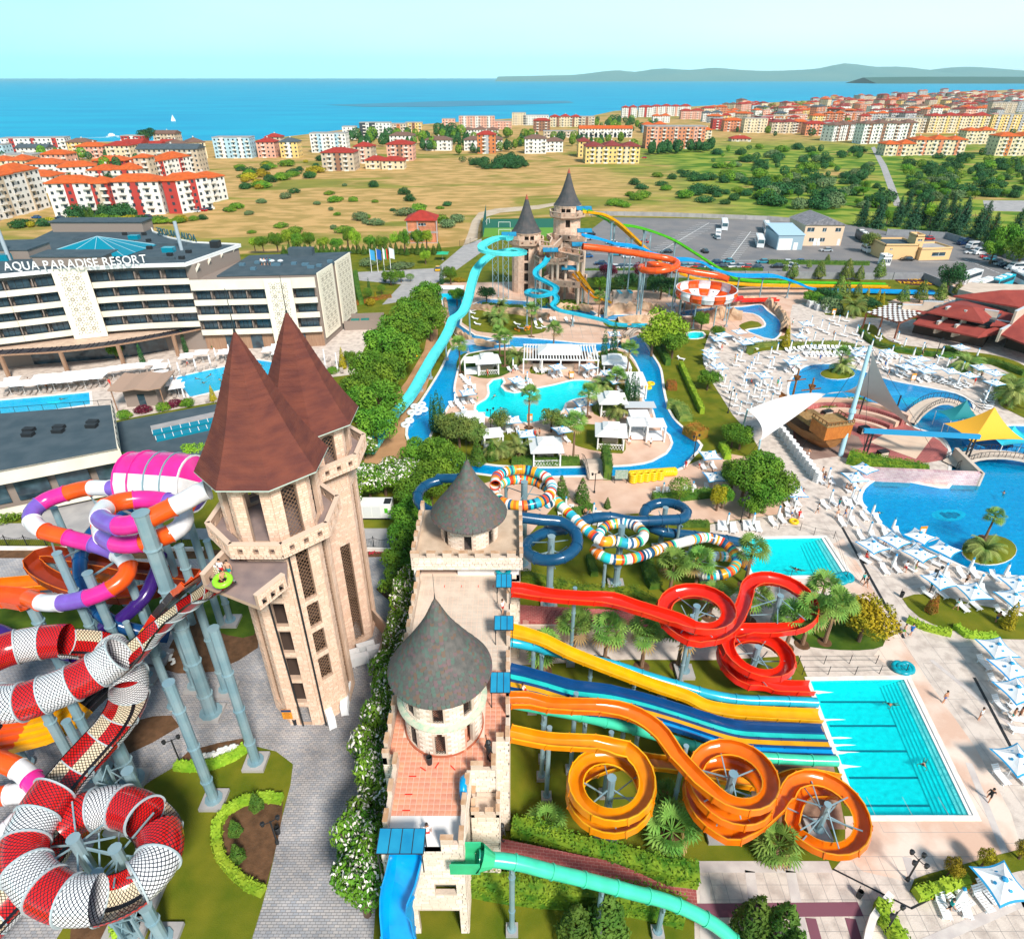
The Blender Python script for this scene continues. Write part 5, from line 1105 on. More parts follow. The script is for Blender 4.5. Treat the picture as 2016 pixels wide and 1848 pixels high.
mb=MB();mb.box(-128,150,20.1,-108,158,22);mb.bd('plant_room',taupe,hot);mb=MB();mb.box(-128.2,149.8,22,-107.8,158.2,22.2);mb.bd('plant_roof',roofd,hot)
for(x,y,w_,d_,h_,m)in[(-113,149,2.4,1.8,1.3,glassc),(-80,157,2.6,1.8,1.1,glassc),(-95,171,2.4,1.6,1,glassc),(-71,162,2,2,1.5,dark),(-100,176,1,.8,.7,dark),(-95,176,1,.8,.7,dark),(-90,168,1,.8,.7,dark),(-86,160,1.2,.8,.7,dark),(-84,152,1.2,.8,.7,dark),(-78,153,1.2,.8,.7,dark),(-75,156,1.2,.8,.7,dark),(-74,150,1.2,.8,.7,dark),(-106,170,8,.8,.5,roofd),(-100,167,14,.6,.5,roofd),(-84,164,10,.6,.5,roofd),(-80,150,9,.6,.5,roofd)]:
 mb=MB();mb.box(x-w_/2,y-d_/2,20.1,x+w_/2,y+d_/2,20.1+h_);mb.bd('roof_vent',m,hot)
for(x,y,w_)in[(-64,158,1.3),(-61,160,1.3),(-56,158,2.2),(-52,159,1.2),(-49,158,1.6),(-47,155.5,1.6),(-45.5,157,1.2),(-60,154,1.2),(-43.9,161,1.2)]:
 mb=MB();mb.box(x-w_/2,y-.5,16.75,x+w_/2,y+.5,17.3);mb.bd('roof_vent',mk('vent_blue_grey',(.08,.16,.22),.5),hot)
mb=MB();mb.box(-56,168,16.75,-50,170.5,18.4);mb.bd('roof_box',roofd,hot)
for x in(-59,-57,-55):mb=MB();mb.lathe((x,158.5,17.8),[(0,.3),(.5,.15),(.7,-.1)],12);mb.cyl((x,158.5,16.7),(x,158.5,17.8),.08);mb.bd('satellite_dish',mk('dish_grey',(.55,.58,.6),.5),hot)
for x,y in((-122,158),(-112,149),(-78,159)):mb=MB();mb.cyl((x,y,20),(x,y,26.5),.42,n=10);mb.bd('flue',mk('flue_steel',(.38,.45,.50),.4),hot,auto=40)
lat=mk('lattice_pattern',(.30,.26,.20),.8);latc=mk('lattice_cream',(.82,.76,.62),.7)
def lt9(root,a,b,z0,z1,out=.5):
 a=V2(a);b=V2(b);ex=(b-a).normalized();nr=Vc((ex.y,-ex.x,0));L_=(b-a).length;mb=MB();strip(mb,a,b,z0,z1,.3,out=out);p_=mb.bd('lattice_panel',latc,root)
 mb=MB();s_=L_/max(1,round(L_/2.2))if L_>3 else L_-.6;nx=max(1,int((L_-.4)/s_+.01));nz=int((z1-z0-.4)/s_);ox=(L_-nx*s_)/2;oz=(z1-z0-nz*s_)/2
 fr_=lambda x,z,o_=0.02:a+ex*x+Vc((0,0,z))+nr*(out+o_)
 def dot(x,z,r0,r1,an):
  d=(cos(an),sin(an));n_=(-d[1],d[0]);mm=(r0+r1)/2;wd=(r1-r0)*.36
  mb.add([fr_(x+d[0]*r0,z+d[1]*r0),fr_(x+d[0]*mm+n_[0]*wd,z+d[1]*mm+n_[1]*wd),fr_(x+d[0]*r1,z+d[1]*r1),fr_(x+d[0]*mm-n_[0]*wd,z+d[1]*mm-n_[1]*wd)],[(0,1,2,3)])
 for i in rq9(nx):
  for j in rq9(nz):
   x=ox+(i+.5)*s_;z=z0+oz+(j+.5)*s_;h=s_/2
   for k in rq9(8):dot(x,z,h*.12,h*.48,k*pi/4);dot(x,z,h*.56,h*.92,k*pi/4+pi/8)
   for sx_,sz_ in((-1,-1),(1,-1),(1,1),(-1,1)):dot(x+sx_*h,z+sz_*h,h*.05,h*.38,atan2(-sz_,-sx_));dot(x+sx_*h*.62,z+sz_*h*.95,.02,h*.25,atan2(sz_,-sx_))
 mb.bd('lattice_opening',lat,p_,kind='stuff')
lt9(hot,(-97.6,141.0),(-91.4,143.3),5.2,20.4,2.0);lt9(hot,(-55.6,148.2),(-49.6,148.7),.6,16.6,1.7)
lt9(hot,(-44.6,150.4),(-43.3,159.3),1.6,16.9,.4);lt9(hot,(-43.0,161),(-41.6,171),1.6,16.9,.4)
pod=[(-135,126),(-122,130.5),(-109.8,133.5),(-97,135.6),(-88,139.4),(-79.3,144.6),(-74,147.5),(-92,144.5),(-106,139),(-118,133.5),(-128,127)]
mb=MB();mb.prism([(-135,125),(-122,130),(-109.8,132.9),(-97,134.8),(-88,138.6),(-76,145.5),(-74,149),(-92,145.5),(-106,140),(-140,125.5)],4.5,5.1,mit=1);mb.bd('podium_roof',[cream,gravel],hot)
mb=MB();mb.prism([(-135,131),(-109.8,136.5),(-88,142),(-78,148),(-92,146.5),(-140,134)],0,4.5);mb.bd('restaurant_glazing',glassd,hot)
cl0=[(-140,120),(-122,126.5),(-107.4,129.9),(-96,132.0),(-86,136.2),(-76.8,142.6),(-68.8,149.6)];cl1=[(p[0]-.6,p[1]+3.3)for p in cl0]
P0=cm_([V2(p)for p in cl0],3);P1=cm_([V2(p)for p in cl1],3);mb=MB();sb=MB()
for i in rq9(min(len(P0),len(P1))-1):
 v=[P0[i],P0[i+1],P1[i+1],P1[i]];mb.add([Vc((q.x,q.y,4.9))for q in v]+[Vc((q.x,q.y,5.1))for q in v],[(0,3,2,1),(4,5,6,7),(0,1,5,4),(1,2,6,5),(2,3,7,6),(3,0,4,7)])
 for t in(.25,.5,.75):a=v[0].lerp(v[1],t);b=v[3].lerp(v[2],t);sb.bar((a.x,a.y,5.15),(b.x,b.y,5.15),.12)
 sb.bar((P0[i].x,P0[i].y,5.05),(P0[i+1].x,P0[i+1].y,5.05),.3,mi=1)
mb.bd('canopy',canb,hot);sb.bd('canopy_slat',[canb,wood],hot,kind='stuff')
for i in rq9(1,len(P0)-1,3):mb=MB();mb.box(P0[i].x-.35,P0[i].y-.25,0,P0[i].x+.35,P0[i].y+.25,4.9);mb.bd('timber_pillar',wood,hot)
def lt_(text,p0,p1,body,zb,name,lb9,mat_,parent=None,flip=False,ext=.12,lean=0.,curve=0.0,flat=False):
 root=ey_(name,(0,0,0),0,lb9,'sign');items=[];x=0
 dg=bpy.context.evaluated_depsgraph_get()
 for ch in text:
  if ch==' ':x+=body*.42;continue
  cu=bpy.data.curves.new('letter','FONT');cu.body=ch;cu.size=body*1.38;cu.extrude=ext;ob=bpy.data.objects.new('letter',cu);C.objects.link(ob)
  bpy.context.view_layer.update();me=bpy.data.meshes.new_from_object(ob.evaluated_get(bpy.context.evaluated_depsgraph_get()));bpy.data.objects.remove(ob)
  xs=[v.co.x for v in me.vertices];w_=max(xs)-min(xs);items.append((me,x-min(xs),w_));x+=w_+body*.16
 p0=Vc(p0);p1=Vc(p1);T=(p1-p0).length;k=T/x;ex=(p1-p0).normalized();nr=Vc((ex.y,-ex.x,0));rz=atan2(ex.y,ex.x)
 for me,xo,w_ in items:
  me.materials.clear();me.materials.append(mat_);t=(xo+w_/2)/x;q=p0+ex*xo*k+nr*(curve*4*t*(1-t))
  o_=inst('letter',me,root,(q.x,q.y,zb+(p1.z-p0.z)*t));o_.rotation_euler=(0 if flat else pi/2,0,rz+(curve and-curve*4*(1-2*t)/T));o_.scale=(k,1,1)
 return root
lt_('AQUA PARADISE RESORT',(-105.0,137.4,0),(-78.6,144.3,0),1.75,20.75,'roof_sign','large white AQUA PARADISE RESORT letters standing on the hotel roof edge',white,curve=1.0)
lt_('AQUA PARADISE',(-77.4,166.3,0),(-91.5,175.8,0),1.7,20.5,'roof_sign','dark AQUA PARADISE letters on the rear roof edge seen from behind',mk('sign_blue_grey',(.05,.12,.13),.5))
low=ey_('low_hotel_wing',(0,0,0),0,'low hotel wing with flat grey roof and cream band left of the capsule slide','building')
a,b,c,d=G(-260,835,8),G(222,797,8),G(235,882,8),G(-260,975,8)
mb=MB();mb.prism([a,b,c,d],7.7,8.05);mb.bd('roof',roofd,low)
mb=MB();ins=lambda p,k:(p.x+k[0],p.y+k[1]);mb.prism([ins(a,(1,-1)),ins(b,(-1,-1)),ins(c,(-1.5,2.2)),ins(d,(1,2.2))],0,7.7);mb.bd('wall',taupe,low)
for z in(0.4,5.6):
 mb=MB();strip(mb,V2(d),V2(c),z+.2,z+2.4-(z<1)*.9,.3);mb.bd('balcony_band',cream,low)
mb=MB();strip(mb,V2(c),V2(b),7.0,8.3,.25);mb.bd('side_band',cream,low)
mb=MB();
for p,q in((a,b),(b,c)):
 L_=(q-p).length;k=int(L_/2)
 for i in rq9(k+1):r_=p.lerp(q,i/k);mb.bar((r_.x,r_.y,8),(r_.x,r_.y,9),.05)
 mb.bar((p.x,p.y,9),(q.x,q.y,9),.06)
mb.bd('roof_railing',dark,low)
ex=(c-d).normalized()
for i in rq9(9):
 q=c-ex*(3+i*5.2);mb=MB();mb.cbox((q.x,q.y+2.05,1.9),4.2,.2,3.6,atan2(ex.y,ex.x));mb.bd('window',glassd,low)
for u,v in((56,857),(58,848),(115,850),(117,843),(181,840),(183,833)):q=G(u,v,8.1);mb=MB();mb.box(q.x-.8,q.y-.5,8.05,q.x+.8,q.y+.5,8.6);mb.bd('roof_vent',dark,low)
lr=ey_('low_roof_building',(0,0,0),0,'sunken building with grey roof and two long blue skylight strips beside the hotel pool','building')
q=[G(229,832,4),G(432,795,4),G(425,900,4),G(245,930,4)];mb=MB();mb.prism(q,0,4);mb.bd('wall',cream,lr);mb=MB();mb.prism(q,4,4.1);mb.bd('roof',roofd,lr)
for(ua,va,ub,vb,m)in((298,846,430,817,cc9),(301,855,428,828,glassc),(308,867,425,841,glassc)):
 p,r_=G(ua,va,4.4),G(ub,vb,4.4);o_=MB();strip(o_,V2(p),V2(r_),4.1,4.5,1.5);sk=o_.bd('skylight_strip' if m is glassc else'parapet',m,lr)
 if m is glassc:
  g=MB();ex=(r_-p).normalized();nr=Vc((ex.y,-ex.x,0));L_=(r_-p).length
  for i in rq9(8):z_=p+ex*L_*i/7;g.bar((z_.x,z_.y,4.53),(z_.x-nr.x*1.5,z_.y-nr.y*1.5,4.53),.1)
  g.bd('glazing_bar',white,sk)
q=G(283,800,0);hut=ey_('bar_hut',q,.12,'taupe pool bar hut with tan curved roof between the two hotel pools','hut')
mb=MB();mb.box(-3,0,0,3,4.5,3.6);mb.bd('wall',taupe,hut);mb=MB();mb.box(-.6,-.05,0,.7,.0,2.6);mb.bd('door',glassd,hut)
mb=MB();n=8
for i in rq9(n):x0=-4.6+9.6*i/n;x1=-4.6+9.6*(i+1)/n;zz=lambda x:4.2+.18*cos(x*1.3);mb.add([(x0,-2,zz(x0)),(x1,-2,zz(x1)),(x1,6.5,zz(x1)),(x0,6.5,zz(x0)),(x0,-2,zz(x0)+.25),(x1,-2,zz(x1)+.25),(x1,6.5,zz(x1)+.25),(x0,6.5,zz(x0)+.25)],[(0,3,2,1),(4,5,6,7),(0,1,5,4),(1,2,6,5),(2,3,7,6),(3,0,4,7)])
mb.bd('roof',mk('tan_roof',(.40,.27,.20),.9),hut,auto=30)
for x,y in((-4.2,-1.6),(4.6,-1.6),(-4.2,6),(4.6,6)):mb=MB();mb.cyl((x,y,0),(x,y,4.2),.12);mb.bd('post',wood,hut)
#   FAR CASTLE
def ctower(cx,cy,r,ze,za,re,plats,lb9,win):
 root=ey_('castle_tower',(cx,cy,0),0,lb9,'tower');n=16;mb=MB();bl=[]
 for i in rq9(n):
  a0=2*pi*i/n+pi/n;a1=a0+2*pi/n;a=Vc((r*cos(a0),r*sin(a0),0));b=Vc((r*cos(a1),r*sin(a1),0));ex=(b-a).normalized();nr=Vc((ex.y,-ex.x,0));w_=(b-a).length
  holes=[(.12 if w_<1.6 else w_/2-.6,w_-.12 if w_<1.6 else w_/2+.6,z0,z1)for k,z0,z1 in win if k==i]
  wp_(mb,a,ex,nr,w_,ze,.4,holes)
  if nr.y<.4:bk9(root,a,ex,0,w_,ze,nr,.9,.45,holes,stuff=bl,th=.05,gap=.04)
 mb.bd('wall',stw,root);f_=MB();f_.lathe((0,0,0),[(r-.9,0),(r-.9,ze)],n);f_.bd('inside_core',inner,root)
 for b_ in bl:b_[0][:]=b_[0]
 pbk(root,bl,stb,'stone_block',60)
 mb=MB();mb.lathe((0,0,0),[(r,ze-.6),(re,ze),(re,ze+.15)],n);hh=za-ze;prof=[(1,0),(.86,.07),(.66,.20),(.5,.34),(.36,.5),(.22,.68),(.1,.86),(.01,1)]
 mb.bd('cornice',stw,root);mb=MB();mb.lathe((0,0,ze+.12),[(re*q,hh*t)for q,t in prof[:-1]],n);mb.bd('roof',mk('dark_slate_roof',(.055,.06,.065),.8,(.09,.08,.08),.8,.4,4),root,auto=12)
 mb=MB();mb.lathe((0,0,ze+.14),[(re*.1+.05,hh*.86),(.02,hh*1.0)],n);mb.bd('roof_tip',mk('rusty_tip',(.35,.08,.05),.8),root)
 mb=MB()
 z=1.
 while z<hh*.85:
  t=z/hh
  for(r0,t0),(r1,t1)in zip(prof,prof[1:]):
   if t0<=t<t1:rr=re*(r0+(r1-r0)*(t-t0)/(t1-t0))
  mb.lathe((0,0,ze+.12+z),[(rr+.05,0),(rr+.01,.08)],n);z+=.7
 mb.bd('slate_course',MATS['dark_slate_roof'],root,kind='stuff')
 for rp,z in plats:
  f_=MB();f_.lathe((0,0,0),[(r,z-1.0),(rp,z-.3),(rp,z),(r-.2,z)],8,a0=pi/8);f_.bd('balcony_floor',stw,root);bl2=[]
  pp_(root,octo(0,0,rp,pi/8),z,1.15,.25,wins=2,bl=None,ws=.7,wz=.25)
 return root
yA,yB=197,203
ctower(4.15,yA,4.15,16.9,26.9,4.4,[(5.4,14.2)],'left far castle tower with dark pointed roof by the cyan raft slide',[(11,.2,3),(11,3.8,6),(11,6.7,9),(11,9.6,11.8),(11,12.0,13),(12,15.0,16.3),(11,15,16.4)])
ctower(16.2,yB,3.95,23.2,32.9,4.1,[(5.5,20.6)],'right far castle tower, the tallest, with dark pointed roof by the yellow slide',[(10,21.2,22.6),(11,21.2,22.6),(13,21.8,22.5),(11,17.6,19.6),(10,13.5,15.3),(11,13.5,15.3),(10,9,11),(11,9,11),(12,9,11),(11,4,6.5),(10,4,6.5),(12,0.1,2.5)])
fc=ey_('castle_terraces',(0,0,0),0,'stacked stone terraces on pale columns joining the two far castle towers','castle')
def terrace(pts,z,h=1.15,cols=()):
 P=[G(u,v,z+h)for u,v in pts];mb=MB();mb.prism([(p.x,p.y)for p in P],z-.45,z);mb.bd('terrace_slab',stw,fc)
 Pz=[Vc((p.x,p.y,0))for p in P];pp_(fc,Pz,z,h,.3,wins=3,ws=.8,wz=.2)
 for i in cols:
  p=Pz[i];c_=sum(Pz,Vc())/len(Pz);p=p.lerp(c_,.1);mb=MB();mb.cyl((p.x,p.y,0),(p.x,p.y,z-.4),.42,n=10);mb.bd('column',stp,fc,auto=40)
terrace([(1062,474),(1084,478),(1088,468),(1078,461),(1100,456),(1108,466),(1090,485),(1062,484)],14.2,cols=(1,5,6))
terrace([(1092,462),(1150,466),(1156,456),(1146,450),(1096,450)],14.4,cols=(0,1,2))
terrace([(1052,502),(1062,508),(1100,510),(1118,508),(1119,500),(1060,492)],11,cols=(0,1,2,3,4))
terrace([(1095,494),(1140,506),(1150,503),(1150,494),(1108,486)],11.6,cols=(1,2,3))
terrace([(1070,546),(1082,552),(1142,556),(1156,548),(1156,540),(1090,536)],6.0,cols=(0,1,2,3,4))
for u,v,z in((1090,500,10.5),(1105,500,10.5),(1115,500,10.5),(1126,480,11),(1078,500,10.5),(1134,540,5.5),(1120,540,5.5)):
 q=G(u,v,z);mb=MB();mb.cyl((q.x,q.y,0),(q.x,q.y,z),.38,n=10);mb.bd('column',stp,fc,auto=40)
mb=MB();q0,q1=G(1072,585),G(1140,582);mb.box(q0.x,q0.y+5,0,q1.x,q0.y+7,5.6);mb.bd('rear_wall',stw,fc)
canm=mk('blue_polycarbonate',(.01,.22,.42),.25,(.02,.30,.50),.6,spec=.6)
def canopy(u,v,z,w_,d_,rz=0,tilt=.12,lb9='blue sheet canopy over a slide start',n=3):
 q=G(u,v,z);root=ey_('sun_canopy',(q.x,q.y,0),rz,lb9,'canopy');mb=MB()
 for i in rq9(n):
  x0=-w_/2+w_*i/n+.03;x1=x0+w_/n-.06;m_=MB();m_.add([(x0,-d_/2,z-d_*tilt),(x1,-d_/2,z-d_*tilt),(x1,d_/2,z+d_*tilt),(x0,d_/2,z+d_*tilt)]+[(x0,-d_/2,z-d_*tilt+.04),(x1,-d_/2,z-d_*tilt+.04),(x1,d_/2,z+d_*tilt+.04),(x0,d_/2,z+d_*tilt+.04)],[(0,3,2,1),(4,5,6,7),(0,1,5,4),(1,2,6,5),(2,3,7,6),(3,0,4,7)]);m_.bd('sheet_panel',canm,root)
 for i in rq9(n+1):x=-w_/2+w_*i/n;mb.bar((x,-d_/2,z-d_*tilt),(x,d_/2,z+d_*tilt),.06)
 for s_ in(-1,1):mb.bar((-w_/2,s_*d_/2,z+s_*d_*tilt),(w_/2,s_*d_/2,z+s_*d_*tilt),.07)
 for x,y in((-w_/2+.1,d_/2),(w_/2-.1,d_/2),(-w_/2+.1,-d_/2),(w_/2-.1,-d_/2)):mb.bar((x,y,z-2.2),(x,y,z+(d_*tilt if y>0 else-d_*tilt)),.07)
 mb.bd('frame',dark,root);return root
canopy(790,1655,13.0,3.0,1.5,0,tilt=.05,n=4,lb9='blue four-pane canopy over the start of the wide blue slide')
canopy(992,1143,13.4,1.5,1.5,lb9='blue canopy by the red flume start');canopy(992,1226,13.0,1.7,1.4,lb9='blue canopy by the yellow flume start');canopy(985,1343,13,1.6,1.7,lb9='blue canopy by the racing slide start')
for u,v,z in((1002,461,17.5),(1150,410,24.5),(1151,454,18.2),(1084,492,14.6),(1141,481,15.6),(1120,527,9.5)):canopy(u,v,z,4.2,2.6,lb9='small blue canopy on the far castle terraces',n=2)
#   TOWN
WC=dict(white=(.80,.79,.75),cream=(.74,.62,.42),yellow=(.80,.58,.22),pink=(.74,.40,.30),salmon=(.66,.26,.14),brick=(.58,.20,.07),beige=(.58,.48,.36),grey=(.42,.44,.46),blue=(.42,.62,.72),red=(.46,.05,.04),brown=(.30,.15,.09),black=(.06,.07,.08))
RC=dict(orange=(.62,.115,.018),red=(.40,.035,.022),maroon=(.26,.04,.035),brown=(.20,.11,.08),slate=(.08,.11,.13),flat=(.38,.37,.36))
def wm(c):return mk('wall_'+c,WC[c],.85,tuple(x*.88 for x in WC[c]),.15)
def rm(c):return mk('roof_'+c,RC[c],.85,tuple(x*.75 for x in RC[c]),.5,.3,3,detail=7)
wing_m=mk('town_window',(.03,.05,.07),.25,spec=.6);balm=mk('balcony_white',(.72,.68,.62),.8)
NB=[0]
def bld(u0,u1,vb,st,wall='white',roof='orange',dp=12,slope=0.,rk='hip',acc=None,lb9=None,parts=False,z0=-1.5,where='in the seaside town',gq9=None,arc=False):
 a=G(u0,vb,z0);b=G(u1,vb-slope,z0);L_=(b-a).length;ex=(b-a).normalized();rz=atan2(ex.y,ex.x);hh=st*3.0;root=None
 nm='apartment_block' if st>3 or L_>25 else'house'
 lb=lb9 or f"{wall} {'block' if st > 3 else 'house'} with {roof if roof != 'flat' else 'flat grey'} roof {where}"
 root=ey_(nm,a,rz,lb,'building',gq9 or('buildings of the seaside town' if lb9 is None else None))
 mb=MB();mb.box(0,0,0,L_,dp,hh);mb.bd('wall',wm(wall),root)
 if acc:
  k=max(1,int(L_/14))
  for i in rq9(k):x=L_*(i+.5)/k;mb=MB();mb.box(x-1.8,-.35,0,x+1.8,-.0,hh);mb.bd('accent_wall',wm(acc),root)
 ov=.6;m=rm(roof)
 if roof=='flat':mb=MB();mb.box(-.15,-.15,hh,L_+.15,dp+.15,hh+.5);mb.bd('roof',m,root)
 else:
  k=max(1,round(L_/16))if rk=='hip' else 1
  for i in rq9(k):
   x0=L_*i/k-(ov if i==0 else 0);x1=L_*(i+1)/k+(ov if i==k-1 else 0);d0,d1=-ov,dp+ov;rh=min(2.6,dp*.2)*(1+.15*(i%2));zb=hh-.1+(i%2)*.35
   q=min((x1-x0)/2-.1,(d1-d0)/2*.9)if rk=='hip' else .01;ym=(d0+d1)/2;mb=MB()
   mb.add([(x0,d0,zb),(x1,d0,zb),(x1,d1,zb),(x0,d1,zb),(x0+q,ym,zb+rh),(x1-q,ym,zb+rh)],[(0,1,5,4),(1,2,5),(2,3,4,5),(3,0,4),(0,3,2,1)]);mb.box(x0,d0,zb-.35,x1,d1,zb-.02);ro=mb.bd('roof',m,root)
   if k<6:mb=MB();mb.box((x0+x1)/2-.4,ym+1,zb+rh*.4,(x0+x1)/2+.4,ym+1.8,zb+rh+.8);mb.bd('chimney',balm,ro)
 nw=max(1,int(L_/3.4));wn=MB();bn=MB();near=parts;k=0
 wv=wn
 for s in rq9(st):
  z=s*3.0+.9
  for i in rq9(nw):
   x=L_*(i+.5)/nw;bal=(i%3==1)
   y=-.40 if acc and abs(((x/L_*max(1,int(L_/14)))%1)-.5)<1.9/(L_/max(1,int(L_/14)))else-.04
   if near:inst('window',WINM if not bal else WIND,root,(x,y,z if not bal else z-.7))
   else:wn.box(x-.65,y,z-(.7 if bal else 0),x+.65,y+.12,z+1.35)
   if bal:bn.box(x-1.5,-1.25,z-.95,x+1.5,0,z-.78);bn.box(x-1.5,-1.25,z-.78,x+1.5,-1.17,z+.1)
  for sx_,xx in((0,-.04),(1,L_-.08)):
   for j in rq9(max(1,int(dp/4))):y=dp*(j+.5)/max(1,int(dp/4));wn.box(xx,y-.6,z,xx+.12,y+.6,z+1.3)
 if wn.v:wn.bd('window',wing_m,root,kind='stuff')
 if bn.v:bn.bd('balcony',balm,root,kind='stuff')
 if arc:
  mb=MB();
  for i in rq9(max(1,int(L_/5))):
   x=L_*(i+.5)/max(1,int(L_/5));mb.box(x-1.5,-.06,.2,x+1.5,.02,3.2);mb.cyl((x,-.06,3.2),(x,.02,3.2),1.5,n=14)
  mb.bd('arch',wing_m,root)
 return root
_w=MB();_w.box(-.65,0,0,.65,.12,1.35);WINM=_w.mesh('window',wing_m);_w=MB();_w.box(-.75,0,0,.75,.12,2.1);WIND=_w.mesh('window',wing_m)
LC='of the orange-roofed resort left'
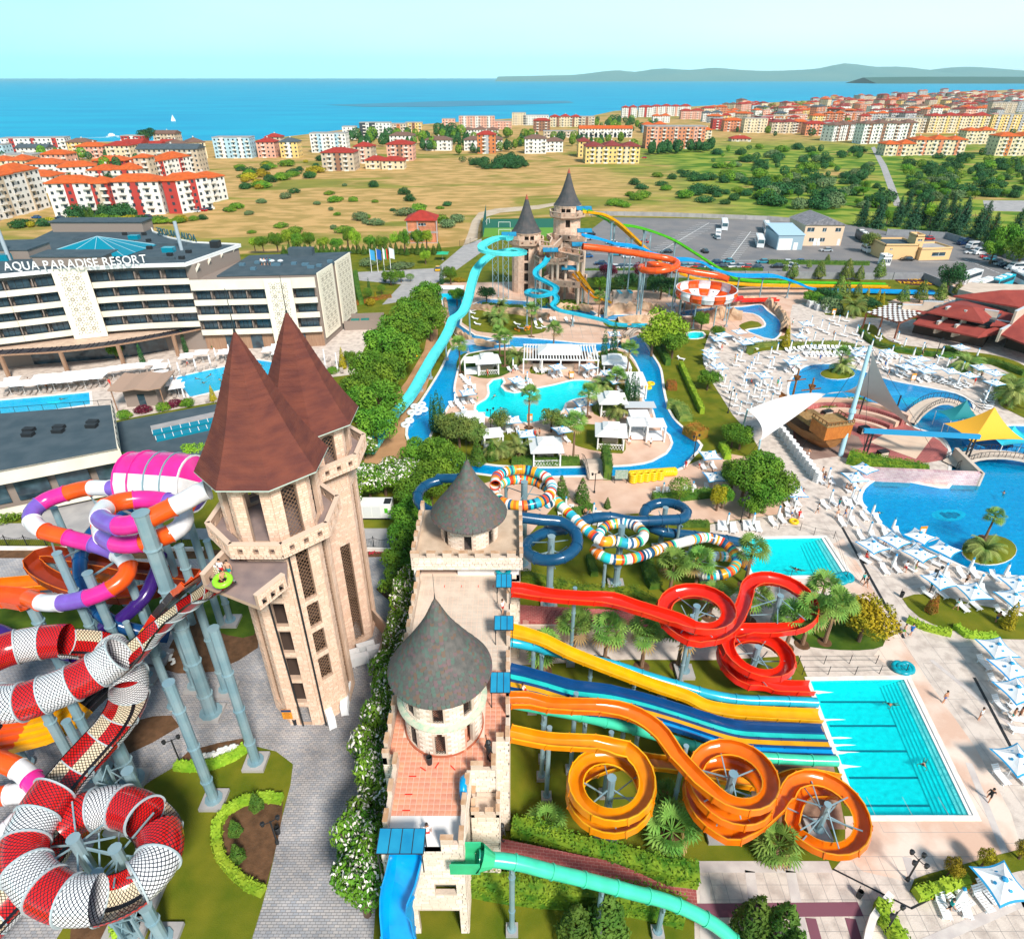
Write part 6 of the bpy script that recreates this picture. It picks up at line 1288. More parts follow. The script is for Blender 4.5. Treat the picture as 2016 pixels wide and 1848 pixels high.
B_=[(110,197,428,5,'white','orange',13,2,'hip','red','white five-storey block with orange roofs, front left of the resort behind the hotel',1),(197,229,428,5,'red','orange',12,1,'hip','beige','dark red and rubble stone link block with orange roof',1),(230,326,424,5,'white','orange',13,2,'hip','red','white five-storey block with balconies, front right of the orange-roofed resort',1),(334,360,421,5,'red','orange',14,0,'hip',None,'plain dark red end block with orange roof',1),(360,421,421,5,'white','orange',12,10,'hip','red','white block with red balconies receding to the right',1),(412,450,400,4,'white','orange',12,8,'hip',None,'last white block at the right end of the orange-roofed resort',1),(-60,0,446,6,'white','orange',13,10,'hip','beige','white block cut by the left edge, orange roof',1),(0,100,434,6,'white','orange',13,26,'hip','beige','long white six-storey block with stone arches at the left edge',1),(122,197,360,3,'white','orange',14,4,'hip',None,None,0),(180,277,366,3,'white','orange',16,0,'hip','red',None,0),(275,303,362,5,'beige','orange',9,0,'hip',None,'square rubble stone tower block with small orange roof',0),(305,382,360,4,'white','orange',14,14,'hip','red',None,0),(185,250,334,2,'red','orange',14,0,'hip',None,None,0),(-10,60,345,3,'cream','orange',14,0,'hip',None,None,0),(60,122,352,3,'white','orange',14,0,'hip',None,None,0),(280,397,340,5,'beige','slate',14,0,'gable',None,'long beige block with dark grey mansard roof behind the orange roofs',0),(342,410,316,4,'cream','brown',16,4,'hip',None,None,0),(425,497,312,5,'blue','flat',14,0,'hip','white','pale blue and white block alone near the shore',0),(305,347,283,3,'beige','brown',16,0,'gable',None,'brown gabled building at the shore by a big tree',0),(242,285,289,3,'red','flat',12,0,'hip','white',None,0),(10,135,304,4,'white','flat',14,2,'hip','red','long white flat-roofed block at the left shore',0),(35,95,306,2,'white','slate',12,0,'gable',None,None,0),(87,137,330,3,'pink','orange',14,0,'hip',None,None,0),(155,207,312,3,'pink','orange',14,0,'hip',None,None,0),(215,262,320,4,'cream','red',14,0,'hip',None,None,0),(10,72,333,3,'beige','flat',14,0,'hip',None,None,0),(137,180,302,3,'yellow','brown',13,0,'hip',None,None,0),(250,285,315,4,'pink','red',13,0,'gable',None,None,0),(285,320,309,3,'pink','red',13,0,'gable',None,None,0),(318,345,305,3,'pink','red',13,0,'gable',None,None,0),(-40,12,310,3,'blue','flat',12,0,'hip',None,None,0),(-40,20,378,3,'cream','orange',14,0,'hip',None,None,0),(30,110,380,3,'white','orange',14,0,'hip',None,None,0),(509,544,311,4,'pink','red',13,0,'hip',None,None,0),(526,556,299,4,'beige','red',12,0,'hip',None,None,0),(554,589,311,4,'yellow','slate',13,0,'hip','white','yellow house with white ground floor',0),(614,684,301,5,'white','flat',14,0,'hip','blue','modern white block with blue glass corner',0),(636,699,337,4,'beige','red',18,0,'hip','brown',None,0),(699,733,322,4,'beige','red',14,0,'hip','pink',None,0),(711,736,313,3,'beige','red',14,0,'hip',None,None,0),(720,760,333,2,'cream','red',12,0,'hip',None,None,0),(752,796,334,2,'cream','red',12,0,'hip',None,None,0),(763,814,317,4,'pink','red',18,0,'hip','brown',None,0),(676,701,275,4,'white','flat',12,0,'hip',None,None,0),(710,741,273,5,'black','flat',12,0,'hip','white','black and white cube block among the conifers',0),(741,770,273,5,'white','flat',12,0,'hip',None,None,0),(770,801,268,4,'beige','flat',12,0,'hip','brick',None,0),(799,831,265,4,'yellow','flat',12,0,'hip','brown',None,0),(768,816,287,3,'white','brown',14,0,'hip',None,None,0),(838,889,297,3,'white','brown',14,0,'hip',None,None,0),(871,896,256,4,'pink','flat',12,0,'hip',None,None,0),(904,974,256,5,'pink','flat',13,0,'hip','white','long pink balconied block near the shore',0),(974,1007,255,3,'pink','flat',12,0,'hip',None,None,0),(910,981,267,2,'white','brown',14,0,'hip',None,None,0),(914,989,297,3,'white','brown',14,0,'hip',None,None,0),(940,976,303,5,'brick','red',13,0,'hip','grey','unfinished orange brick house with red roof by the field',0),(1008,1035,247,5,'cream','flat',12,0,'hip',None,None,0),(1030,1080,247,4,'white','flat',12,0,'hip',None,None,0),(1050,1083,259,4,'brown','red',12,0,'hip',None,None,0),(1083,1143,250,4,'cream','red',12,0,'hip','brown',None,0),(1140,1170,250,4,'beige','flat',12,0,'hip','brown',None,0),(1070,1135,271,2,'beige','flat',12,0,'hip',None,None,0),(1140,1244,271,3,'white','orange',14,0,'gable',None,'long white arcaded building with orange-red roof',2),(1033,1075,303,4,'white','brown',14,0,'hip',None,None,0),(1075,1108,300,3,'white','brown',13,0,'hip',None,None,0),(1138,1160,310,4,'yellow','maroon',16,0,'hip',None,None,0),(1152,1258,322,4,'yellow','maroon',20,0,'hip','cream','big yellow apartment house with maroon roofs at the field edge',1),(1270,1385,293,6,'salmon','flat',18,0,'hip','pink','large terracotta block with tall arched windows behind conifers',1),(1224,1253,232,5,'white','red',12,0,'hip','red',None,0),(1257,1283,231,5,'white','red',12,0,'hip','red',None,0),(1283,1358,229,5,'white','red',12,0,'hip','pink',None,0),(1285,1318,242,3,'white','orange',12,0,'hip',None,None,0),(1265,1310,262,3,'blue','orange',13,0,'hip',None,None,0),(1340,1383,235,4,'pink','red',12,0,'hip',None,None,0),(1383,1420,240,4,'white','slate',12,0,'hip','pink',None,0),(1402,1420,255,4,'red','flat',12,0,'hip',None,None,0),(1424,1460,259,4,'salmon','orange',13,0,'hip',None,None,0),(1463,1508,262,5,'cream','flat',13,0,'hip',None,None,0),(1440,1478,279,1,'beige','red',12,0,'hip',None,None,0),(1385,1400,274,3,'cream','orange',12,0,'hip',None,None,0),(1512,1552,243,3,'brick','flat',12,0,'hip','cream',None,0),(1517,1564,263,4,'beige','maroon',13,0,'hip','cream',None,0),(1557,1587,262,4,'brown','orange',13,0,'hip',None,None,0),(1584,1622,267,4,'salmon','red',13,0,'hip','pink',None,0),(1597,1622,247,4,'yellow','orange',12,0,'hip',None,None,0),(1622,1659,259,3,'pink','flat',13,0,'hip',None,None,0),(1609,1707,240,4,'pink','flat',13,0,'hip','brick','long pink brick-striped block in the right-hand town',0),(1637,1694,279,5,'white','brown',14,4,'hip','brown','brown and white balconied block at the bend of the car park',1),(1694,1797,284,6,'white','brown',14,2,'hip','brown','long brown and white five-storey block right of the bend',1),(1739,1797,307,3,'cream','orange',14,0,'hip','salmon',None,0),(1797,1896,306,4,'cream','orange',15,0,'hip','salmon','cream building with brick bays and orange roof beside the field road',1),(1897,1952,284,4,'cream','orange',14,0,'hip',None,None,0),(1957,2040,307,5,'cream','orange',15,0,'hip','brick','cream and brick block with orange roof at the right edge',1),(1737,1817,262,5,'beige','flat',14,0,'hip','cream',None,0),(1824,1940,262,6,'cream','red',16,0,'hip','yellow','big cream block with wide red roof in the right-hand town',0),(1947,2040,259,6,'yellow','flat',14,0,'hip','grey',None,0),(1948,1997,225,6,'beige','flat',13,0,'hip',None,None,0),(2000,2050,222,6,'grey','flat',13,0,'hip',None,None,0)]
for r_ in B_:
 u0,u1,vb,st,wl,rf,dp,slp,rk,acc,lb,pt=r_
 bld(u0,u1,vb,st,wl,rf,dp,slp,rk,acc,lb,pt==1,arc=(pt==2),where=('at the left shore' if u1<480 else'behind the dry field' if u1<1010 else'beyond the scrubland'))
RR=random.Random(3);rows=[(188,1835,2050),(191,1760,2050),(195,1690,2050),(199,1600,2050),(204,1560,2050),(209,1480,2050),(215,1420,2050),(222,1395,1950),(230,1385,1945),(240,1390,1950),(249,1425,1740)]
for vb,ua,ub in rows:
 u=ua;sz=(vb-150)/50
 while u<ub:
  w_=RR.uniform(8,15)*max(.6,sz)*(1.6 if RR.random()<.12 else 1)
  if not(vb<212 and 1480<u<1600 and RR.random()<.7):
   wl=RR.choices(['white','cream','pink','salmon','beige','grey','blue','red','brown','yellow'],[6,5,5,2,4,3,1,1.2,1.5,2])[0];rf=RR.choices(['orange','red','maroon','brown','flat','slate'],[5,7,4,2,3,.8])[0]
   bld(u,u+w_,vb+RR.uniform(-2,2.5),RR.randint(2,4)+(RR.random()<.1)*2,wl,rf,12,RR.uniform(-1,1)*sz,'hip',where='in the far town')
  u+=w_*RR.uniform(1.02,1.35)
_h=MB();_h.box(-30000,-400,-12,30000,24000,560);hzm=bpy.data.materials.new('haze');hzm.use_nodes=True;_n=hzm.node_tree;_n.nodes.clear();_v=_n.nodes.new('ShaderNodeVolumePrincipled');_v.inputs['Density'].default_value=3.5e-5;_v.inputs['Color'].default_value=(.62,.95,1,1);_n.links.new(_v.outputs[0],_n.nodes.new('ShaderNodeOutputMaterial').inputs['Volume']);tag(_h.bd('haze',hzm),'thin summer haze over sea and land','haze',kind='stuff')
hz=mk('far_hill_haze',(.10,.26,.26),.95,(.14,.28,.26),.0008,world=True)  # hill green tinted towards blue, distance haze put into the base colour
def ridge(pr,Y,dep,name,m,lb9=None):
 P_=[VY(u,v,Y)for u,v in pr];P_=cm_(P_,Y*.01);mb=MB();n=len(P_);vs=[]
 for p in P_:vs+=[(p.x,Y-dep*.8,-9),(p.x,Y-dep*.35,-8+(p.z+8)*.5),(p.x,Y,p.z),(p.x,Y+dep,-9)]
 mb.add(vs,[(4*i+k,4*i+4+k,4*i+5+k,4*i+1+k)for i in rq9(n-1)for k in rq9(3)]);mb.bd(name,m)['kind']='structure'
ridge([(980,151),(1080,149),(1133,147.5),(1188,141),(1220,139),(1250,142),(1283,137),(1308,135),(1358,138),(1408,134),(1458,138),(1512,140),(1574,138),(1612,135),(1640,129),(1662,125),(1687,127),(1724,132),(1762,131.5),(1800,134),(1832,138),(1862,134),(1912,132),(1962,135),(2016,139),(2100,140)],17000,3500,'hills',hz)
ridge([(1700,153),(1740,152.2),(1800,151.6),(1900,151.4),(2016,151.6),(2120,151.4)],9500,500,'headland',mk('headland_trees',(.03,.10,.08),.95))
_p=GG([(640,207),(740,204),(860,200),(1000,198),(1120,199),(1130,203),(1000,207),(860,211),(720,211)],-7.9)
tag(sh9('mussel_farm',_p,-7.7,mk('mussel_farm_water',(.0,.13,.26),.4,(.0,.20,.36),.02,world=True,stretch=(1,6,1)),cut=False,kind='stuff'),'dark band of mussel farm ropes floating on the sea','mussel farm')
q=G(342,240,-8);bt=ey_('sailboat',q,.4,'small white sailboat out on the sea at left','boat');mb=MB();mb.add([(-4,0,.9),(-2,1.2,.9),(3.4,1.1,.9),(3.4,-1.1,.9),(-2,-1.2,.9),(-2.6,0,-.3),(3,0,-.3)],[(0,1,2,3,4),(0,5,1),(0,4,5),(1,5,6,2),(4,3,6,5),(2,6,3)]);mb.bd('hull',white,bt)
mb=MB();mb.add([(-3.8,0,1.2),(-.3,.05,1.2),(-.2,.3,10)],[(0,1,2)]);mb.add([(.1,0,1.3),(3.6,.2,1.3),(-.1,.05,11)],[(0,1,2)]);mb.cyl((0,0,.8),(0,0,11.5),.1);mb.bd('sail',white,bt)
q=G(223,271,-8);bt=ey_('motor_yacht',q,3.0,'white motor yacht trailing a foam wake near the left shore','boat');mb=MB();mb.add([(-9,0,2),(-5,2.2,2),(8,2.2,1.6),(8,-2.2,1.6),(-5,-2.2,2),(-6.5,0,-.3),(8,1.5,-.3),(8,-1.5,-.3)],[(0,1,2,3,4),(0,5,1),(0,4,5),(1,5,6,2),(4,3,7,5),(2,6,7,3),(5,7,6)]);mb.bd('hull',white,bt);mb=MB();mb.box(-2,-1.5,1.9,5,1.5,3.6);mb.box(-.5,-1.2,3.6,3.5,1.2,4.6);mb.bd('cabin',white,bt)
fm=mk('foam',(.85,.92,.93),.9)
mb=MB();mb.add([(q.x-8,q.y,-7.93),(q.x+14,q.y+3,-7.93),(q.x+18,q.y+6,-7.93),(q.x-6,q.y+5,-7.93),(q.x-40,q.y-6,-7.93),(q.x-38,q.y-4.5,-7.93)],[(0,1,2,3),(0,3,5,4)]);tag(mb.bd('boat_wake',fm),'white foam wake behind the motor yacht','wake',kind='stuff')
def house(u0,u1,vb,hh,dp,wall,roofc,rh,lb9,wins,z0=-1.5,name='house',roofk='hip',slope=0,ov=.8,gq9=None):
 a=G(u0,vb,z0);b=G(u1,vb-slope,z0);ex=(b-a).normalized();L_=(b-a).length;root=ey_(name,a,atan2(ex.y,ex.x),lb9,'building',gq9)
 mb=MB();mb.box(0,0,0,L_,dp,hh);mb.bd('wall',wall,root)
 if roofk=='hip':
  q=min(L_,dp)*.45;mb=MB();mb.add([(-ov,-ov,hh),(L_+ov,-ov,hh),(L_+ov,dp+ov,hh),(-ov,dp+ov,hh),(q,dp/2,hh+rh),(L_-q,dp/2,hh+rh)],[(0,1,5,4),(1,2,5),(2,3,4,5),(3,0,4),(0,3,2,1)]);mb.bd('roof',roofc,root)
 elif roofk=='gabley':
  mb=MB();mb.add([(-ov,-ov,hh),(L_+ov,-ov,hh),(L_+ov,dp+ov,hh),(-ov,dp+ov,hh),(L_/2,-ov,hh+rh),(L_/2,dp+ov,hh+rh)],[(0,4,5,3),(4,1,2,5),(0,1,4),(2,3,5),(0,3,2,1)]);mb.bd('roof',roofc,root);mb=MB();mb.add([(0,-.02,hh-.1),(L_,-.02,hh-.1),(L_/2,-.02,hh+rh-.3),(0,.2,hh-.1),(L_,.2,hh-.1),(L_/2,.2,hh+rh-.3)],[(0,1,2),(5,4,3)]);mb.bd('gable',wall,root)
 elif roofk=='shed':mb=MB();mb.add([(-ov,-ov,hh),(L_+ov,-ov,hh),(L_+ov,dp+ov,hh+rh),(-ov,dp+ov,hh+rh),(-ov,-ov,hh+.2),(L_+ov,-ov,hh+.2),(L_+ov,dp+ov,hh+rh+.2),(-ov,dp+ov,hh+rh+.2)],[(0,3,2,1),(4,5,6,7),(0,1,5,4),(1,2,6,5),(2,3,7,6),(3,0,4,7)]);mb.bd('roof',roofc,root)
 else:
  mb=MB();mb.box(-.1,-.1,hh,L_+.1,dp+.1,hh+.15,0);mb.bd('roof',roofc,root);mb=MB()
  for p,q in(((-.1,-.1),(L_+.1,-.1)),((L_+.1,-.1),(L_+.1,dp+.1)),((L_+.1,dp+.1),(-.1,dp+.1)),((-.1,dp+.1),(-.1,-.1))):strip(mb,Vc((*p,0)),Vc((*q,0)),hh,hh+.7,.25)
  mb.bd('parapet',wall,root)
 for(x,z,w_,h_,m)in wins:
  mb=MB();mb.box(x*L_-w_/2,-.08,z,x*L_+w_/2,.02,z+h_);o_=mb.bd('window' if h_<2 else'door',glassd if m==0 else white,root)
  if m==0:mb=MB();mb.box(x*L_-w_/2-.08,-.12,z-.1,x*L_+w_/2+.08,-.081,z);mb.box(x*L_-.04,-.11,z,x*L_+.04,-.081,z+h_);mb.bd('frame',white,o_)
 return root
obr=brickmat('orange_brick_wall',(.70,.20,.06),(.58,.15,.04),(.45,.35,.28),.5,.25,.85,.03,.3,vert=True)
bh=house(803,858,479,8.6,11,obr,rm('red'),3,'unfinished orange brick house with red hip roof at the edge of the dry field',[(.18,1.6,1.7,1.3,0),(.52,.9,1.7,1.2,0),(.5,6.7,1.6,.9,0),(.42,4.6,.6,1.2,0),(.62,6.7,1.4,.9,0)])
mb=MB()
for z in(0,3.9,4.3):mb.box(-.05,-.1,z,12.2,.05,z+.28)
for x in(0,4.1,11.6):mb.box(x,-.11,0,x+.4,.04,8.6)
mb.bd('concrete_frame',cc9,bh)
house(1578,1654,484,7.6,16,mk('office_cream',(.74,.54,.38),.8),mk('asbestos_roof',(.12,.12,.14),.9,(.30,.29,.31),.9,.4,3,stretch=(1,4,1),detail=8),2.6,'two-storey cream office with weathered grey gable roof behind the car park',[(.15,5.2,2.6,1.4,0),(.5,5.2,1.4,1.3,0),(.85,5.2,2.0,1.3,0),(.22,1.6,1.8,1.3,0),(.5,1.6,1.8,1.3,0),(.32,.1,1.2,2.5,1),(.42,.1,1.2,2.6,1),(.93,.1,1,2.4,1)],0,'office_building','gabley',ov=.5)
house(1528,1578,492,5.2,14,mk('shed_grey',(.30,.42,.50),.6),mk('shed_roof_blue',(.40,.58,.72),.5),1.6,'low grey-blue metal shed left of the cream office',[(.3,0,5,4,1),(.72,0,1.6,2.6,1)],0,'shed','shed',ov=.3)
house(1736,1800,511,4.6,11,mk('office_yellow',(.78,.50,.24),.8),roofd,0,'flat-roofed sand yellow gatehouse beside the wide yard',[(.2,3.4,.9,.3,0)],0,'office_building','flat')
house(1792,1808,510,7.5,5,mk('office_yellow',(.8,.5,.2),.8),stp,0,'short yellow stair turret on the gatehouse',[(.5,6.2,1.5,.5,0)],0,'office_building','flat')
house(1808,1868,513,3.6,9,mk('office_yellow',(.8,.5,.2),.8),cc9,0,'low yellow annex right of the gatehouse turret',[(.6,1.4,5,1.2,0)],0,'office_building','flat',slope=2)
house(1736,1752,523,2.8,3,white,white,0,'little white kiosk beside the parking road',[(.3,.9,1.0,1.2,0),(.75,.9,1,1.2,0)],0,'kiosk','flat')
rest=ey_('restaurant',(0,0,0),0,'sprawling restaurant with brick-red tiled roofs and stone fin walls','building')
rred=mk('red_felt_roof',(.32,.055,.04),.85,(.25,.04,.032),.5,.3,6,detail=7);
def roofq(pts,name='roof',m=rred,th=.35):
 P_=[G(u,v,z)for u,v,z in pts];n=len(P_);mb=MB();vs=P_+[p-Vc((0,0,th))for p in P_]
 mb.add(vs,[tuple(rq9(n)),tuple(rq9(2*n-1,n-1,-1))]+[(i,n+i,n+(i+1)%n,(i+1)%n)for i in rq9(n)]);return mb.bd(name,m,rest)
R1,R2=(1873,597,8.4),(1915,604,8.8)
for pl_q in([(1825,614,6.3),(1936,635,6.3),R2,R1],[(1936,635,6.3),(1980,613,6.3),R2],[(1825,614,6.3),R1,(1866,596,6.9)],[(1980,613,6.3),(1900,590,6.9),(1866,596,6.9),R1,R2],[(1798,636,3.6),(1926,663,3.6),(1943,648,4.9),(1831,620,5.0),(1813,624,4.4)],[(1926,663,3.6),(1966,656,3.8),(1985,638,5.2),(1943,648,4.9)],[(1778,621,3.6),(1813,624,4.4),(1828,614,5.0),(1800,610,4.6)],[(1969,657,4.6),(2005,621,7.0),(2030,600,8),(2100,610,8),(2100,700,4.2),(2016,676,4.2)],[(1877,582,8.2),(1972,571,10.5),(2005,604,8.2)],[(1972,571,10.5),(2060,570,11),(2070,600,9),(2005,604,8.2)],[(1985,640,5.6),(2003,620,6.6),(1975,613,6.6),(1950,640,5.6)]):roofq(pl_q)
mb=MB();p=[G(1880,592,5),G(1900,578,5),G(2060,585,5),G(2040,625,5),G(1995,625,5)];mb.prism([(q.x,q.y)for q in p],0,8.0);mb.bd('rear_wall',stp,rest)
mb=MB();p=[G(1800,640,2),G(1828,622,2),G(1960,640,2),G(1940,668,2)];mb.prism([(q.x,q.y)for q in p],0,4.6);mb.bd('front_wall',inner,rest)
mb=MB();p=[G(1832,622,4),G(1880,606,4),G(1985,620,4),G(1952,650,4)];mb.prism([(q.x,q.y)for q in p],4,6.4);mb.bd('clerestory',glassd,rest)
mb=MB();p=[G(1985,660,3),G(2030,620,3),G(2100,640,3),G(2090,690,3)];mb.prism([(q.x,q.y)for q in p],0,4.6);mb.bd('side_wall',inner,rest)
finc=mk('fin_cap_grey',(.55,.60,.64),.6)
for(ua,va,za,ub,vb,zb)in((1846,641,3.8,1871,611,7),(1881,648,3.8,1909,617,7),(1936,617,7,1986,642,5),(1970,657,4.8,2018,612,8),(1776,607,5,1856,602,6)):
 a=G(ua,va,za);b=G(ub,vb,zb);mb=MB();m_=a.lerp(b,.5)
 for p,q,z in((a,m_,za+.9),(m_,b,zb+.9)):strip(mb,V2(p),V2(q),min(za,zb)-2,z,.5)
 fw=mb.bd('fin_wall',stp,rest);mb=MB()
 for p,q,z in((a,m_,za+.9),(m_,b,zb+.9)):strip(mb,V2(p),V2(q),z,z+.12,.6,out=.05)
 mb.bd('fin_cap',finc,fw)
pg=ey_('pergola',(0,0,0),0,'brown timber pergola with woven white shade strips beside the restaurant','pergola')
A,B2,C2,D2=G(1706,617,4.4),G(1757,598,4.4),G(1813,619,4.4),G(1770,637,4.4)
mb=MB();sb=MB()
for i in rq9(13):t=i/12;mb.bar(A.lerp(D2,t),B2.lerp(C2,t),.18,.25)
for i in rq9(11):t=i/10;mb.bar(A.lerp(B2,t)+Vc((0,0,.15)),D2.lerp(C2,t)+Vc((0,0,.15)),.14,.2)
mb.bd('beam',mk('pergola_brown',(.20,.06,.03),.8),pg)
for i in rq9(12):
 for j in rq9(10):
  if(i+j)%2:continue
  p00=A.lerp(D2,i/12).lerp(B2.lerp(C2,i/12),j/10);p11=A.lerp(D2,(i+1)/12).lerp(B2.lerp(C2,(i+1)/12),(j+.95)/10);p01=A.lerp(D2,i/12).lerp(B2.lerp(C2,i/12),(j+.95)/10);p10=A.lerp(D2,(i+1)/12).lerp(B2.lerp(C2,(i+1)/12),j/10);zz=Vc((0,0,.32))
  m_=MB();v=[p00+zz,p10+zz,p11+zz,p01+zz];m_.add(v+[q+Vc((0,0,.04))for q in v],[(0,3,2,1),(4,5,6,7),(0,1,5,4),(1,2,6,5),(2,3,7,6),(3,0,4,7)]);m_.bd('shade_strip',white,pg)
for p in(A,B2,C2,D2,A.lerp(D2,.5)):mb=MB();mb.box(p.x-.15,p.y-.15,0,p.x+.15,p.y+.15,4.4);mb.bd('post',MATS['pergola_brown'],pg)
def lwall(name,lb9,pts,h,th=.25,m=None,z=0,post_=3.0,cat='wall',zt=None):
 P_=[G(u,v,z)for u,v in pts];root=ey_(name,(0,0,0),0,lb9,cat)
 for a,b in zip(P_,P_[1:]):
  L_=(b-a).length;k=max(1,round(L_/post_))
  for i in rq9(k):
   p,q=a.lerp(b,i/k),a.lerp(b,(i+1)/k);mb=MB();strip(mb,p,q,z,z+h,th);mb.bd('wall_panel',m,root);mb=MB();mb.box(p.x-.18,p.y-.18,z,p.x+.18,p.y+.18,z+h+.12);mb.bd('pillar',m,root)
 return root
gw=mk('grey_block_wall',(.30,.31,.33),.9,(.24,.25,.27),.8,.3,3)
lwall('block_wall','grey concrete block wall between the car park and the long slides',[(1145,547),(1330,547),(1512,548),(1700,551),(1816,551),(1850,565),(1886,588)],2.2,m=gw,post_=8)
lwall('block_wall','pale wall with posts at the back of the car park',[(1160,424),(1300,426),(1512,434),(1562,438)],1.8,m=cc9,post_=9)
lwall('block_wall','grey panel wall round the yard at right',[(1745,463),(1800,466),(1860,470),(1920,488),(2016,520),(2060,540)],2.4,m=gw,post_=7)
#   PLANTS
def lm(name,c,c2,rnd=.18):
 m=mk(name,c,.7,c2,.9,rnd=rnd,spec=.2,detail=3)
 return m
Lg=lm('leaf_green',(0.070,0.189,0.014),(0.186,0.319,0.024));Ld=lm('leaf_dark',(0.019,0.087,0.026),(0.046,0.145,0.036));Ll=lm('leaf_light',(0.186,0.348,0.018),(0.341,0.493,0.036));Ly=lm('leaf_yellow',(.42,.30,.01),(.16,.20,.01))
Lo=lm('leaf_olive',(0.109,0.189,0.036),(0.248,0.290,0.060));Lr=lm('leaf_maroon',(.10,.01,.025),(.18,.02,.05));Lb=lm('leaf_grey_green',(.09,.16,.06),(.17,.24,.10));Lrust=lm('leaf_rust',(.36,.12,.02),(.20,.15,.02));blos=mk('blossom_white',(.85,.80,.74),.8)
Lpine=lm('leaf_pine',(0.019,0.080,0.036),(0.046,0.123,0.048));Lgold=lm('leaf_gold',(.30,.25,.01),(.42,.34,.02));Lthu=lm('leaf_thuja',(0.046,0.123,0.014),(0.109,0.189,0.024))
bark=mk('bark',(.11,.065,.04),.95,(.18,.11,.07),3);pbark=mk('palm_bark',(.16,.09,.055),.95,(.28,.17,.10),5,.5,12)
def leaf(mb,p,n,s,rr,mi=0):
 t=n.cross(Vc((rr.uniform(-1,1),rr.uniform(-1,1),rr.uniform(-1,1))));t.normalize();b=n.cross(t);w_=s*.55;a=s*rr.uniform(.75,1.25)
 mb.add([p-t*a*.5,p+b*w_*.5,p+t*a*.5+n*s*.15,p-b*w_*.5],[(0,1,2,3)],mi)
def crown(n,clumps,s,seed,mi2=None,p2=0.0,jit=.75):
 rr=random.Random(seed);mb=MB();tot=sum(r[3]**2 for r in clumps)
 for cx,cy,cz,r,*q in clumps:
  sz=q[0]if q else .8;k=int(n*r*r/tot)
  for i in rq9(k):
   d=Vc((rr.gauss(0,1),rr.gauss(0,1),rr.gauss(0,1)+.25));d.normalize();rad=r*rr.uniform(.72,1.06);p=Vc((cx+d.x*rad,cy+d.y*rad,cz+d.z*rad*sz))
   nn=(d+Vc((rr.uniform(-jit,jit),rr.uniform(-jit,jit),rr.uniform(-jit,jit)))).normalized();leaf(mb,p,nn,s,rr,1 if d.z>.15 and rr.random()<p2 else 0)
 return mb
def cl_round(rr,R_,H_,k=12,sq=.8):
 L_=[(0,0,H_-R_*.9,R_*.66,sq)]
 for i in rq9(k):a=2*pi*i/k+rr.uniform(-.3,.3);e=rr.uniform(-.35,.75);L_.append((R_*.58*cos(a)*cos(e),R_*.58*sin(a)*cos(e),H_-R_*.9+R_*.62*sin(e),R_*rr.uniform(.24,.54),rr.uniform(.6,1)))
 return L_
def cone_crown(n,h,r,s,seed,base=.1,pw=1.0,jit=.8):
 rr=random.Random(seed);mb=MB()
 for i in rq9(n):
  t=1-math.sqrt(rr.random());z=base+(h-base)*t;a=rr.uniform(0,2*pi);ra=r*(1-t)**pw*(rr.uniform(.72,1.08))*(1+.12*sin(5*a+z*3))*(min(1,t*6+.5))
  d=Vc((cos(a),sin(a),.35)).normalized();nn=(d+Vc((rr.uniform(-jit,jit),)*3)+Vc((rr.uniform(-.4,.4),rr.uniform(-.4,.4),0))).normalized();leaf(mb,Vc((cos(a)*ra,sin(a)*ra,z)),nn,s,rr)
 return mb
def tiered(n,h,r,s,seed):
 rr=random.Random(seed);mb=MB();T=9
 for i in rq9(n):
  t=1-math.sqrt(rr.random());k=floor(t*T)/T;a=rr.uniform(0,2*pi);fr_=math.sqrt(rr.random());lobes=.75+.25*sin(7*a+k*40);ra=r*(1-k*.93)*fr_*lobes;z=h*(.08+.92*k)+h/T*.55*(1-fr_)+rr.uniform(-.15,.15)
  leaf(mb,Vc((cos(a)*ra,sin(a)*ra,z)),(Vc((cos(a)*.4,sin(a)*.4,1))+Vc((rr.uniform(-.5,.5),rr.uniform(-.5,.5),0))).normalized(),s,rr)
 return mb
CR={}
def cr(key,fn,mats):
 if key not in CR:CR[key]=fn().mesh('crown',mats)
 return CR[key]
rs=random.Random(5)
def trunkm(h,r,key,m=bark):
 k=('t',key)
 if k not in CR:
  mb=MB();mb.cyl((0,0,-.1),(.05*h*.2,0,h*.55),r,r*.6,7)
  for i in rq9(4):a=i*1.7;mb.cyl((.01*h,0,h*.42),(h*.16*cos(a),h*.16*sin(a),h*.78),r*.45,r*.15,5)
  CR[k]=mb.mesh('trunk',m)
 return CR[k]
TREES={}
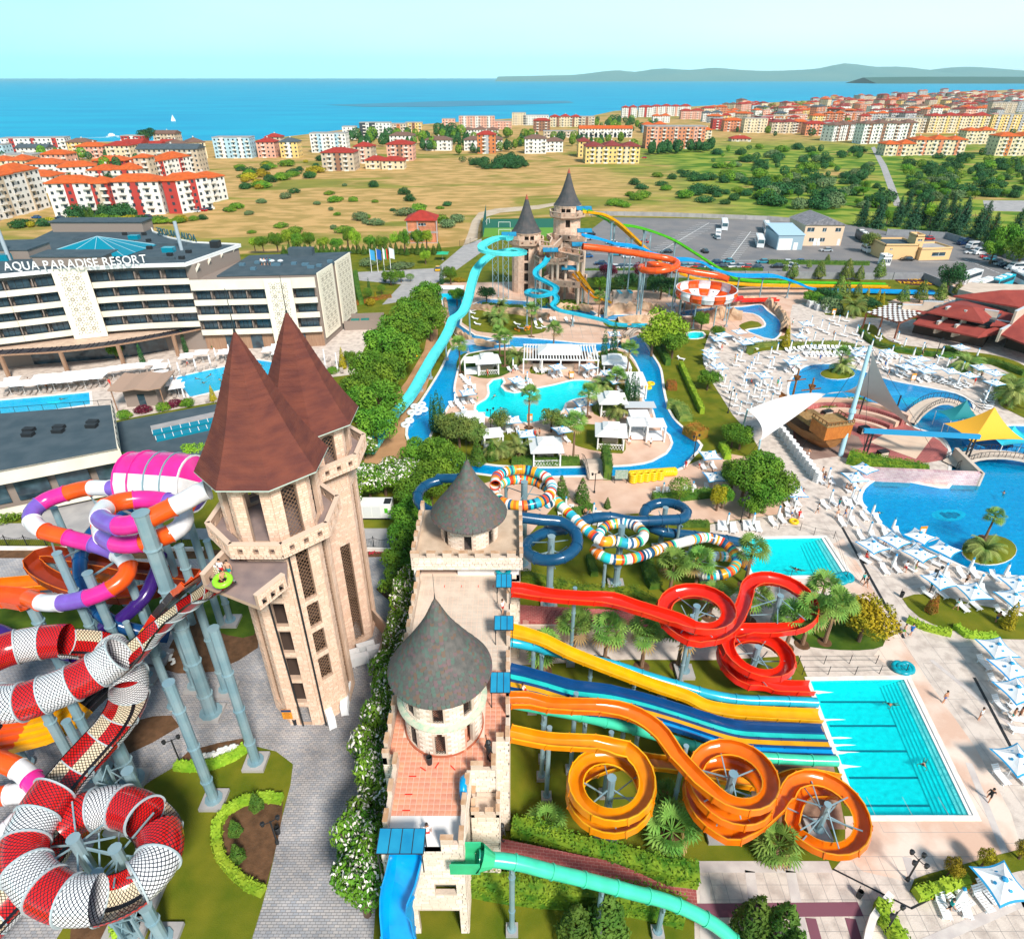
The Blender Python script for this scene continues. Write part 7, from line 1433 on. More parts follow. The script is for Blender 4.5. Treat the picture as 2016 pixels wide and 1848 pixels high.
def tk(kind,v):
 """unit meshes: (crown mesh, nominal height, trunk mesh)"""
 key=(kind,v)
 if key in TREES:return TREES[key]
 r_=random.Random(hash_(kind)*7+v)
 if kind in('broad','dark','light','yellow','olive','bloss','maroon','rust','blueg','gold'):
  m=dict(broad=Lg,dark=Ld,light=Ll,yellow=Ly,olive=Lo,bloss=Lg,maroon=Lr,rust=Lrust,blueg=Lb,gold=Lgold)[kind]
  me=crown(3400 if kind in('broad','yellow','bloss')else 2200,cl_round(r_,1.0,2.1),.13 if kind!='bloss' else .15,v*3+1,p2=.22 if kind=='bloss' else .0).mesh('crown',[m,blos]);T_=(me,2.1,trunkm(2.1,.09,'b'))
 elif kind=='pine':T_=(tiered(3000,3.0,1.0,.15,v).mesh('crown',Lpine),3.0,trunkm(3,.07,'p'))
 elif kind=='cyp':T_=(cone_crown(1300,6,.62,.2,v,.15,.55).mesh('crown',Ld),6.0,trunkm(2,.1,'c'))
 elif kind=='thuja':T_=(cone_crown(1200,3,.62,.17,v,.08,.8).mesh('crown',Lthu),3.0,trunkm(1,.08,'c2'))
 elif kind=='goldth':T_=(cone_crown(1200,3,.6,.17,v,.08,.8).mesh('crown',Lgold),3.0,trunkm(1,.08,'c2'))
 elif kind=='rustth':T_=(cone_crown(1200,3,.8,.17,v,.08,.6).mesh('crown',Lrust),3.0,trunkm(1,.08,'c2'))
 elif kind=='magn':T_=(cone_crown(1300,3,.95,.2,v,.5,.62).mesh('crown',Lo),3.0,trunkm(1.4,.08,'m'))
 elif kind=='ball':T_=(crown(1700,[(0,0,1.5,.95,.85)],.12,v).mesh('crown',Lg),2.3,trunkm(1.8,.07,'k'))
 elif kind=='bush':T_=(crown(1000,[(0,0,.45,.75,.6),(.5,.2,.35,.5,.6),(-.5,-.1,.38,.5,.6),(0,.5,.3,.5,.6)],.17,v).mesh('crown',Lg),1.0,None)
 elif kind=='bushd':T_=(crown(1000,[(0,0,.5,.7,.8),(.5,.2,.4,.55,.8),(-.5,-.1,.42,.5,.8),(.1,.5,.35,.5,.7),(-.2,-.5,.3,.45,.7)],.18,v).mesh('crown',Ld),1.1,None)
 elif kind=='bushb':T_=(crown(900,[(0,0,.45,.75,.6),(.5,.2,.35,.5,.6),(-.5,-.1,.38,.5,.6)],.18,v).mesh('crown',Lb),1.0,None)
 elif kind=='bushy':T_=(crown(900,[(0,0,.45,.75,.6),(.5,.2,.35,.5,.6),(-.5,-.1,.38,.5,.6)],.18,v).mesh('crown',Lgold),1.0,None)
 elif kind=='bushr':T_=(crown(900,[(0,0,.45,.75,.6),(.5,.2,.35,.5,.6),(-.5,-.1,.38,.5,.6)],.18,v).mesh('crown',Lr),1.0,None)
 TREES[key]=T_;return T_
def hash_(s):return sum(ord(c)*(i+1)for i,c in enumerate(s))%997
KN=dict(broad='leafy_tree',dark='leafy_tree',light='leafy_tree',yellow='leafy_tree',olive='leafy_tree',bloss='flowering_tree',maroon='leafy_tree',rust='leafy_tree',blueg='leafy_tree',gold='leafy_tree',pine='conifer_tree',cyp='cypress_tree',thuja='thuja_tree',goldth='thuja_tree',rustth='thuja_tree',magn='magnolia_tree',ball='topiary_tree',bush='shrub',bushd='shrub',bushb='shrub',bushy='shrub',bushr='shrub')
KD=dict(broad='green leafy tree',dark='dark green leafy tree',light='bright green tree',yellow='golden yellow tree',olive='olive green tree',bloss='tree with white blossom',maroon='dark red-leaved tree',rust='rust coloured tree',blueg='blue-green tree',gold='golden leafed tree',pine='dark tiered conifer',cyp='slim dark cypress',thuja='green cone-shaped thuja',goldth='golden cone-shaped thuja',rustth='rust-orange cone-shaped thuja',magn='conical magnolia tree',ball='ball-shaped topiary tree',bush='green rounded shrub',bushd='dark green rounded shrub',bushb='grey-green shrub',bushy='yellow-green shrub',bushr='dark red shrub')
def tree(kind,u,v,h,where,wid=None,z=0,pos=None):
 me,nom,tr=tk(kind,rs.randrange(3));p=Vc(pos)if pos else G(u,v,z);s_=h/nom;w_=(wid/(1.0 if kind not in('cyp','thuja','goldth')else .62))if wid else s_
 rz=rs.uniform(0,6.28);grp=(KD[kind]+'s '+where)
 if tr is None:o=inst(KN[kind],me,None,p,rz,(w_,w_,s_));tag(o,KD[kind]+' '+where,'shrub',grp);return o
 r_=ey_(KN[kind],p,rz,KD[kind]+' '+where,'tree',grp);inst('crown',me,r_,(0,0,0),0,(w_,w_,s_));inst('trunk',tr,r_,(0,0,0),0,(s_,)*3);return r_
W1='in the row along the sand path'
for u,v,h,w_ in[(846,622,10,4.5),(838,650,11,5),(812,665,11,5),(850,672,10,4.4),(786,700,11,5.2),(816,706,11,5),(760,735,11,5),(792,745,11,4.6),(742,775,10,4.6),(770,785,10,4.2),(722,812,9,4.2),(752,838,9,4.6),(705,838,8,4),(742,880,8,4)]:tree('broad',u,v,h,W1,w_)
for u,v,h,w_ in[(716,905,5,2.6),(700,975,6,3),(730,985,6,3.2),(760,975,6,3.2),(790,965,6,3.2),(812,975,6,3),(690,1010,5,2.4)]:tree('bloss',u,v,h,'behind the white generator',w_)
for u,v,h,w_ in[(830,935,7,3.4),(862,945,8,3.4),(890,965,8,3.2),(850,1000,8,3.2),(822,1020,7,3),(815,1060,7,3),(808,1100,7,3),(800,1140,6,3),(790,1180,5,2.6)]:tree('broad',u,v,h,'left of the grey turret roof',w_)
for i in rq9(13):tree('bloss',0,0,8.2+rs.uniform(-.6,.8),'along the castle flank',2.1+rs.uniform(-.2,.5),pos=(-11.2+rs.uniform(-.6,.3),25.5+i*2.75,0))
for u,v,h in[(1693,452,13),(1722,456,14),(1762,446,13),(1790,462,15),(1815,442,14),(1838,458,15),(1866,474,16),(1888,463,15),(1912,486,16),(1940,497,15),(1990,480,14),(2008,508,15),(1782,426,12),(1850,430,12),(1893,440,12),(1930,462,14),(1735,430,10),(1700,425,8),(1872,418,9)]:tree('pine',u,v,h,'in the dark grove behind the yard',h*.33,-1.5)
for u,v,h,k in[(1706,498,8,'olive'),(1968,505,12,'broad'),(2000,530,12,'broad'),(1948,520,9,'broad'),(1860,583,10,'dark'),(1830,440,9,'light'),(1745,440,6,'broad')]:tree(k,u,v,h,'by the yard at upper right',h*.42)
tree('light',1306,690,11,'beside the river bend, the tall one',5.2);tree('light',1282,700,8,'beside the river bend, the low left one',4.2);tree('broad',1322,705,7,'beside the river bend, clipped and dark',3.6)
tree('yellow',1690,1262,6.0,'on the lawn corner below the splash pool',3.1)
for u,v,h,w_ in[(1380,650,5,2.4),(1412,670,4,1.8),(1392,768,4.6,2.6),(1455,885,5,2.8),(1440,880,4.5,2.4)]:tree('broad',u,v,h,'on the lawn left of the white plaza',w_)
for u,v,h,w_ in[(1460,985,7,3.4),(1490,965,7,3.6),(1500,1010,6,2.8),(1520,990,6,3),(1420,1000,4,1.8),(1475,1020,4,2),(1440,960,5,2.4)]:tree('broad',u,v,h,'in the dense bed beside the white plaza',w_)
tree('gold',1410,1005,4.5,'among the dark shrubs by the plaza',1.5)
for u,v,h,w_ in[(882,870,6,2.4),(905,880,6,2.8),(925,872,5.5,2.6),(940,882,5,2.2),(1110,858,4.6,2.2),(1085,850,5,2.4),(985,855,5,2)]:tree('olive',u,v,h,'on the palm island',w_)
tree('ball',1336,990,4.3,'with bright green crown above the clipped hedge',1.9);tree('ball',1435,965,4,'at the corner of the dense bed',1.7)
for u,v,h,w_ in[(1710,1766,2.6,.7),(1735,1745,2.6,.75),(1865,1725,2.8,.8),(1930,1708,2.8,.8),(2005,1690,2.8,.85)][2:]:tree('gold',u,v,h,'standing on the narrow lawn at lower right',w_)
for u,v,h,k in[(1188,712,8,'cyp'),(1207,700,8.4,'cyp'),(1232,796,6.5,'cyp'),(1242,798,7.5,'cyp'),(1251,801,6.5,'cyp'),(854,849,7.5,'cyp'),(863,852,8.5,'cyp'),(873,852,7.5,'cyp'),(1476,1838,5.5,'thuja'),(1525,1858,6,'thuja'),(1552,1900,5,'thuja'),(282,716,5,'cyp'),(367,694,5.5,'cyp'),(421,686,6,'cyp'),(728,583,5.5,'cyp'),(758,555,5.5,'cyp'),(676,726,5,'goldth'),(421,790,3.6,'goldth'),(1545,684,5.6,'goldth'),(1723,606,5.5,'goldth'),(1732,608,5,'goldth'),(1704,594,4.4,'goldth'),(1831,1205,3.0,'rustth'),(1980,1236,4.2,'goldth'),(1145,988,4.4,'thuja'),(1104,985,4.6,'thuja'),(1195,1000,2,'thuja'),(507,1590,2.2,'thuja'),(465,1640,2.0,'thuja'),(470,1690,2.2,'thuja'),(742,724,3,'rustth'),(968,905,4,'thuja'),(940,915,5,'thuja'),(1132,1848,5,'thuja'),(1190,1838,6,'thuja'),(740,590,2.6,'goldth')]:tree(k,u,v,h,'by the hotel' if u<800 else'on the palm island' if v<950 and u<1270 else'at the plaza side' if u>1500 else'beside the slides',{'thuja':h*.3,'cyp':h*.12,'goldth':h*.2,'rustth':h*.3}[k])
for u,v,h in[(1559,550,5.5),(1611,550,6),(1664,553,7),(1690,554,5),(1728,550,6.5),(1648,590,7),(1662,590,5.5),(1775,599,5.5),(1809,596,6.5),(1847,596,6),(1686,586,4.5),(1881,583,4.5),(1922,583,4.5),(1545,537,3.4),(1592,529,3),(1628,517,3)]:tree('magn',u,v,h,'along the long slides')
for u,v,h,w_,k in[(1595,600,4,3,'broad'),(1618,595,5,3.4,'dark'),(1622,606,3.6,2.6,'dark'),(1632,612,4,4,'bushb'),(1705,616,4.5,3.4,'dark'),(1640,600,3,2.4,'dark')]:tree(k,u,v,h,'on the lawn right of the chequered bowl',w_)
for i in rq9(16):u=500+i*23+rs.uniform(-5,5);tree('broad' if i%3 else'light',u,492+rs.uniform(-4,5)+max(0,(u-560)*.01),rs.uniform(5,9),'behind the hotel garden',rs.uniform(2.0,3.2))
for i in rq9(30):tree('thuja',560+i*10.5,500+rs.uniform(-2,3),rs.uniform(3,4.5),'in the garden hedge line',1.2)
for u,v,k,h,w_ in[(725,590,'ball',3.4,1.6),(752,580,'ball',3,1.3),(730,600,'bushy',2,2),(808,555,'ball',2.5,1.5),(770,562,'broad',5,2.8),(790,528,'bushb',2,5),(730,520,'bushb',2.2,5),(790,556,'broad',4,2),(838,520,'light',5,2),(888,560,'broad',6,2.6),(870,560,'cyp',6,.8),(905,555,'bushy',1.5,2),(900,600,'broad',5,2.6),(958,596,'dark',5,3),(1065,600,'bush',2.5,2.5),(1118,605,'bush',1.6,6),(1180,575,'broad',5,2.5),(1230,580,'dark',7,4),(1300,590,'dark',7,4.5),(1195,555,'maroon',6,3.6),(1265,556,'maroon',6,3.6),(1310,554,'maroon',6,3.6),(1290,575,'dark',6,3)]:tree(k,u,v,h,'in the gardens near the far castle',w_)
for u,v,k in[(283,812,'bushr'),(322,806,'bush'),(345,800,'bushr'),(372,798,'bush'),(244,822,'bush'),(25,715,'bush'),(230,708,'broad'),(655,735,'bush'),(625,738,'bushr'),(690,722,'broad'),(540,660,'bush'),(500,672,'bush')]:tree(k,u,v,1.6 if k!='broad' else 4,'round the hotel terrace',1.7)
for u,v,k in[(150,955,'light'),(235,945,'light'),(60,990,'bush'),(20,1000,'bush'),(395,925,'light'),(10,1025,'bush')]:tree(k,u,v,5.5 if k=='light' else 1.6,'behind the ringed tube slide',2.4)
for i in rq9(9):tree('light',300+i*15 if i<4 else 380+i*3,440 if i<4 else 402,2,'beside the resort',3,-1.5)if i<4 else None
rb=random.Random(21);n_=0
def sc9(n,poly,kinds,h0,h1,where,z=-1.5,wf=1.2):
 us=[p[0]for p in poly];vs=[p[1]for p in poly];k=0;t=0;wb=MB()
 while k<n and t<n*20:
  t+=1;u=rb.uniform(min(us),max(us));v=rb.uniform(min(vs),max(vs))
  if not pip(u,v,poly):continue
  h=rb.uniform(h0,h1);kd=rb.choice(kinds);me,nom,tr=tk(kd,rb.randrange(3));w_=h*rb.uniform(.75,1.3)*wf/(1.0 if tr is None else 2.1)
  o=ey_(KN[kd],G(u,v,z),rb.uniform(0,6),KD[kd]+' '+where,'tree' if tr else'shrub','trees and shrubs '+where)if tr else None
  if tr and G(u,v).y>430:
   bpy.data.objects.remove(o);q=G(u,v,z);a_=.7*w_;d_=kd!='broad'
   for _ in rq9(330 if v>240 else 160):e=Vc((rb.gauss(0,1),rb.gauss(0,1),rb.gauss(0,1))).normalized();zz=h*(.58+.42*e.z);f_=(1.2-zz/h)if kd=='pine' else 1;leaf(wb,q+Vc((e.x*a_*1.4*f_,e.y*a_*1.4*f_,zz)),(e+Vc((rb.uniform(-.6,.6),rb.uniform(-.6,.6),.3))).normalized(),h*.17,rb,int(d_))
   k+=1;continue
  if tr:inst('crown',me,o,sc=(w_,w_,h/nom));inst('trunk',tr,o,sc=h/nom)
  else:tag(inst(KN[kd],me,None,G(u,v,z),rb.uniform(0,6),(w_,w_,h/nom)),KD[kd]+' '+where,'shrub','trees and shrubs '+where)
  k+=1
 if wb.v:tag(wb.bd('distant_wood',[Lg,Ld]),'mass of distant trees '+where,'trees',kind='stuff')
sc9(150,[(1410,300),(1480,292),(1700,296),(1740,360),(1760,410),(1500,412),(1490,385),(1440,365),(1400,330)],['bushd','bush','bushd','dark','broad','bushb'],3,7,'in the scrubland left of the field road',wf=1.0)
sc9(120,[(1770,310),(1850,308),(2030,308),(2030,400),(1960,392),(1800,400),(1790,370)],['bushd','bush','bushd','dark','broad','bushb'],3,6.5,'in the scrubland right of the field road',wf=1.0)
sc9(34,[(1230,360),(1440,320),(1480,400),(1200,415)],['bushd','bush','bushd'],2.5,5,'on the green slope above the car park')
sc9(40,[(470,330),(640,315),(640,345),(480,380)],['bushd','bush','bushy'],2,5,'on the field by the orange-roofed resort')
sc9(34,[(480,380),(900,350),(900,470),(760,470),(480,470)],['bush','bushd','bushb'],1.5,4,'scattered in the dry field')
sc9(46,[(905,320),(1010,312),(1040,330),(960,335)],['bushd','dark'],3,6,'round the sheds in the far field')
sc9(60,[(590,283),(700,268),(840,262),(900,262),(930,290),(830,300),(760,290),(690,300),(600,292)],['pine','dark','pine','broad'],8,13,'in the belt of trees near the shore',wf=.8)
sc9(60,[(880,262),(1010,268),(1140,270),(1260,285),(1265,300),(1110,296),(1000,300),(900,306)],['dark','broad','broad','pine'],6,11,'between the white houses behind the field',wf=.8)
sc9(30,[(1150,240),(1290,236),(1300,262),(1180,262)],['dark','broad'],7,11,'near the shore in the middle distance',wf=.8)
sc9(26,[(1272,300),(1390,297),(1410,292),(1400,300),(1280,306)],['pine','dark'],7,11,'in front of the terracotta block',wf=.7)
sc9(34,[(1480,212),(1600,206),(1610,222),(1500,226)],['dark','broad'],7,11,'in the shore wood at right',wf=1.1)
sc9(60,[(1400,225),(2030,195),(2030,290),(1720,268),(1450,275)],['dark','broad'],5,9,'among the roofs of the right-hand town',wf=.9)
sc9(50,[(0,300),(430,300),(430,330),(300,372),(0,360)],['dark','broad','light'],4,9,'among the shore buildings at left',wf=.7)
sc9(26,[(150,432),(260,432),(260,428),(150,426)],['thuja','bushd'],4,7,'at the foot of the white resort blocks',wf=.7)
sc9(30,[(0,450),(60,440),(420,430),(470,400),(470,410),(400,438),(100,448)],['bush','bushy','bushd'],2,4,'along the resort fence')
tree('dark',294,287,17,'alone at the shore beside the brown gabled building',9,-1.5)
def fanpalm(seed,hh=1.0,nf=30):
 rr=random.Random(seed);mb=MB()
 for i in rq9(nf):
  a=rr.uniform(0,2*pi);e=rr.uniform(-.7,1.25);L_=rr.uniform(.55,.8);d=Vc((cos(a)*cos(e),sin(a)*cos(e),sin(e)));t=Vc((-sin(a),cos(a),0));u_=t.cross(d);p=d*L_
  mb.bar((0,0,0),p,.03,mi=0);n=11;fr_=rr.uniform(.55,.75);mi=1 if e<-.45 else 0
  for k in rq9(n):
   an=(k/(n-1)-.5)*3.6;an2=an+.26;dd=d*cos(an)+t*sin(an);d2=d*cos(an2)+t*sin(an2);dr=Vc((0,0,-.22*fr_));mb.add([p,p+dd*fr_*.62,p+(dd+d2)*.5*fr_+dr,p+d2*fr_*.62],[(0,1,2,3)],mi)
 return mb
def datepalm(seed,nf=34):
 rr=random.Random(seed);mb=MB()
 for i in rq9(nf):
  a=rr.uniform(0,2*pi);e=rr.uniform(.1,1.35);v=Vc((cos(a)*cos(e),sin(a)*cos(e),sin(e)));p=Vc((0,0,0));n=9;prev=p;mi=0
  for k in rq9(n):
   q=prev+v*.24;v=(v+Vc((0,0,-.21))).normalized();t=v.cross(Vc((0,0,1))).normalized();mb.bar(prev,q,.025)
   for s_ in(-1,1):
    for f_ in(0,.5):b=prev.lerp(q,f_);l_=.55*(1-abs(k/n-.45));mb.add([b,b+t*s_*l_+v*.22+Vc((0,0,-.12)),b+v*.11],[(0,1,2)],mi)
   prev=q
 return mb
Lfan=lm('palm_fan_green',(0.093,0.232,0.036),(0.248,0.377,0.072));Ldead=lm('palm_dead_tan',(.36,.25,.10),(.26,.17,.07));Ldate=lm('palm_frond_green',(0.109,0.217,0.042),(0.310,0.348,0.096))
PF=[fanpalm(i).mesh('fronds',[Lfan,Ldead])for i in rq9(3)];PD=[datepalm(i).mesh('fronds',[Ldate,Ldead])for i in rq9(3)]
def ptrunk():
 mb=MB();n=16
 for i in rq9(n):z=i/n;mb.cyl((0,0,z),(0,0,z+1/n),.5*(1.25-.45*z),.5*(1.02-.4*z),8,caps=False)
 return mb.mesh('trunk',pbark)
PT=ptrunk();ring_=MB();ring_.lathe((0,0,0),[(.9,.0),(.7,.05),(.05,.06)],12);PR=ring_.mesh('soil_ring',soil)
def palm(kind,u,v,h,where,s=1.6,z=0,tr=.42):
 p=G(u,v,z);i=rs.randrange(3);nm='tall fan palm' if kind=='f' and h>3 else'low fan palm' if kind=='f' else'date palm with arching fronds'
 r_=ey_('palm_tree',p,rs.uniform(0,6),nm+' '+where,'palm tree','palms '+where);inst('trunk',PT,r_,(0,0,0),0,(tr,tr,h));inst('fronds',(PF if kind=='f' else PD)[i],r_,(0,0,h),0,s);inst('soil_ring',PR,r_,(0,0,.02));return r_
for u,v,h in[(1317,1174,5.2),(1367,1164,4.6),(1466,1151,5.6),(1129,1290,4.6),(1190,1302,4.8),(1263,1312,5.2),(1334,1312,5),(1071,1320,3.6),(1623,1264,6),(1579,1268,5.2),(1547,1274,4.4),(1395,1215,3.4),(1474,1222,4),(1608,1205,4)]:palm('f',u,v,h,'beside the red flume loops',1.75)
for u,v,h,s in[(1319,1652,1.2,2.0),(1074,1635,1.0,1.5),(1527,1680,1.2,1.6),(1304,1580,.8,1.3)]:palm('f',u,v,h,'on the lawn between the amber spirals',s)
for u,v,h in[(1041,842,6.5),(1156,821,5.2),(1128,909,7.6),(1046,664,7),(1089,708,7),(1233,752,7.4),(1178,629,6),(1212,773,3.6),(906,733,6.4),(994,720,6.6),(984,700,5.4)]:palm('f',u,v,h,'on the palm island',1.7,tr=.35)
for u,v,h in[(1018,712,1.2),(1185,767,1),(1196,806,1.2),(1215,819,1.2),(1023,897,1.2),(980,898,1.4),(982,640,1.6),(969,630,1),(985,612,1.2)]:palm('d',u,v,h,'on the palm island lawns',1.45)
palm('f',1649,734,4.6,'on the upper planted islet',1.3,.5,.3);palm('d',1657,731,1,'on the upper planted islet',1.5,.5);palm('f',1939,1060,3.8,'on the lower round islet',1.15,.6,.3);palm('d',1937,1086,.4,'on the lower round islet',1.3,.6)
for u,v,h in[(1900,731,1.6),(1985,798,2.2),(1990,775,1.6),(1676,621,2.2)]:palm('d',u,v,h,'on the plaza side',1.9)
hb=random.Random(8)
def hg_(pts,w_,h,lb9,m=Lthu,z=0,leaf_=.3,dens=44,closed=False,name='hedge',hv=0.0,sp=2):
 P_=cm_(pts if len(pts[0])==3 else GG(pts,z),1.0,closed)if len(pts)>2 else cm_(pts if len(pts[0])==3 else GG(pts,z),1.0);mb=MB();core=[(p.x,p.y)for p in P_];n=len(P_)
 vs=[]
 for i,p in enumerate(P_):
  t=(P_[min(i+1,n-1)]-P_[max(i-1,0)]).normalized();s_=Vc((-t.y,t.x,0));k=h*(1+hv*sin(i*1.7));
  for x,zz in((-w_/2,0),(-w_/2*.85,k*.86),(0,k*.92),(w_/2*.85,k*.86),(w_/2,0)):vs.append(Vc((p.x,p.y,p.z))+s_*x+Vc((0,0,zz)))
  if i<n-1:
   L_=(P_[i+1]-p).length
   for _ in rq9(int(dens*L_*(w_+1.4*h)*.5)):
    q=p.lerp(P_[i+1],hb.random());a=hb.uniform(-1,1)*(w_/2+h*.7);nn=Vc((0,0,1))
    if abs(a)>w_/2:sg=1 if a>0 else-1;off=s_*sg*w_/2*hb.uniform(.95,1.12);zz=hb.uniform(.05,.98)*k;nn=s_*sg
    else:off=s_*a;zz=k*hb.uniform(.95,1.1)
    leaf(mb,q+off+Vc((0,0,zz)),(nn+Vc((hb.uniform(-.6,.6),hb.uniform(-.6,.6),hb.uniform(-.3,.6)))).normalized(),leaf_,hb)
 fs=[(5*i+k,5*i+k+1,5*i+6+k,5*i+5+k)for i in rq9(n-1)for k in rq9(4)]+[(4,3,2,1,0),tuple(5*(n-1)+k for k in rq9(5))];mb.add(vs,fs)
 return tag(mb.bd(name,m),lb9,'hedge')
ivy=lm('ivy_leaves',(0.054,0.145,0.010),(0.202,0.275,0.018))
hg_([(1008,1640),(1050,1648),(1090,1662),(1130,1676),(1190,1690),(1250,1705),(1310,1724),(1350,1728),(1372,1732)],1.5,1.7,'thick ivy-covered wall between the brick stair and the spiral slides',ivy,.4,.26,40,name='ivy_wall',hv=.06)
hg_([(905,1740),(960,1752),(1010,1760),(1060,1766),(1120,1770),(1180,1775),(1240,1783),(1300,1796),(1345,1808)],1.6,2.2,'ivy-covered wall below the brick stair',ivy,0,.26,40,name='ivy_wall',hv=.06)
hg_([(1030,1148),(1080,1160),(1130,1172),(1190,1182),(1240,1180),(1290,1205)],1.6,1.8,'ivy-covered wall below the navy loop',ivy,.5,.26,30,name='ivy_wall',hv=.05)
H_=[([(428,1660),(430,1625),(445,1600),(480,1580),(520,1572),(557,1576)],.8,.7,'pale green clipped edging round the left of the garden bed',Ll),([(428,1660),(436,1690),(460,1720),(490,1745),(520,1758)],.8,.7,'pale green clipped edging along the lower side of the garden bed',Ll),([(347,1510),(370,1512),(420,1508),(460,1492),(484,1475)],.9,.7,'pale green edging below the white flowers',Ll),([(238,1848),(232,1815),(222,1800)],1,.8,'short pale hedge at the bottom left bed',Ll),([(1294,683),(1305,700),(1315,720)],1.2,1.6,'thin clipped hedge along the river bank',Lthu),([(1340,722),(1352,750),(1368,785),(1382,815)],.9,1.3,'long clipped hedge strip running down the lawn',Ll),([(1312,765),(1330,765)],2.2,1.6,'rust coloured hedge block beside the river',Lrust),([(1313,800),(1335,805),(1350,830)],2.6,1.3,'olive hedge by the river edge',Lo),([(1356,850),(1380,865)],3.2,1.8,'large rust hedge block by the river',Lrust),([(1420,880),(1432,905)],1.2,1.2,'green hedge beside the brown deck',Ll),([(1008,912),(1060,914),(1140,912)],1.4,1.2,'long hedge along the bottom of the palm island',Lthu),([(1190,905),(1196,945)],1.3,3.2,'tall ivy pillar hedge by the stair',Lthu),([(950,602),(990,606),(1030,608)],1.6,1,'hedge in front of the rocks',Lthu),([(1240,645),(1200,640)],1.4,.8,'low hedge by the pink deck',Ll),([(1285,985),(1330,982),(1400,975)],1.6,1.1,'clipped hedge behind the ball tree',Lthu),([(1100,1005),(1130,1012),(1165,1000)],1.3,.9,'curved low hedge by the path',Lthu),([(1160,1100),(1170,1135)],1.0,.9,'short hedge arm under the striped tube',Lthu),([(1270,1100),(1280,1140),(1290,1160)],1.6,1.0,'hedge edging the pink garden path',Lthu),([(1395,1035),(1340,1035)],1.0,.8,'low hedge by the white deck corner',Lthu),([(1476,697),(1480,686),(1530,680),(1590,682),(1650,680),(1692,690)],1.6,1.0,'curved hedge behind the lounger arc',Lo),([(1695,655),(1720,678),(1760,690)],1.4,1,'clipped hedge wrapping the pergola',Lthu),([(1760,690),(1830,700),(1880,704)],1.4,1,'clipped hedge in front of the restaurant',Lthu),([(1860,688),(1900,708),(1960,718),(2016,740)],1.6,1.1,'curved hedge by the restaurant stairs',Lthu),([(1615,812),(1650,800),(1700,795)],2.6,1.1,'planted hump behind the amphitheatre',ivy),([(1668,905),(1710,915),(1770,925),(1825,935)],3.4,1.4,'dense ivy bank above the lagoon wall',ivy),([(1785,1222),(1820,1238),(1870,1250)],.8,.7,'wavy yellow-green hedge on the round lawn, left piece',Ll),([(1880,1235),(1900,1252),(1960,1256)],.8,.7,'wavy yellow-green hedge on the round lawn, right piece',Ll),([(1800,1765),(1850,1752),(1900,1738)],.9,.9,'clipped hedge block at the end of the marigold bed',Ll),([(1512,519),(1710,522)],1.4,1.3,'trimmed hedge between parking road and wall',Lthu),([(1150,538),(1330,536),(1500,537)],1.6,1.5,'shrubby hedge along the car park wall',Lthu),([(700,540),(705,575),(712,600)],1.4,1.4,'hedge beside the hotel garden road',Lthu),([(790,455),(850,500)],.3,.3,'low kerb planting',Lthu)][:-1]+[([(700,600),(750,588),(770,585)],1.6,.8,'bright orange flower strip in the hotel garden',Lrust),([(0,712),(120,705),(250,695),(330,680),(440,660)],1.8,1.2,'long hedge below the restaurant terrace',Lthu),([(60,600+30),(200,616)],.1,.1,'',None)][:2]+[([(1770,1862),(1752,1830),(1730,1800),(1735,1785)],1.1,1.2,'curved hedge behind the low white wall at the bottom right',Ll)]
for pts,w_,h,lb,m in H_:hg_(pts,w_,h,lb,m)
for u0,v0,u1,v1,n in((0,660,110,652,1),(120,650,190,646,1),(320,632,360,630,1)):pass
#   POOLSIDE FURNITURE
umw=mk('umbrella_white',(.84,.85,.86),.6);umb=mk('umbrella_blue',(.02,.30,.58),.6,rnd=.15);tan=mk('tan_fabric',(.60,.50,.40),.8)
def mklounge(m=wplas):
 def f():
  r_=ey_('sun_lounger',lb9='x',cat='sun lounger')
  mb=MB();
  for i in rq9(7):mb.box(-.32,-.95+i*.19,.33,.32,-.81+i*.19,.37)
  for s_ in(-.35,.31):mb.box(s_,-.98,.30,s_+.04,.38,.37)
  mb.bd('seat',m,r_);mb=MB();M=Matrix.Translation((0,.38,.35))@Matrix.Rotation(radians(38),4,'X')
  for i in rq9(4):mb.box(-.32,i*.17,0,.32,i*.17+.13,.04,M=M)
  for s_ in(-.35,.31):mb.box(s_,0,-.01,s_+.04,.68,.04,M=M)
  mb.bd('backrest',m,r_)
  for x,y in((-.3,-.8),(.3,-.8),(-.3,.45),(.3,.45)):mb=MB();mb.box(x-.04,y-.05,0,x+.04,y+.05,.31);mb.bd('leg',m,r_)
  return r_
 return f
LOU=Proto(mklounge());LOT=Proto(mklounge(mk('lounger_taupe',(.42,.36,.32),.6)))
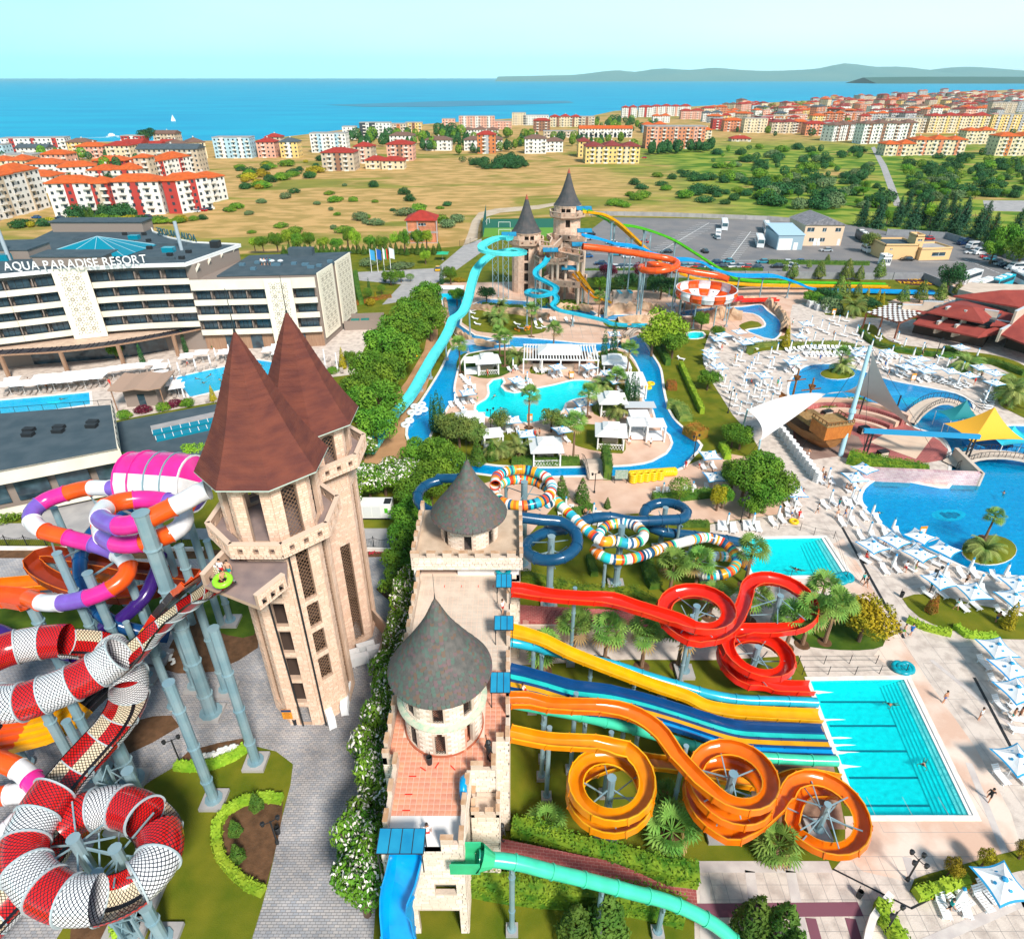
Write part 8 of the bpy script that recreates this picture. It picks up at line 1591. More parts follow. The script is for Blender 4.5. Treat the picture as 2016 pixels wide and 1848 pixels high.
def uo_(trim,cm,w_=1.55,nm='parasol'):
 def f():
  r_=ey_(nm,lb9='x',cat='umbrella');n=6;ms=[]
  for q in rq9(4):
   mb=MB();vs=[]
   for i in rq9(n+1):
    t=i/n;e=Vc((w_*(2*t-1),-w_+.22*sin(pi*t),2.35-.06*sin(pi*t)))
    for s_ in(0,.55,.88,1):p=Vc((0,0,3.0)).lerp(e,s_);p.z-=.22*s_*(1-s_);p.rotate(Matrix.Rotation(q*pi/2,3,'Z'));vs.append(p)
   for i in rq9(n):
    for k in rq9(3):mb.add([vs[4*i+k],vs[4*i+4+k],vs[4*i+5+k],vs[4*i+1+k]],[(0,1,2,3)],1 if k==2 and trim else 0)
   o_=mb.bd('canopy_panel',[cm,umb],r_)
  if trim:
   for a in rq9(4):mb=MB();an=a*pi/2+pi/2;mb.cyl((.72*cos(an),.72*sin(an),2.68),(.74*cos(an),.74*sin(an),2.70),.13,n=10);mb.bd('round_emblem',umb,r_)
   mb=MB();mb.lathe((0,0,2.95),[(.26,0),(.2,.12),(.02,.2)],8);mb.bd('vent_cap',umb,r_)
  mb=MB();mb.cyl((0,0,0),(0,0,2.98),.04,n=6);mb.bd('pole',white,r_);mb=MB();mb.box(-.35,-.35,0,.35,.35,.1);mb.bd('base',cc9,r_);return r_
 return f
UO=Proto(uo_(True,umw));UW=Proto(uo_(False,umw,1.6));UG=Proto(uo_(False,mk('umbrella_grey',(.32,.35,.42),.7),1.7));UGR=Proto(uo_(False,mk('umbrella_green',(.02,.40,.20),.7),2.2))
def ucl(cap):
 def f():
  r_=ey_('closed_parasol',lb9='x',cat='umbrella');mb=MB();mb.lathe((0,0,0),[(.05,.95),(.2,1.05),(.16,2.2),(.1,2.75)],8);mb.bd('folded_canopy',umw,r_);mb=MB();mb.cyl((0,0,0),(0,0,1.05),.04,n=6);mb.bd('pole',white,r_)
  mb=MB();mb.lathe((0,0,0),[(.13,2.6),(.16,2.72),(.03,2.95)],8);mb.bd('cap',umb if cap else umw,r_);mb=MB();mb.box(-.3,-.3,0,.3,.3,.1);mb.bd('base',cc9,r_);return r_
 return f
UC=Proto(ucl(True));UCW=Proto(ucl(False))
rf=random.Random(17)
REQ=[]
def LQ(P,p,a,lb9='',gq9=''):REQ.append((p.length,len(REQ),P,p,a,lb9,gq9))
def place(P,L_,lb9,gq9,z=2.6,lou=None,ang=0,n=2,gap=1.0):
 for q in L_:
  u,v=q[0],q[1];p=G(u,v,z);p.z=0;a=q[2]if len(q)>2 else rf.uniform(-.2,.2)+ang;P(p,a,lb9=lb9,gq9=gq9)
  if lou:
   for i in rq9(n):d=Vc(((i-(n-1)/2)*gap*1.7,rf.uniform(-.3,.3),0));d.rotate(Matrix.Rotation(a,3,'Z'));LQ(lou,p+d,a+rf.uniform(-.12,.12),lb9='white sun lounger '+gq9.split(' ',1)[1],gq9='sun loungers '+gq9.split(' ',1)[1])
g1='umbrellas by the big lagoon';g2='umbrellas on the upper plaza';g3='umbrellas round the kidney pool';g4='umbrellas along the hotel pools'
place(UO,[(1975,1735,.15),(1703,919,.5),(1684,936,.1),(1566,965,0),(1719,1070,.4),(1762,1060,.5),(1811,1052,.6),(1811,1086,.5),(1861,1077,.6),(1851,1139,.3),(1918,1161,.1),(2005,1146,.1),(1998,1174,.2),(1965,1272,.1),(1990,1310,.2),(2003,1356,.2),(2005,1492,.2),(1398,893,.1),(1408,935,.1)],'open white square umbrella with blue hem by the lagoon deck',g1,2.6,LOU)
place(UC,[(1537,996),(1555,938),(1569,981),(1636,921),(1641,964),(1684,959),(1694,964),(1678,999),(1724,991),(1765,1019),(1718,1027),(1766,1091),(1919,1098),(1867,1109),(1937,1131),(1990,1108),(1900,1748),(1366,948),(1308,950),(1170,990),(1173,1000),(1115,978),(1487,1010),(1436,1010)],'closed umbrella with blue cap by the lagoon deck',g1,2.8,LOU)
place(UO,[(1570,703),(1560,710),(1690,694),(1699,686),(1749,690),(1813,704),(1800,710),(1783,719),(1823,727),(1838,720),(1873,728),(1908,736),(1931,721),(1959,732),(1959,751),(1891,681),(1588,635),(1575,659),(1324,598),(1456,651),(1425,657),(1414,665),(1468,672),(1485,667),(1399,689),(1400,698),(1417,719),(1504,736),(1210,655)],'open white square umbrella with blue hem on the upper plaza',g2,2.6,LOU,.2)
cl_=[(1461,689),(1452,698),(1486,703),(1494,694),(1408,704),(1480,713),(1472,723),(1423,727),(1429,738),(1467,736),(1438,750),(1444,762),(1500,745),(1606,654),(1644,613),(1654,621),(1670,613),(1633,636),(1665,641),(1700,651),(1645,655),(1621,667),(1712,636),(1733,646),(1736,657),(1771,653),(1785,666),(1821,674),(1859,683),(1929,686),(1732,693),(1803,685),(1750,705),(1560,670),(1588,667),(1533,675),(1520,683),(1598,676),(1654,670),(1687,672),(1537,743),(1539,753),(1525,703),(1517,710),(1891,740),(1947,769),(1952,758),(1470,748),(1488,758),(1450,775),(1475,770),(1500,768),(1512,757),(1520,745),(1522,775),(1460,790),(1480,795),(1505,785),(1580,645),(1600,622),(1620,630),(1690,640),(1720,668),(1760,680),(1850,700),(1870,705),(1900,712),(1775,700)]
place(UC,[q for q in cl_ if q[0]>1530],'closed umbrella with blue cap on the upper plaza',g2,2.8,LOU,.9,1);place(UC,[q for q in cl_ if q[0]<=1530],'closed umbrella with blue cap on the upper plaza',g2,2.8,LOU,1.45,1)
place(UO,[(1098,720),(1160,719),(1199,731),(1213,747),(1018,745),(1165,774),(1147,790),(1132,807),(1107,822),(1107,843),(1036,851),(1010,824),(921,770),(995,824)],'open white square umbrella with blue hem by the kidney pool',g3,2.6,LOU,.3)
place(UC,[(1064,708),(1038,732),(1040,745),(895,772),(925,742),(912,802),(1076,675),(1170,680),(1010,705)],'closed umbrella with blue cap by the kidney pool',g3,2.8,LOU,.3)
UG(G(921,672,2.6)*Vc((1,1,0))if False else Vc((*G(921,672,2.6)[:2],0)),.2,lb9='grey umbrella beside the feeder channel',gq9='grey umbrella');UGR(Vc((*G(871,497,2.6)[:2],0)),0,lb9='green umbrella at the garden gate',gq9='green umbrella')
place(UW,[(21,745),(13,753),(40,752),(77,740),(70,750),(104,738),(100,747),(133,734),(130,745),(161,732),(161,741),(188,728),(190,738),(218,724),(244,720),(272,717),(302,711),(314,718),(315,732),(325,740),(331,746),(340,751),(347,757),(366,698),(395,691),(441,690),(529,685),(544,679),(547,690)],'plain white square umbrella beside the hotel pools',g4,2.6,LOT,.25)
place(UCW,[(331,708),(348,714),(381,707),(410,700),(421,686),(448,679),(636,688),(614,695),(660,695),(638,703),(685,698),(662,710),(358,766),(414,764)],'closed white umbrella on the hotel terrace',g4,2.8,LOT,.2)
def lrow(u0,v0,u1,v1,n,a,lb,P=LOU):
 for i in rq9(n):t=i/max(1,n-1);p=G(u0+(u1-u0)*t,v0+(v1-v0)*t,0);LQ(P,p,a+rf.uniform(-.15,.15),lb9='white sun lounger '+lb,gq9='sun loungers '+lb)
for r_ in[(1550,693,1600,687,7,.3,'in the curved row under the hedge'),(1606,687,1700,690,12,-.1,'in the curved row under the hedge'),(1585,700,1670,700,11,.1,'in the second row above the lagoon'),(1805,743,1868,759,8,-2.2,'along the upper lagoon edge'),(1842,752,1902,765,7,-2.2,'along the upper lagoon edge'),(1957,764,1942,806,10,1.3,'in the column at the lagoon bend'),(1740,704,1770,706,4,.4,'above the sail canopy'),(1742,730,1770,735,4,.4,'above the sail canopy'),(1869,1770,1889,1763,2,.5,'beside the marigold bed'),(1940,1758,1967,1760,2,.2,'beside the marigold bed'),(1995,1396,2000,1440,3,1.4,'at the right edge by the landing pool'),(1340,708,1345,720,1,1,'alone on the lawn'),(1055,640,1065,634,2,.3,'by the cyan body slide'),(1085,632,1092,631,2,.2,'by the cyan body slide'),(1115,632,1128,632,2,.2,'by the cyan body slide'),(1018,640,1025,648,2,1.2,'on the pink terrace'),(1060,648,1072,646,2,1.4,'on the pink terrace'),(930,618,940,640,3,1.2,'at the curved lawn'),(912,745,925,760,4,.9,'left of the kidney pool'),(902,797,915,812,4,.9,'left of the kidney pool'),(1012,752,1030,764,5,-.5,'on the little peninsula'),(1060,728,1072,733,3,-.5,'by the maroon flower bed'),(1082,736,1102,735,3,.1,'by the maroon flower bed'),(1155,733,1180,741,3,-.6,'by the maroon flower bed'),(1700,1735,1700,1735,0,0,''),(1780,590,1880,594,11,1.5,'beyond the blue run-out'),(1425,1040,1445,1042,2,.1,'beside the spiral topiary'),(1477,1040,1492,1041,2,.1,'beside the spiral topiary'),(1296,972,1316,972,2,.1,'behind the clipped hedge'),(1350,969,1368,969,2,.1,'behind the clipped hedge'),(1172,1258,1260,1262,5,1.5,'stored under the palms'),(560,730,600,720,4,1.2,'by the folded hotel umbrellas')]:lrow(*r_)
REQ.sort(key=lambda q:q[:2]);mb=MB()
for i,(_,_,P,p,a,lb,gp)in enumerate(REQ):
 if i<235:P(p,a,lb9=lb,gq9=gp);continue
 M=Matrix.Translation(p)@Matrix.Rotation(a,4,'Z');mb.box(-.34,-.96,.3,.34,.38,.37,1 if P is LOT else 0,M);mb.box(-.34,0,0,.34,.68,.05,1 if P is LOT else 0,M@Matrix.Translation((0,.38,.35))@Matrix.Rotation(radians(38),4,'X'));mb.box(-.3,-.8,0,.3,-.72,.3,1 if P is LOT else 0,M)
tag(mb.bd('sun_loungers',[wplas,MATS['lounger_taupe']]),'many more sun loungers on the upper plaza and hotel terrace','sun loungers',kind='stuff')
STK=Proto(lambda:(lambda r_:([(lambda mb:(mb.box(-.35,-.98,0,.35,.98,.05),mb.bd('seat',wplas,r_)))(MB()),[(lambda mb:(mb.box(x-.05,y-.07,-.18,x+.05,y+.07,0),mb.bd('leg',wplas,r_)))(MB())for x,y in((-.32,-.8),(.32,-.8),(-.32,.7),(.32,.7))]],r_)[1])(ey_('stacked_lounger',lb9='x',cat='sun lounger')))
for k,(u,v,n,a)in enumerate([(692,1300,9,1.95),(710,1307,9,1.95),(722,1284,9,1.95),(742,1290,9,1.95),(652,1422,11,.5),(681,1395,10,.15),(686,1365,9,.05)]):
 p=G(u,v,0)
 for i in rq9(n):STK(p+Vc((0,0,.2+i*.14)),a,lb9='white lounger in the '+['far left','left','far right','right','lone front','middle','rear'][k]+' stack at the tower foot, '+('topmost' if i==n-1 else'lowest' if i==0 else ordn(i)+' from the ground'),gq9='stacked white loungers at the tower foot')
for i in rq9(13):q=G(1530+i*6.4,850+i*8.2,0);o_=ey_('chair_stack',q,.6,'tall stack of white plastic chairs along the path below the ship','chair stack');[(lambda mb:(mb.box(-.45,-.4,j*.28,.45,.4,j*.28+.12),mb.box(-.45,.3,j*.28,.45,.42,j*.28+.5),mb.bd('plastic_chair',wplas,o_)))(MB())for j in rq9(7)]
for u,v,a in((1620,610,0),(1605,604,0),(1637,614,0)):q=G(u,v,0);o_=ey_('lounger_stack',q,a,'block of stacked white loungers by the winding river','lounger stack');[(lambda mb:(mb.box(-2.2,-1,j*.2,2.2,1,j*.2+.1),mb.bd('lounger',wplas,o_)))(MB())for j in rq9(9)]
curt=mk('curtain_white',(.80,.80,.80),.8)
def cab(closed):
 def f():
  r_=ey_('cabana',lb9='x',cat='cabana');s_=1.9 if closed else 1.25
  for x,y in((-s_,-s_),(s_,-s_),(s_,s_),(-s_,s_)):mb=MB();mb.box(x-.1,y-.1,0,x+.1,y+.1,2.4);mb.bd('post',white,r_)
  if closed:
   mb=MB();mb.add([(-2.4,-2.4,2.4),(2.4,-2.4,2.4),(2.4,2.4,2.4),(-2.4,2.4,2.4),(-.9,-.9,3.1),(.9,-.9,3.1),(.9,.9,3.1),(-.9,.9,3.1)],[(0,3,2,1),(0,1,5,4),(1,2,6,5),(2,3,7,6),(3,0,4,7),(4,5,6,7)]);mb.bd('roof',white,r_)
   mb=MB();mb.add([(-1.3,-1.3,3.2),(1.3,-1.3,3.2),(1.3,1.3,3.2),(-1.3,1.3,3.2),(-.5,-.5,3.6),(.5,-.5,3.6),(.5,.5,3.6),(-.5,.5,3.6)],[(0,3,2,1),(0,1,5,4),(1,2,6,5),(2,3,7,6),(3,0,4,7),(4,5,6,7)]);mb.bd('upper_roof',white,r_)
   mb=MB();mb.box(-1.9,1.85,0,1.9,1.95,2.4);mb.box(-1.95,-1.9,0,-1.85,1.9,1);mb.box(1.85,-1.9,0,1.95,1.9,1);mb.bd('wall',white,r_);mb=MB()
   for i in rq9(9):mb.bar((-1.9+i*.42,-1.9,.1),(-1.48+i*.42,-1.9,.9),.05);mb.bar((-1.48+i*.42,-1.9,.1),(-1.9+i*.42,-1.9,.9),.05)
   mb.bar((-1.9,-1.9,.95),(1.9,-1.9,.95),.1);mb.bd('railing',white,r_);mb=MB();mb.box(-1.2,0,.1,1.2,1.6,.6);mb.bd('sofa',tan,r_)
  else:
   mb=MB();mb.box(-1.4,-1.4,2.35,1.4,1.4,2.45);mb.bd('canopy',curt,r_);mb=MB();mb.box(-1.1,-1.1,.15,1.1,1.1,.6);mb.bd('daybed',wplas,r_)
   for x,y in((-1.25,-1.1),(1.25,-1.1),(1.25,1.1),(-1.25,1.1)):mb=MB();mb.cyl((x,y,.2),(x,y*.8,2.3),.16,.1,6);mb.bd('curtain',curt,r_)
  return r_
 return f
CAB=Proto(cab(True));BED=Proto(cab(False))
for u,v,a in[(1075,876,.05),(1203,846,-.1),(1210,709,-.1),(1205,784,.0),(959,707,.15),(924,824,.0)]:CAB(Vc((*G(u,v,2.8)[:2],0)),a,1.15,'white latticed garden cabana with two-step roof on the palm island','white cabanas')
for u,v,a in[(1255,838,0),(1289,840,0),(1258,823,0),(1250,746,0),(1225,726,0),(1255,759,0),(929,715,.1),(969,860,.2)]:BED(Vc((*G(u,v,2.2)[:2],0)),a,1.25,'white four-poster daybed with curtains on the palm island','curtained daybeds')
q=G(1102,722,0);bar_=ey_('pool_bar',q,-.03,'white open pool bar with slatted flat roof and raised lantern on the island','bar')
mb=MB()
for i in rq9(26):mb.box(-8+i*.63,-4,3.3,-7.75+i*.63,5,3.42)
mb.box(-8.2,-4.2,3.1,8.2,-3.9,3.35);mb.box(-8.2,4.8,3.1,8.2,5.1,3.35);mb.bd('slatted_roof',white,bar_);mb=MB();mb.add([(-5,-2,3.5),(4.5,-2,3.5),(4.5,3.5,3.5),(-5,3.5,3.5),(-3,0,4.6),(2.5,0,4.6),(2.5,2,4.6),(-3,2,4.6)],[(0,1,5,4),(1,2,6,5),(2,3,7,6),(3,0,4,7),(4,5,6,7)]);mb.bd('lantern_roof',white,bar_)
for x in(-8,-4,0,4,8):
 for y in(-4,5):mb=MB();mb.box(x-.14,y-.14,0,x+.14,y+.14,3.2);mb.bd('post',white,bar_)
mb=MB();mb.box(-6,-2.2,0,3,-1.4,1.15);mb.bd('counter',tan,bar_);mb=MB();mb.box(-6,2,0,6,3,2.6);mb.bd('back_wall',inner,bar_)
q=G(1262,826,0);o_=ey_('shade_pavilion',q,0,'grey flat-roofed shade shelter behind the curtained daybeds','shelter');mb=MB();mb.box(-3.2,0,2.4,2.6,2.6,2.55);mb.bd('roof',mk('roof_pale_grey',(.55,.58,.60),.6),o_);mb=MB();mb.box(-3,2.4,0,2.4,2.5,2.4);mb.bd('wall',cc9,o_)
def ringmb(R_,r,c=(0,0,0),n=14,k=7):
 mb=MB();vs=[(c[0]+(R_+r*cos(2*pi*j/k))*cos(2*pi*i/n),c[1]+(R_+r*cos(2*pi*j/k))*sin(2*pi*i/n),c[2]+r*sin(2*pi*j/k))for i in rq9(n)for j in rq9(k)]
 mb.add(vs,[(i*k+j,((i+1)%n)*k+j,((i+1)%n)*k+(j+1)%k,i*k+(j+1)%k)for i in rq9(n)for j in rq9(k)]);return mb
vin={c:ringmb(.42,.19).mesh('tube',mk('vinyl_'+c,v,.3),True)for c,v in dict(yellow=(.85,.55,.01),teal=(.0,.30,.38),white=(.75,.80,.85),green=(.30,.80,.03),blue=(.0,.30,.62)).items()}
def ring1(c,p,rx=0,rz=0,sc=1.,lb=''):o_=inst('swim_ring',vin[c],None,p,0,sc);o_.rotation_euler=(rx,0,rz);tag(o_,f'{c} inflatable ring {lb}','swim ring',f'{c} rings {lb}');return o_
for i in rq9(26):p=G(1242+i*3.4,941-i*.25,0);ring1('yellow',p+Vc((0,0,.65)),radians(62),.9,1.25,'leaning in the long row by the river')
for i in rq9(5):
 for j in rq9(4):p=G(1246+i*13,949-i*1.5,0);ring1('yellow',p+Vc((0,0,.25+j*.38)),0,0,1.2,'stacked in front of the long row')
for u,v,k in[(816,800,'white'),(824,803,'white'),(830,796,'white'),(810,812,'white'),(822,812,'white'),(806,828,'white'),(798,836,'white'),(760,818,'white'),(770,820,'white'),(834,806,'white')]:ring1(k,G(u,v,.25),.1,0,1.5,'lying beside the cyan raft slide')
for u,v,s_ in[(1655,1140,1.5),(1668,1136,1.5),(1661,1137,1.5),(1770,1313,1.4),(1786,1314,1.4),(1779,1316,1.4)]:ring1('teal',G(u,v,.3),.2,0,s_,'piled at the pool corner')
ring1('teal',Vc((-.9,52.15,11.75)),radians(80),0,1.4,'leaning on the white keep wall');ring1('blue',Vc((-3.4,28.3,11.6)),radians(85),pi/2,1.5,'leaning on the front terrace parapet');ring1('green',G(438,1142,21.6),.2,.3,1.3,'at the top of the snake slide');ring1('yellow',G(1563,1026,.2),0,0,1.2,'between the people on the deck')
for u,v,k in[(1281,755,'yellow'),(1275,763,'yellow'),(817,700,'yellow')]:ring1(k,G(u,v,-.05),0,0,1.5,'floating down the lazy river')
sk=[mk('skin_a',(.55,.26,.15),.6),mk('skin_b',(.62,.34,.22),.6),mk('skin_c',(.40,.18,.10),.6)];hair=mk('hair_dark',(.03,.018,.012),.7)
clo=[mk('cloth_'+k,v,.8)for k,v in dict(red=(.6,.01,.01),blue=(.01,.12,.4),black=(.01,.01,.012),white=(.8,.8,.8),teal=(.0,.35,.35),green=(.05,.4,.05)).items()]
POSE=dict(stand=[(-.10,.0,0,.10,.02,.45,-.10,.0,.9,.1),(.10,.0,0,.11,0,.45,.10,0,.9,.1),(-.2,0,1.40,-.28,.02,1.1,-.26,-.08,.85),(.2,0,1.40,.28,.02,1.1,.26,-.08,.85)],walk=[(-.10,.25,.03,-.1,.12,.45,-.10,.0,.9,.1),(.10,-.28,0,.11,-.14,.46,.10,0,.9,.1),(-.2,0,1.40,-.3,-.1,1.12,-.28,-.3,.95),(.2,0,1.40,.3,.1,1.12,.3,.2,.92)],sit=[(-.12,-.42,0,-.12,-.42,.45,-.10,0,.48,.1),(.12,-.45,0,.12,-.42,.45,.10,0,.48,.1),(-.2,0,1.0,-.27,-.05,.75,-.2,-.25,.58),(.2,0,1.0,.27,-.05,.75,.2,-.25,.58)],swim=[(-.12,-.75,-.25,-.1,-.45,-.2,-.1,-.1,-.12,.1),(.12,-.75,-.3,.1,-.45,-.22,.1,-.1,-.12,.1),(-.2,.4,-.02,-.42,.62,-.06,-.3,.85,-.08),(.2,.4,-.02,.42,.6,-.06,.35,.9,-.08)])
PM={}
def body(pose):
 V_=[];E_=[];Rd=[]
 def a(p,r):V_.append(p);Rd.append(r);return len(V_)-1
 zo=.9 if pose in('stand','walk')else .48;L_=POSE[pose]
 if pose=='swim':pel=a((0,-.1,-.12),.13);ch=a((0,.3,-.04),.15);nk=a((0,.46,.03),.06);hd=a((0,.52,.14),.10);tp=a((0,.54,.22),.08)
 else:pel=a((0,0,zo),.14);ch=a((0,0,zo+.45),.16);nk=a((0,0,zo+.58),.06);hd=a((0,-.02,zo+.72),.10);tp=a((0,-.01,zo+.82),.08)
 E_+=[(pel,ch),(ch,nk),(nk,hd),(hd,tp)]
 for k in(0,1):f=L_[k];h_=a(f[6:9],.095);kn=a(f[3:6],.065);an=a(f[0:3],.045);ft=a((f[0],f[1]-.16,f[2]+(0 if pose!='swim' else 0)),.035);E_+=[(pel,h_),(h_,kn),(kn,an),(an,ft)]
 for k in(2,3):f=L_[k];s_=a(f[0:3],.06);el=a(f[3:6],.042);ha=a(f[6:9],.032);E_+=[(ch,s_),(s_,el),(el,ha)]
 me=bpy.data.meshes.new('b');me.from_pydata(V_,E_,[]);o_=bpy.data.objects.new('b',me);C.objects.link(o_);m_=o_.modifiers.new('s','SKIN')
 for i,r_ in enumerate(Rd):me.skin_vertices[0].data[i].radius=(r_,r_);me.skin_vertices[0].data[i].use_root=(i==0)
 u_=o_.modifiers.new('u','SUBSURF');u_.levels=1;bpy.context.view_layer.update();res=bpy.data.meshes.new_from_object(o_.evaluated_get(bpy.context.evaluated_depsgraph_get()));bpy.data.objects.remove(o_);return res
def ps_(u,v,pose,rz,top,bot,sx,lb9,z=0,pos=None,s_=1.0):
 k=(pose,top,bot,sx)
 if k not in PM:
  if pose not in PM:PM[pose]=body(pose)
  me=PM[pose].copy();me.name='person';me.materials.clear();[me.materials.append(m)for m in(sk[sx],clo[bot],clo[top if top is not None else 0])]
  zo=.9 if pose in('stand','walk')else .48
  for p in me.polygons:
   c=p.center;p.use_smooth=True
   if pose=='swim':p.material_index=1 if-.28<c.y<0 and abs(c.x)<.25 else 0;continue
   p.material_index=1 if zo-.28<c.z<zo+.1 and abs(c.x)<.23 and(pose!='sit' or c.y>-.3)else 2 if top is not None and zo+.1<=c.z<zo+.56 and abs(c.x)<.26 else 0
  PM[k]=me
 p=Vc(pos)if pos else G(u,v,z);o_=inst('person',PM[k],None,p,rz,s_);tag(o_,lb9,'person');
 hz_=MB();c=(0,.53,.19)if pose=='swim' else(0,.02,(.9 if pose in('stand','walk')else .48)+.78);hz_.lathe(c,[(.10,-.06),(.115,.02),(.08,.1),(.01,.13)],8);hz_.bd('hair',hair,o_,True);return o_
wh=['with','in']
for a in[(1570,985,'stand',.3,None,0,0,'man in red shorts at the white umbrella on the deck'),(1578,980,'stand',1,0,0,1,'woman in red swimsuit left of the deck umbrella'),(1617,937,'walk',.5,None,2,0,'tanned man in dark trunks on the stair foot'),(1621,947,'stand',0,None,1,2,'man standing below the amphitheatre stair'),(1608,1010,'walk',1.2,3,2,1,'lifeguard in white vest and dark shorts on the deck'),(1557,1018,'stand',.2,3,1,1,'boy in pale shirt by the yellow ring'),(1571,1022,'stand',0,0,0,0,'child in bright red suit on the deck'),(1646,1022,'walk',0,None,3,1,'woman in white bikini walking on the deck'),(1662,1018,'walk',1,None,1,0,'man in blue trunks walking by the lagoon'),(1697,1148,'walk',.2,4,2,1,'boy in dark trunks on the wet path'),(1703,1155,'walk',.5,2,2,0,'girl in black swimsuit on the wet path'),(1777,1250,'walk',.8,None,5,1,'boy in green trunks holding a hand'),(1791,1250,'stand',0,1,1,1,'woman in bikini near the end of the drain line'),(1856,1383,'stand',.3,None,1,0,'man in blue trunks beside the landing pool'),(1926,1416,'stand',.6,3,2,0,'person wrapped in a striped towel on the deck'),(1944,1575,'walk',2.4,2,2,0,'woman with outstretched arms in a black bikini'),(1865,1792,'walk',1.2,4,2,1,'man in teal shirt bending by the loungers'),(2003,1415,'stand',1,None,2,2,'man in black trunks at the right edge'),(1990,1417,'stand',1,None,4,0,'boy in teal trunks at the right edge'),(1461,936,'stand',.2,None,0,2,'man in red trunks on the river deck'),(1376,922,'stand',.5,3,0,1,'lifeguard in white shirt and red shorts at the river'),(1349,923,'walk',2,0,0,0,'person in red bending at the river edge'),(1152,1018,'stand',0,None,2,0,'man under the striped tube'),(1160,1020,'stand',1,None,2,1,'second bather under the striped tube'),(1053,862,'stand',0,0,0,0,'woman in red on the island path'),(1062,860,'stand',1,None,2,0,'man in dark trunks on the island path'),(1040,762,'stand',.4,1,1,0,'attendant in blue by the kidney pool'),(1814,702,'walk',1,2,2,1,'man in dark clothes on the plaza'),(1613,711,'walk',0,1,1,1,'man in blue walking between loungers'),(1741,724,'stand',0,1,1,0,'man at the umbrella row'),(1747,742,'stand',1,None,3,0,'woman at the lagoon rim'),(1917,757,'stand',.3,0,0,1,'lifeguard in red at the upper lagoon'),(1064,1688,'stand',1.5,None,3,1,'child in red on the brick stair'),(218,760,'stand',.3,0,0,0,'woman in red by the bar hut'),(228,772,'stand',1,0,0,1,'child in red by the bar hut'),(94,768,'walk',1.3,None,2,0,'woman bending by the hotel pool'),(1478,757,'sit',1,0,2,0,'person sitting on the plaza edge'),(1664,965,'sit',1,None,2,0,'woman sitting on a lounger at the lagoon'),(1672,968,'sit',2,None,2,1,'man sitting on a lounger at the lagoon'),(1703,1100,'sit',1,0,0,2,'man in red sitting on a low chair'),(1757,1118,'stand',1,None,1,0,'man standing by the blue lounger'),(1780,1125,'walk',3,3,0,1,'woman in white bending over a lounger')]:ps_(*a[:3],a[3],*a[4:])
for u,v,lb in[(1820,1500,'swimmer crossing the landing pool'),(1757,1385,'swimmer near the top of the landing pool'),(1565,1118,'swimmer pair left in the splash pool'),(1573,1120,'swimmer pair right in the splash pool'),(1976,972,'swimmer in the big lagoon'),(1733,1008,'swimmer at the lagoon rim'),(972,780,'swimmer in the kidney pool'),(990,803,'bather in the kidney pool'),(411,739,'swimmer by the hotel pool rim'),(390,745,'bather in the hotel pool'),(402,752,'second bather in the hotel pool'),(434,748,'bather near the brown roof'),(440,737,'swimmer behind the brown roof'),(124,784,'swimmer in the left hotel pool'),(514,718,'swimmer right of the brown roof')]:ps_(u,v,'swim',rf.uniform(0,6),None,2,rf.randrange(3),lb,z=-.12)
ps_(0,0,'stand',.2,3,0,2,'lifeguard in white vest on the blue slide',pos=(-5.75,25.4,10.35));ps_(0,0,'stand',1,3,0,1,'lifeguard in white vest by the red flume',pos=(-.9,46.6,11.05));ps_(0,0,'sit',1.5,3,0,0,'child in white shirt starting the racing slide',pos=(.9,37.4,10.6))
for p_,lb,t_,b_ in(((437,1128),'lifeguard in white and red at the snake slide top',3,0),((452,1130),'child at the tower railing',None,4)):q=G(*p_,21.0);ps_(0,0,'stand',0,t_,b_,1,lb,pos=(q.x,q.y,20.65))
q=G(440,1143,21.5);ps_(0,0,'sit',1,None,2,0,'rider sitting in the green ring',pos=(q.x,q.y,21.2))
for i in rq9(4):q=G(515+i*6,520,17);ps_(0,0,'stand',i,[3,None,1,4][i],2,i%3,'person standing on the hotel wing roof',pos=(q.x,q.y,16.75))
CN=['red','blue','black','white','teal','green']
for i,(u,v)in enumerate([(1420,690),(1446,712),(1560,640),(1590,648),(1640,664),(1700,700),(1560,730),(1530,760),(1548,800),(1590,900),(1630,960),(1650,1000),(1740,1075),(1800,1125),(1830,1160),(1880,1200),(1900,1150),(1960,1225),(1010,735),(1035,755),(1120,745),(1160,800),(1085,845),(1020,860),(960,740),(940,790),(60,758),(130,756),(180,752),(300,745),(370,720),(460,694),(600,705),(1240,875),(1280,880),(1400,945),(1480,960),(1350,960),(1820,690),(1870,715),(1930,745),(1960,780),(1760,668),(1690,652)]):b_=(i*5)%6;ps_(u,v,'stand' if i%3 else'walk',i*1.3,[None,None,3,4][i%4],b_,i%3,('bather in %s swimwear ' if i%4<2 else'guest in light shirt and %s shorts ')%CN[b_]+('by the hotel pools' if u<700 else'on the palm island' if u<1300 else'on the plaza'))
tyre=mk('tyre',(.012,.012,.012),.9)
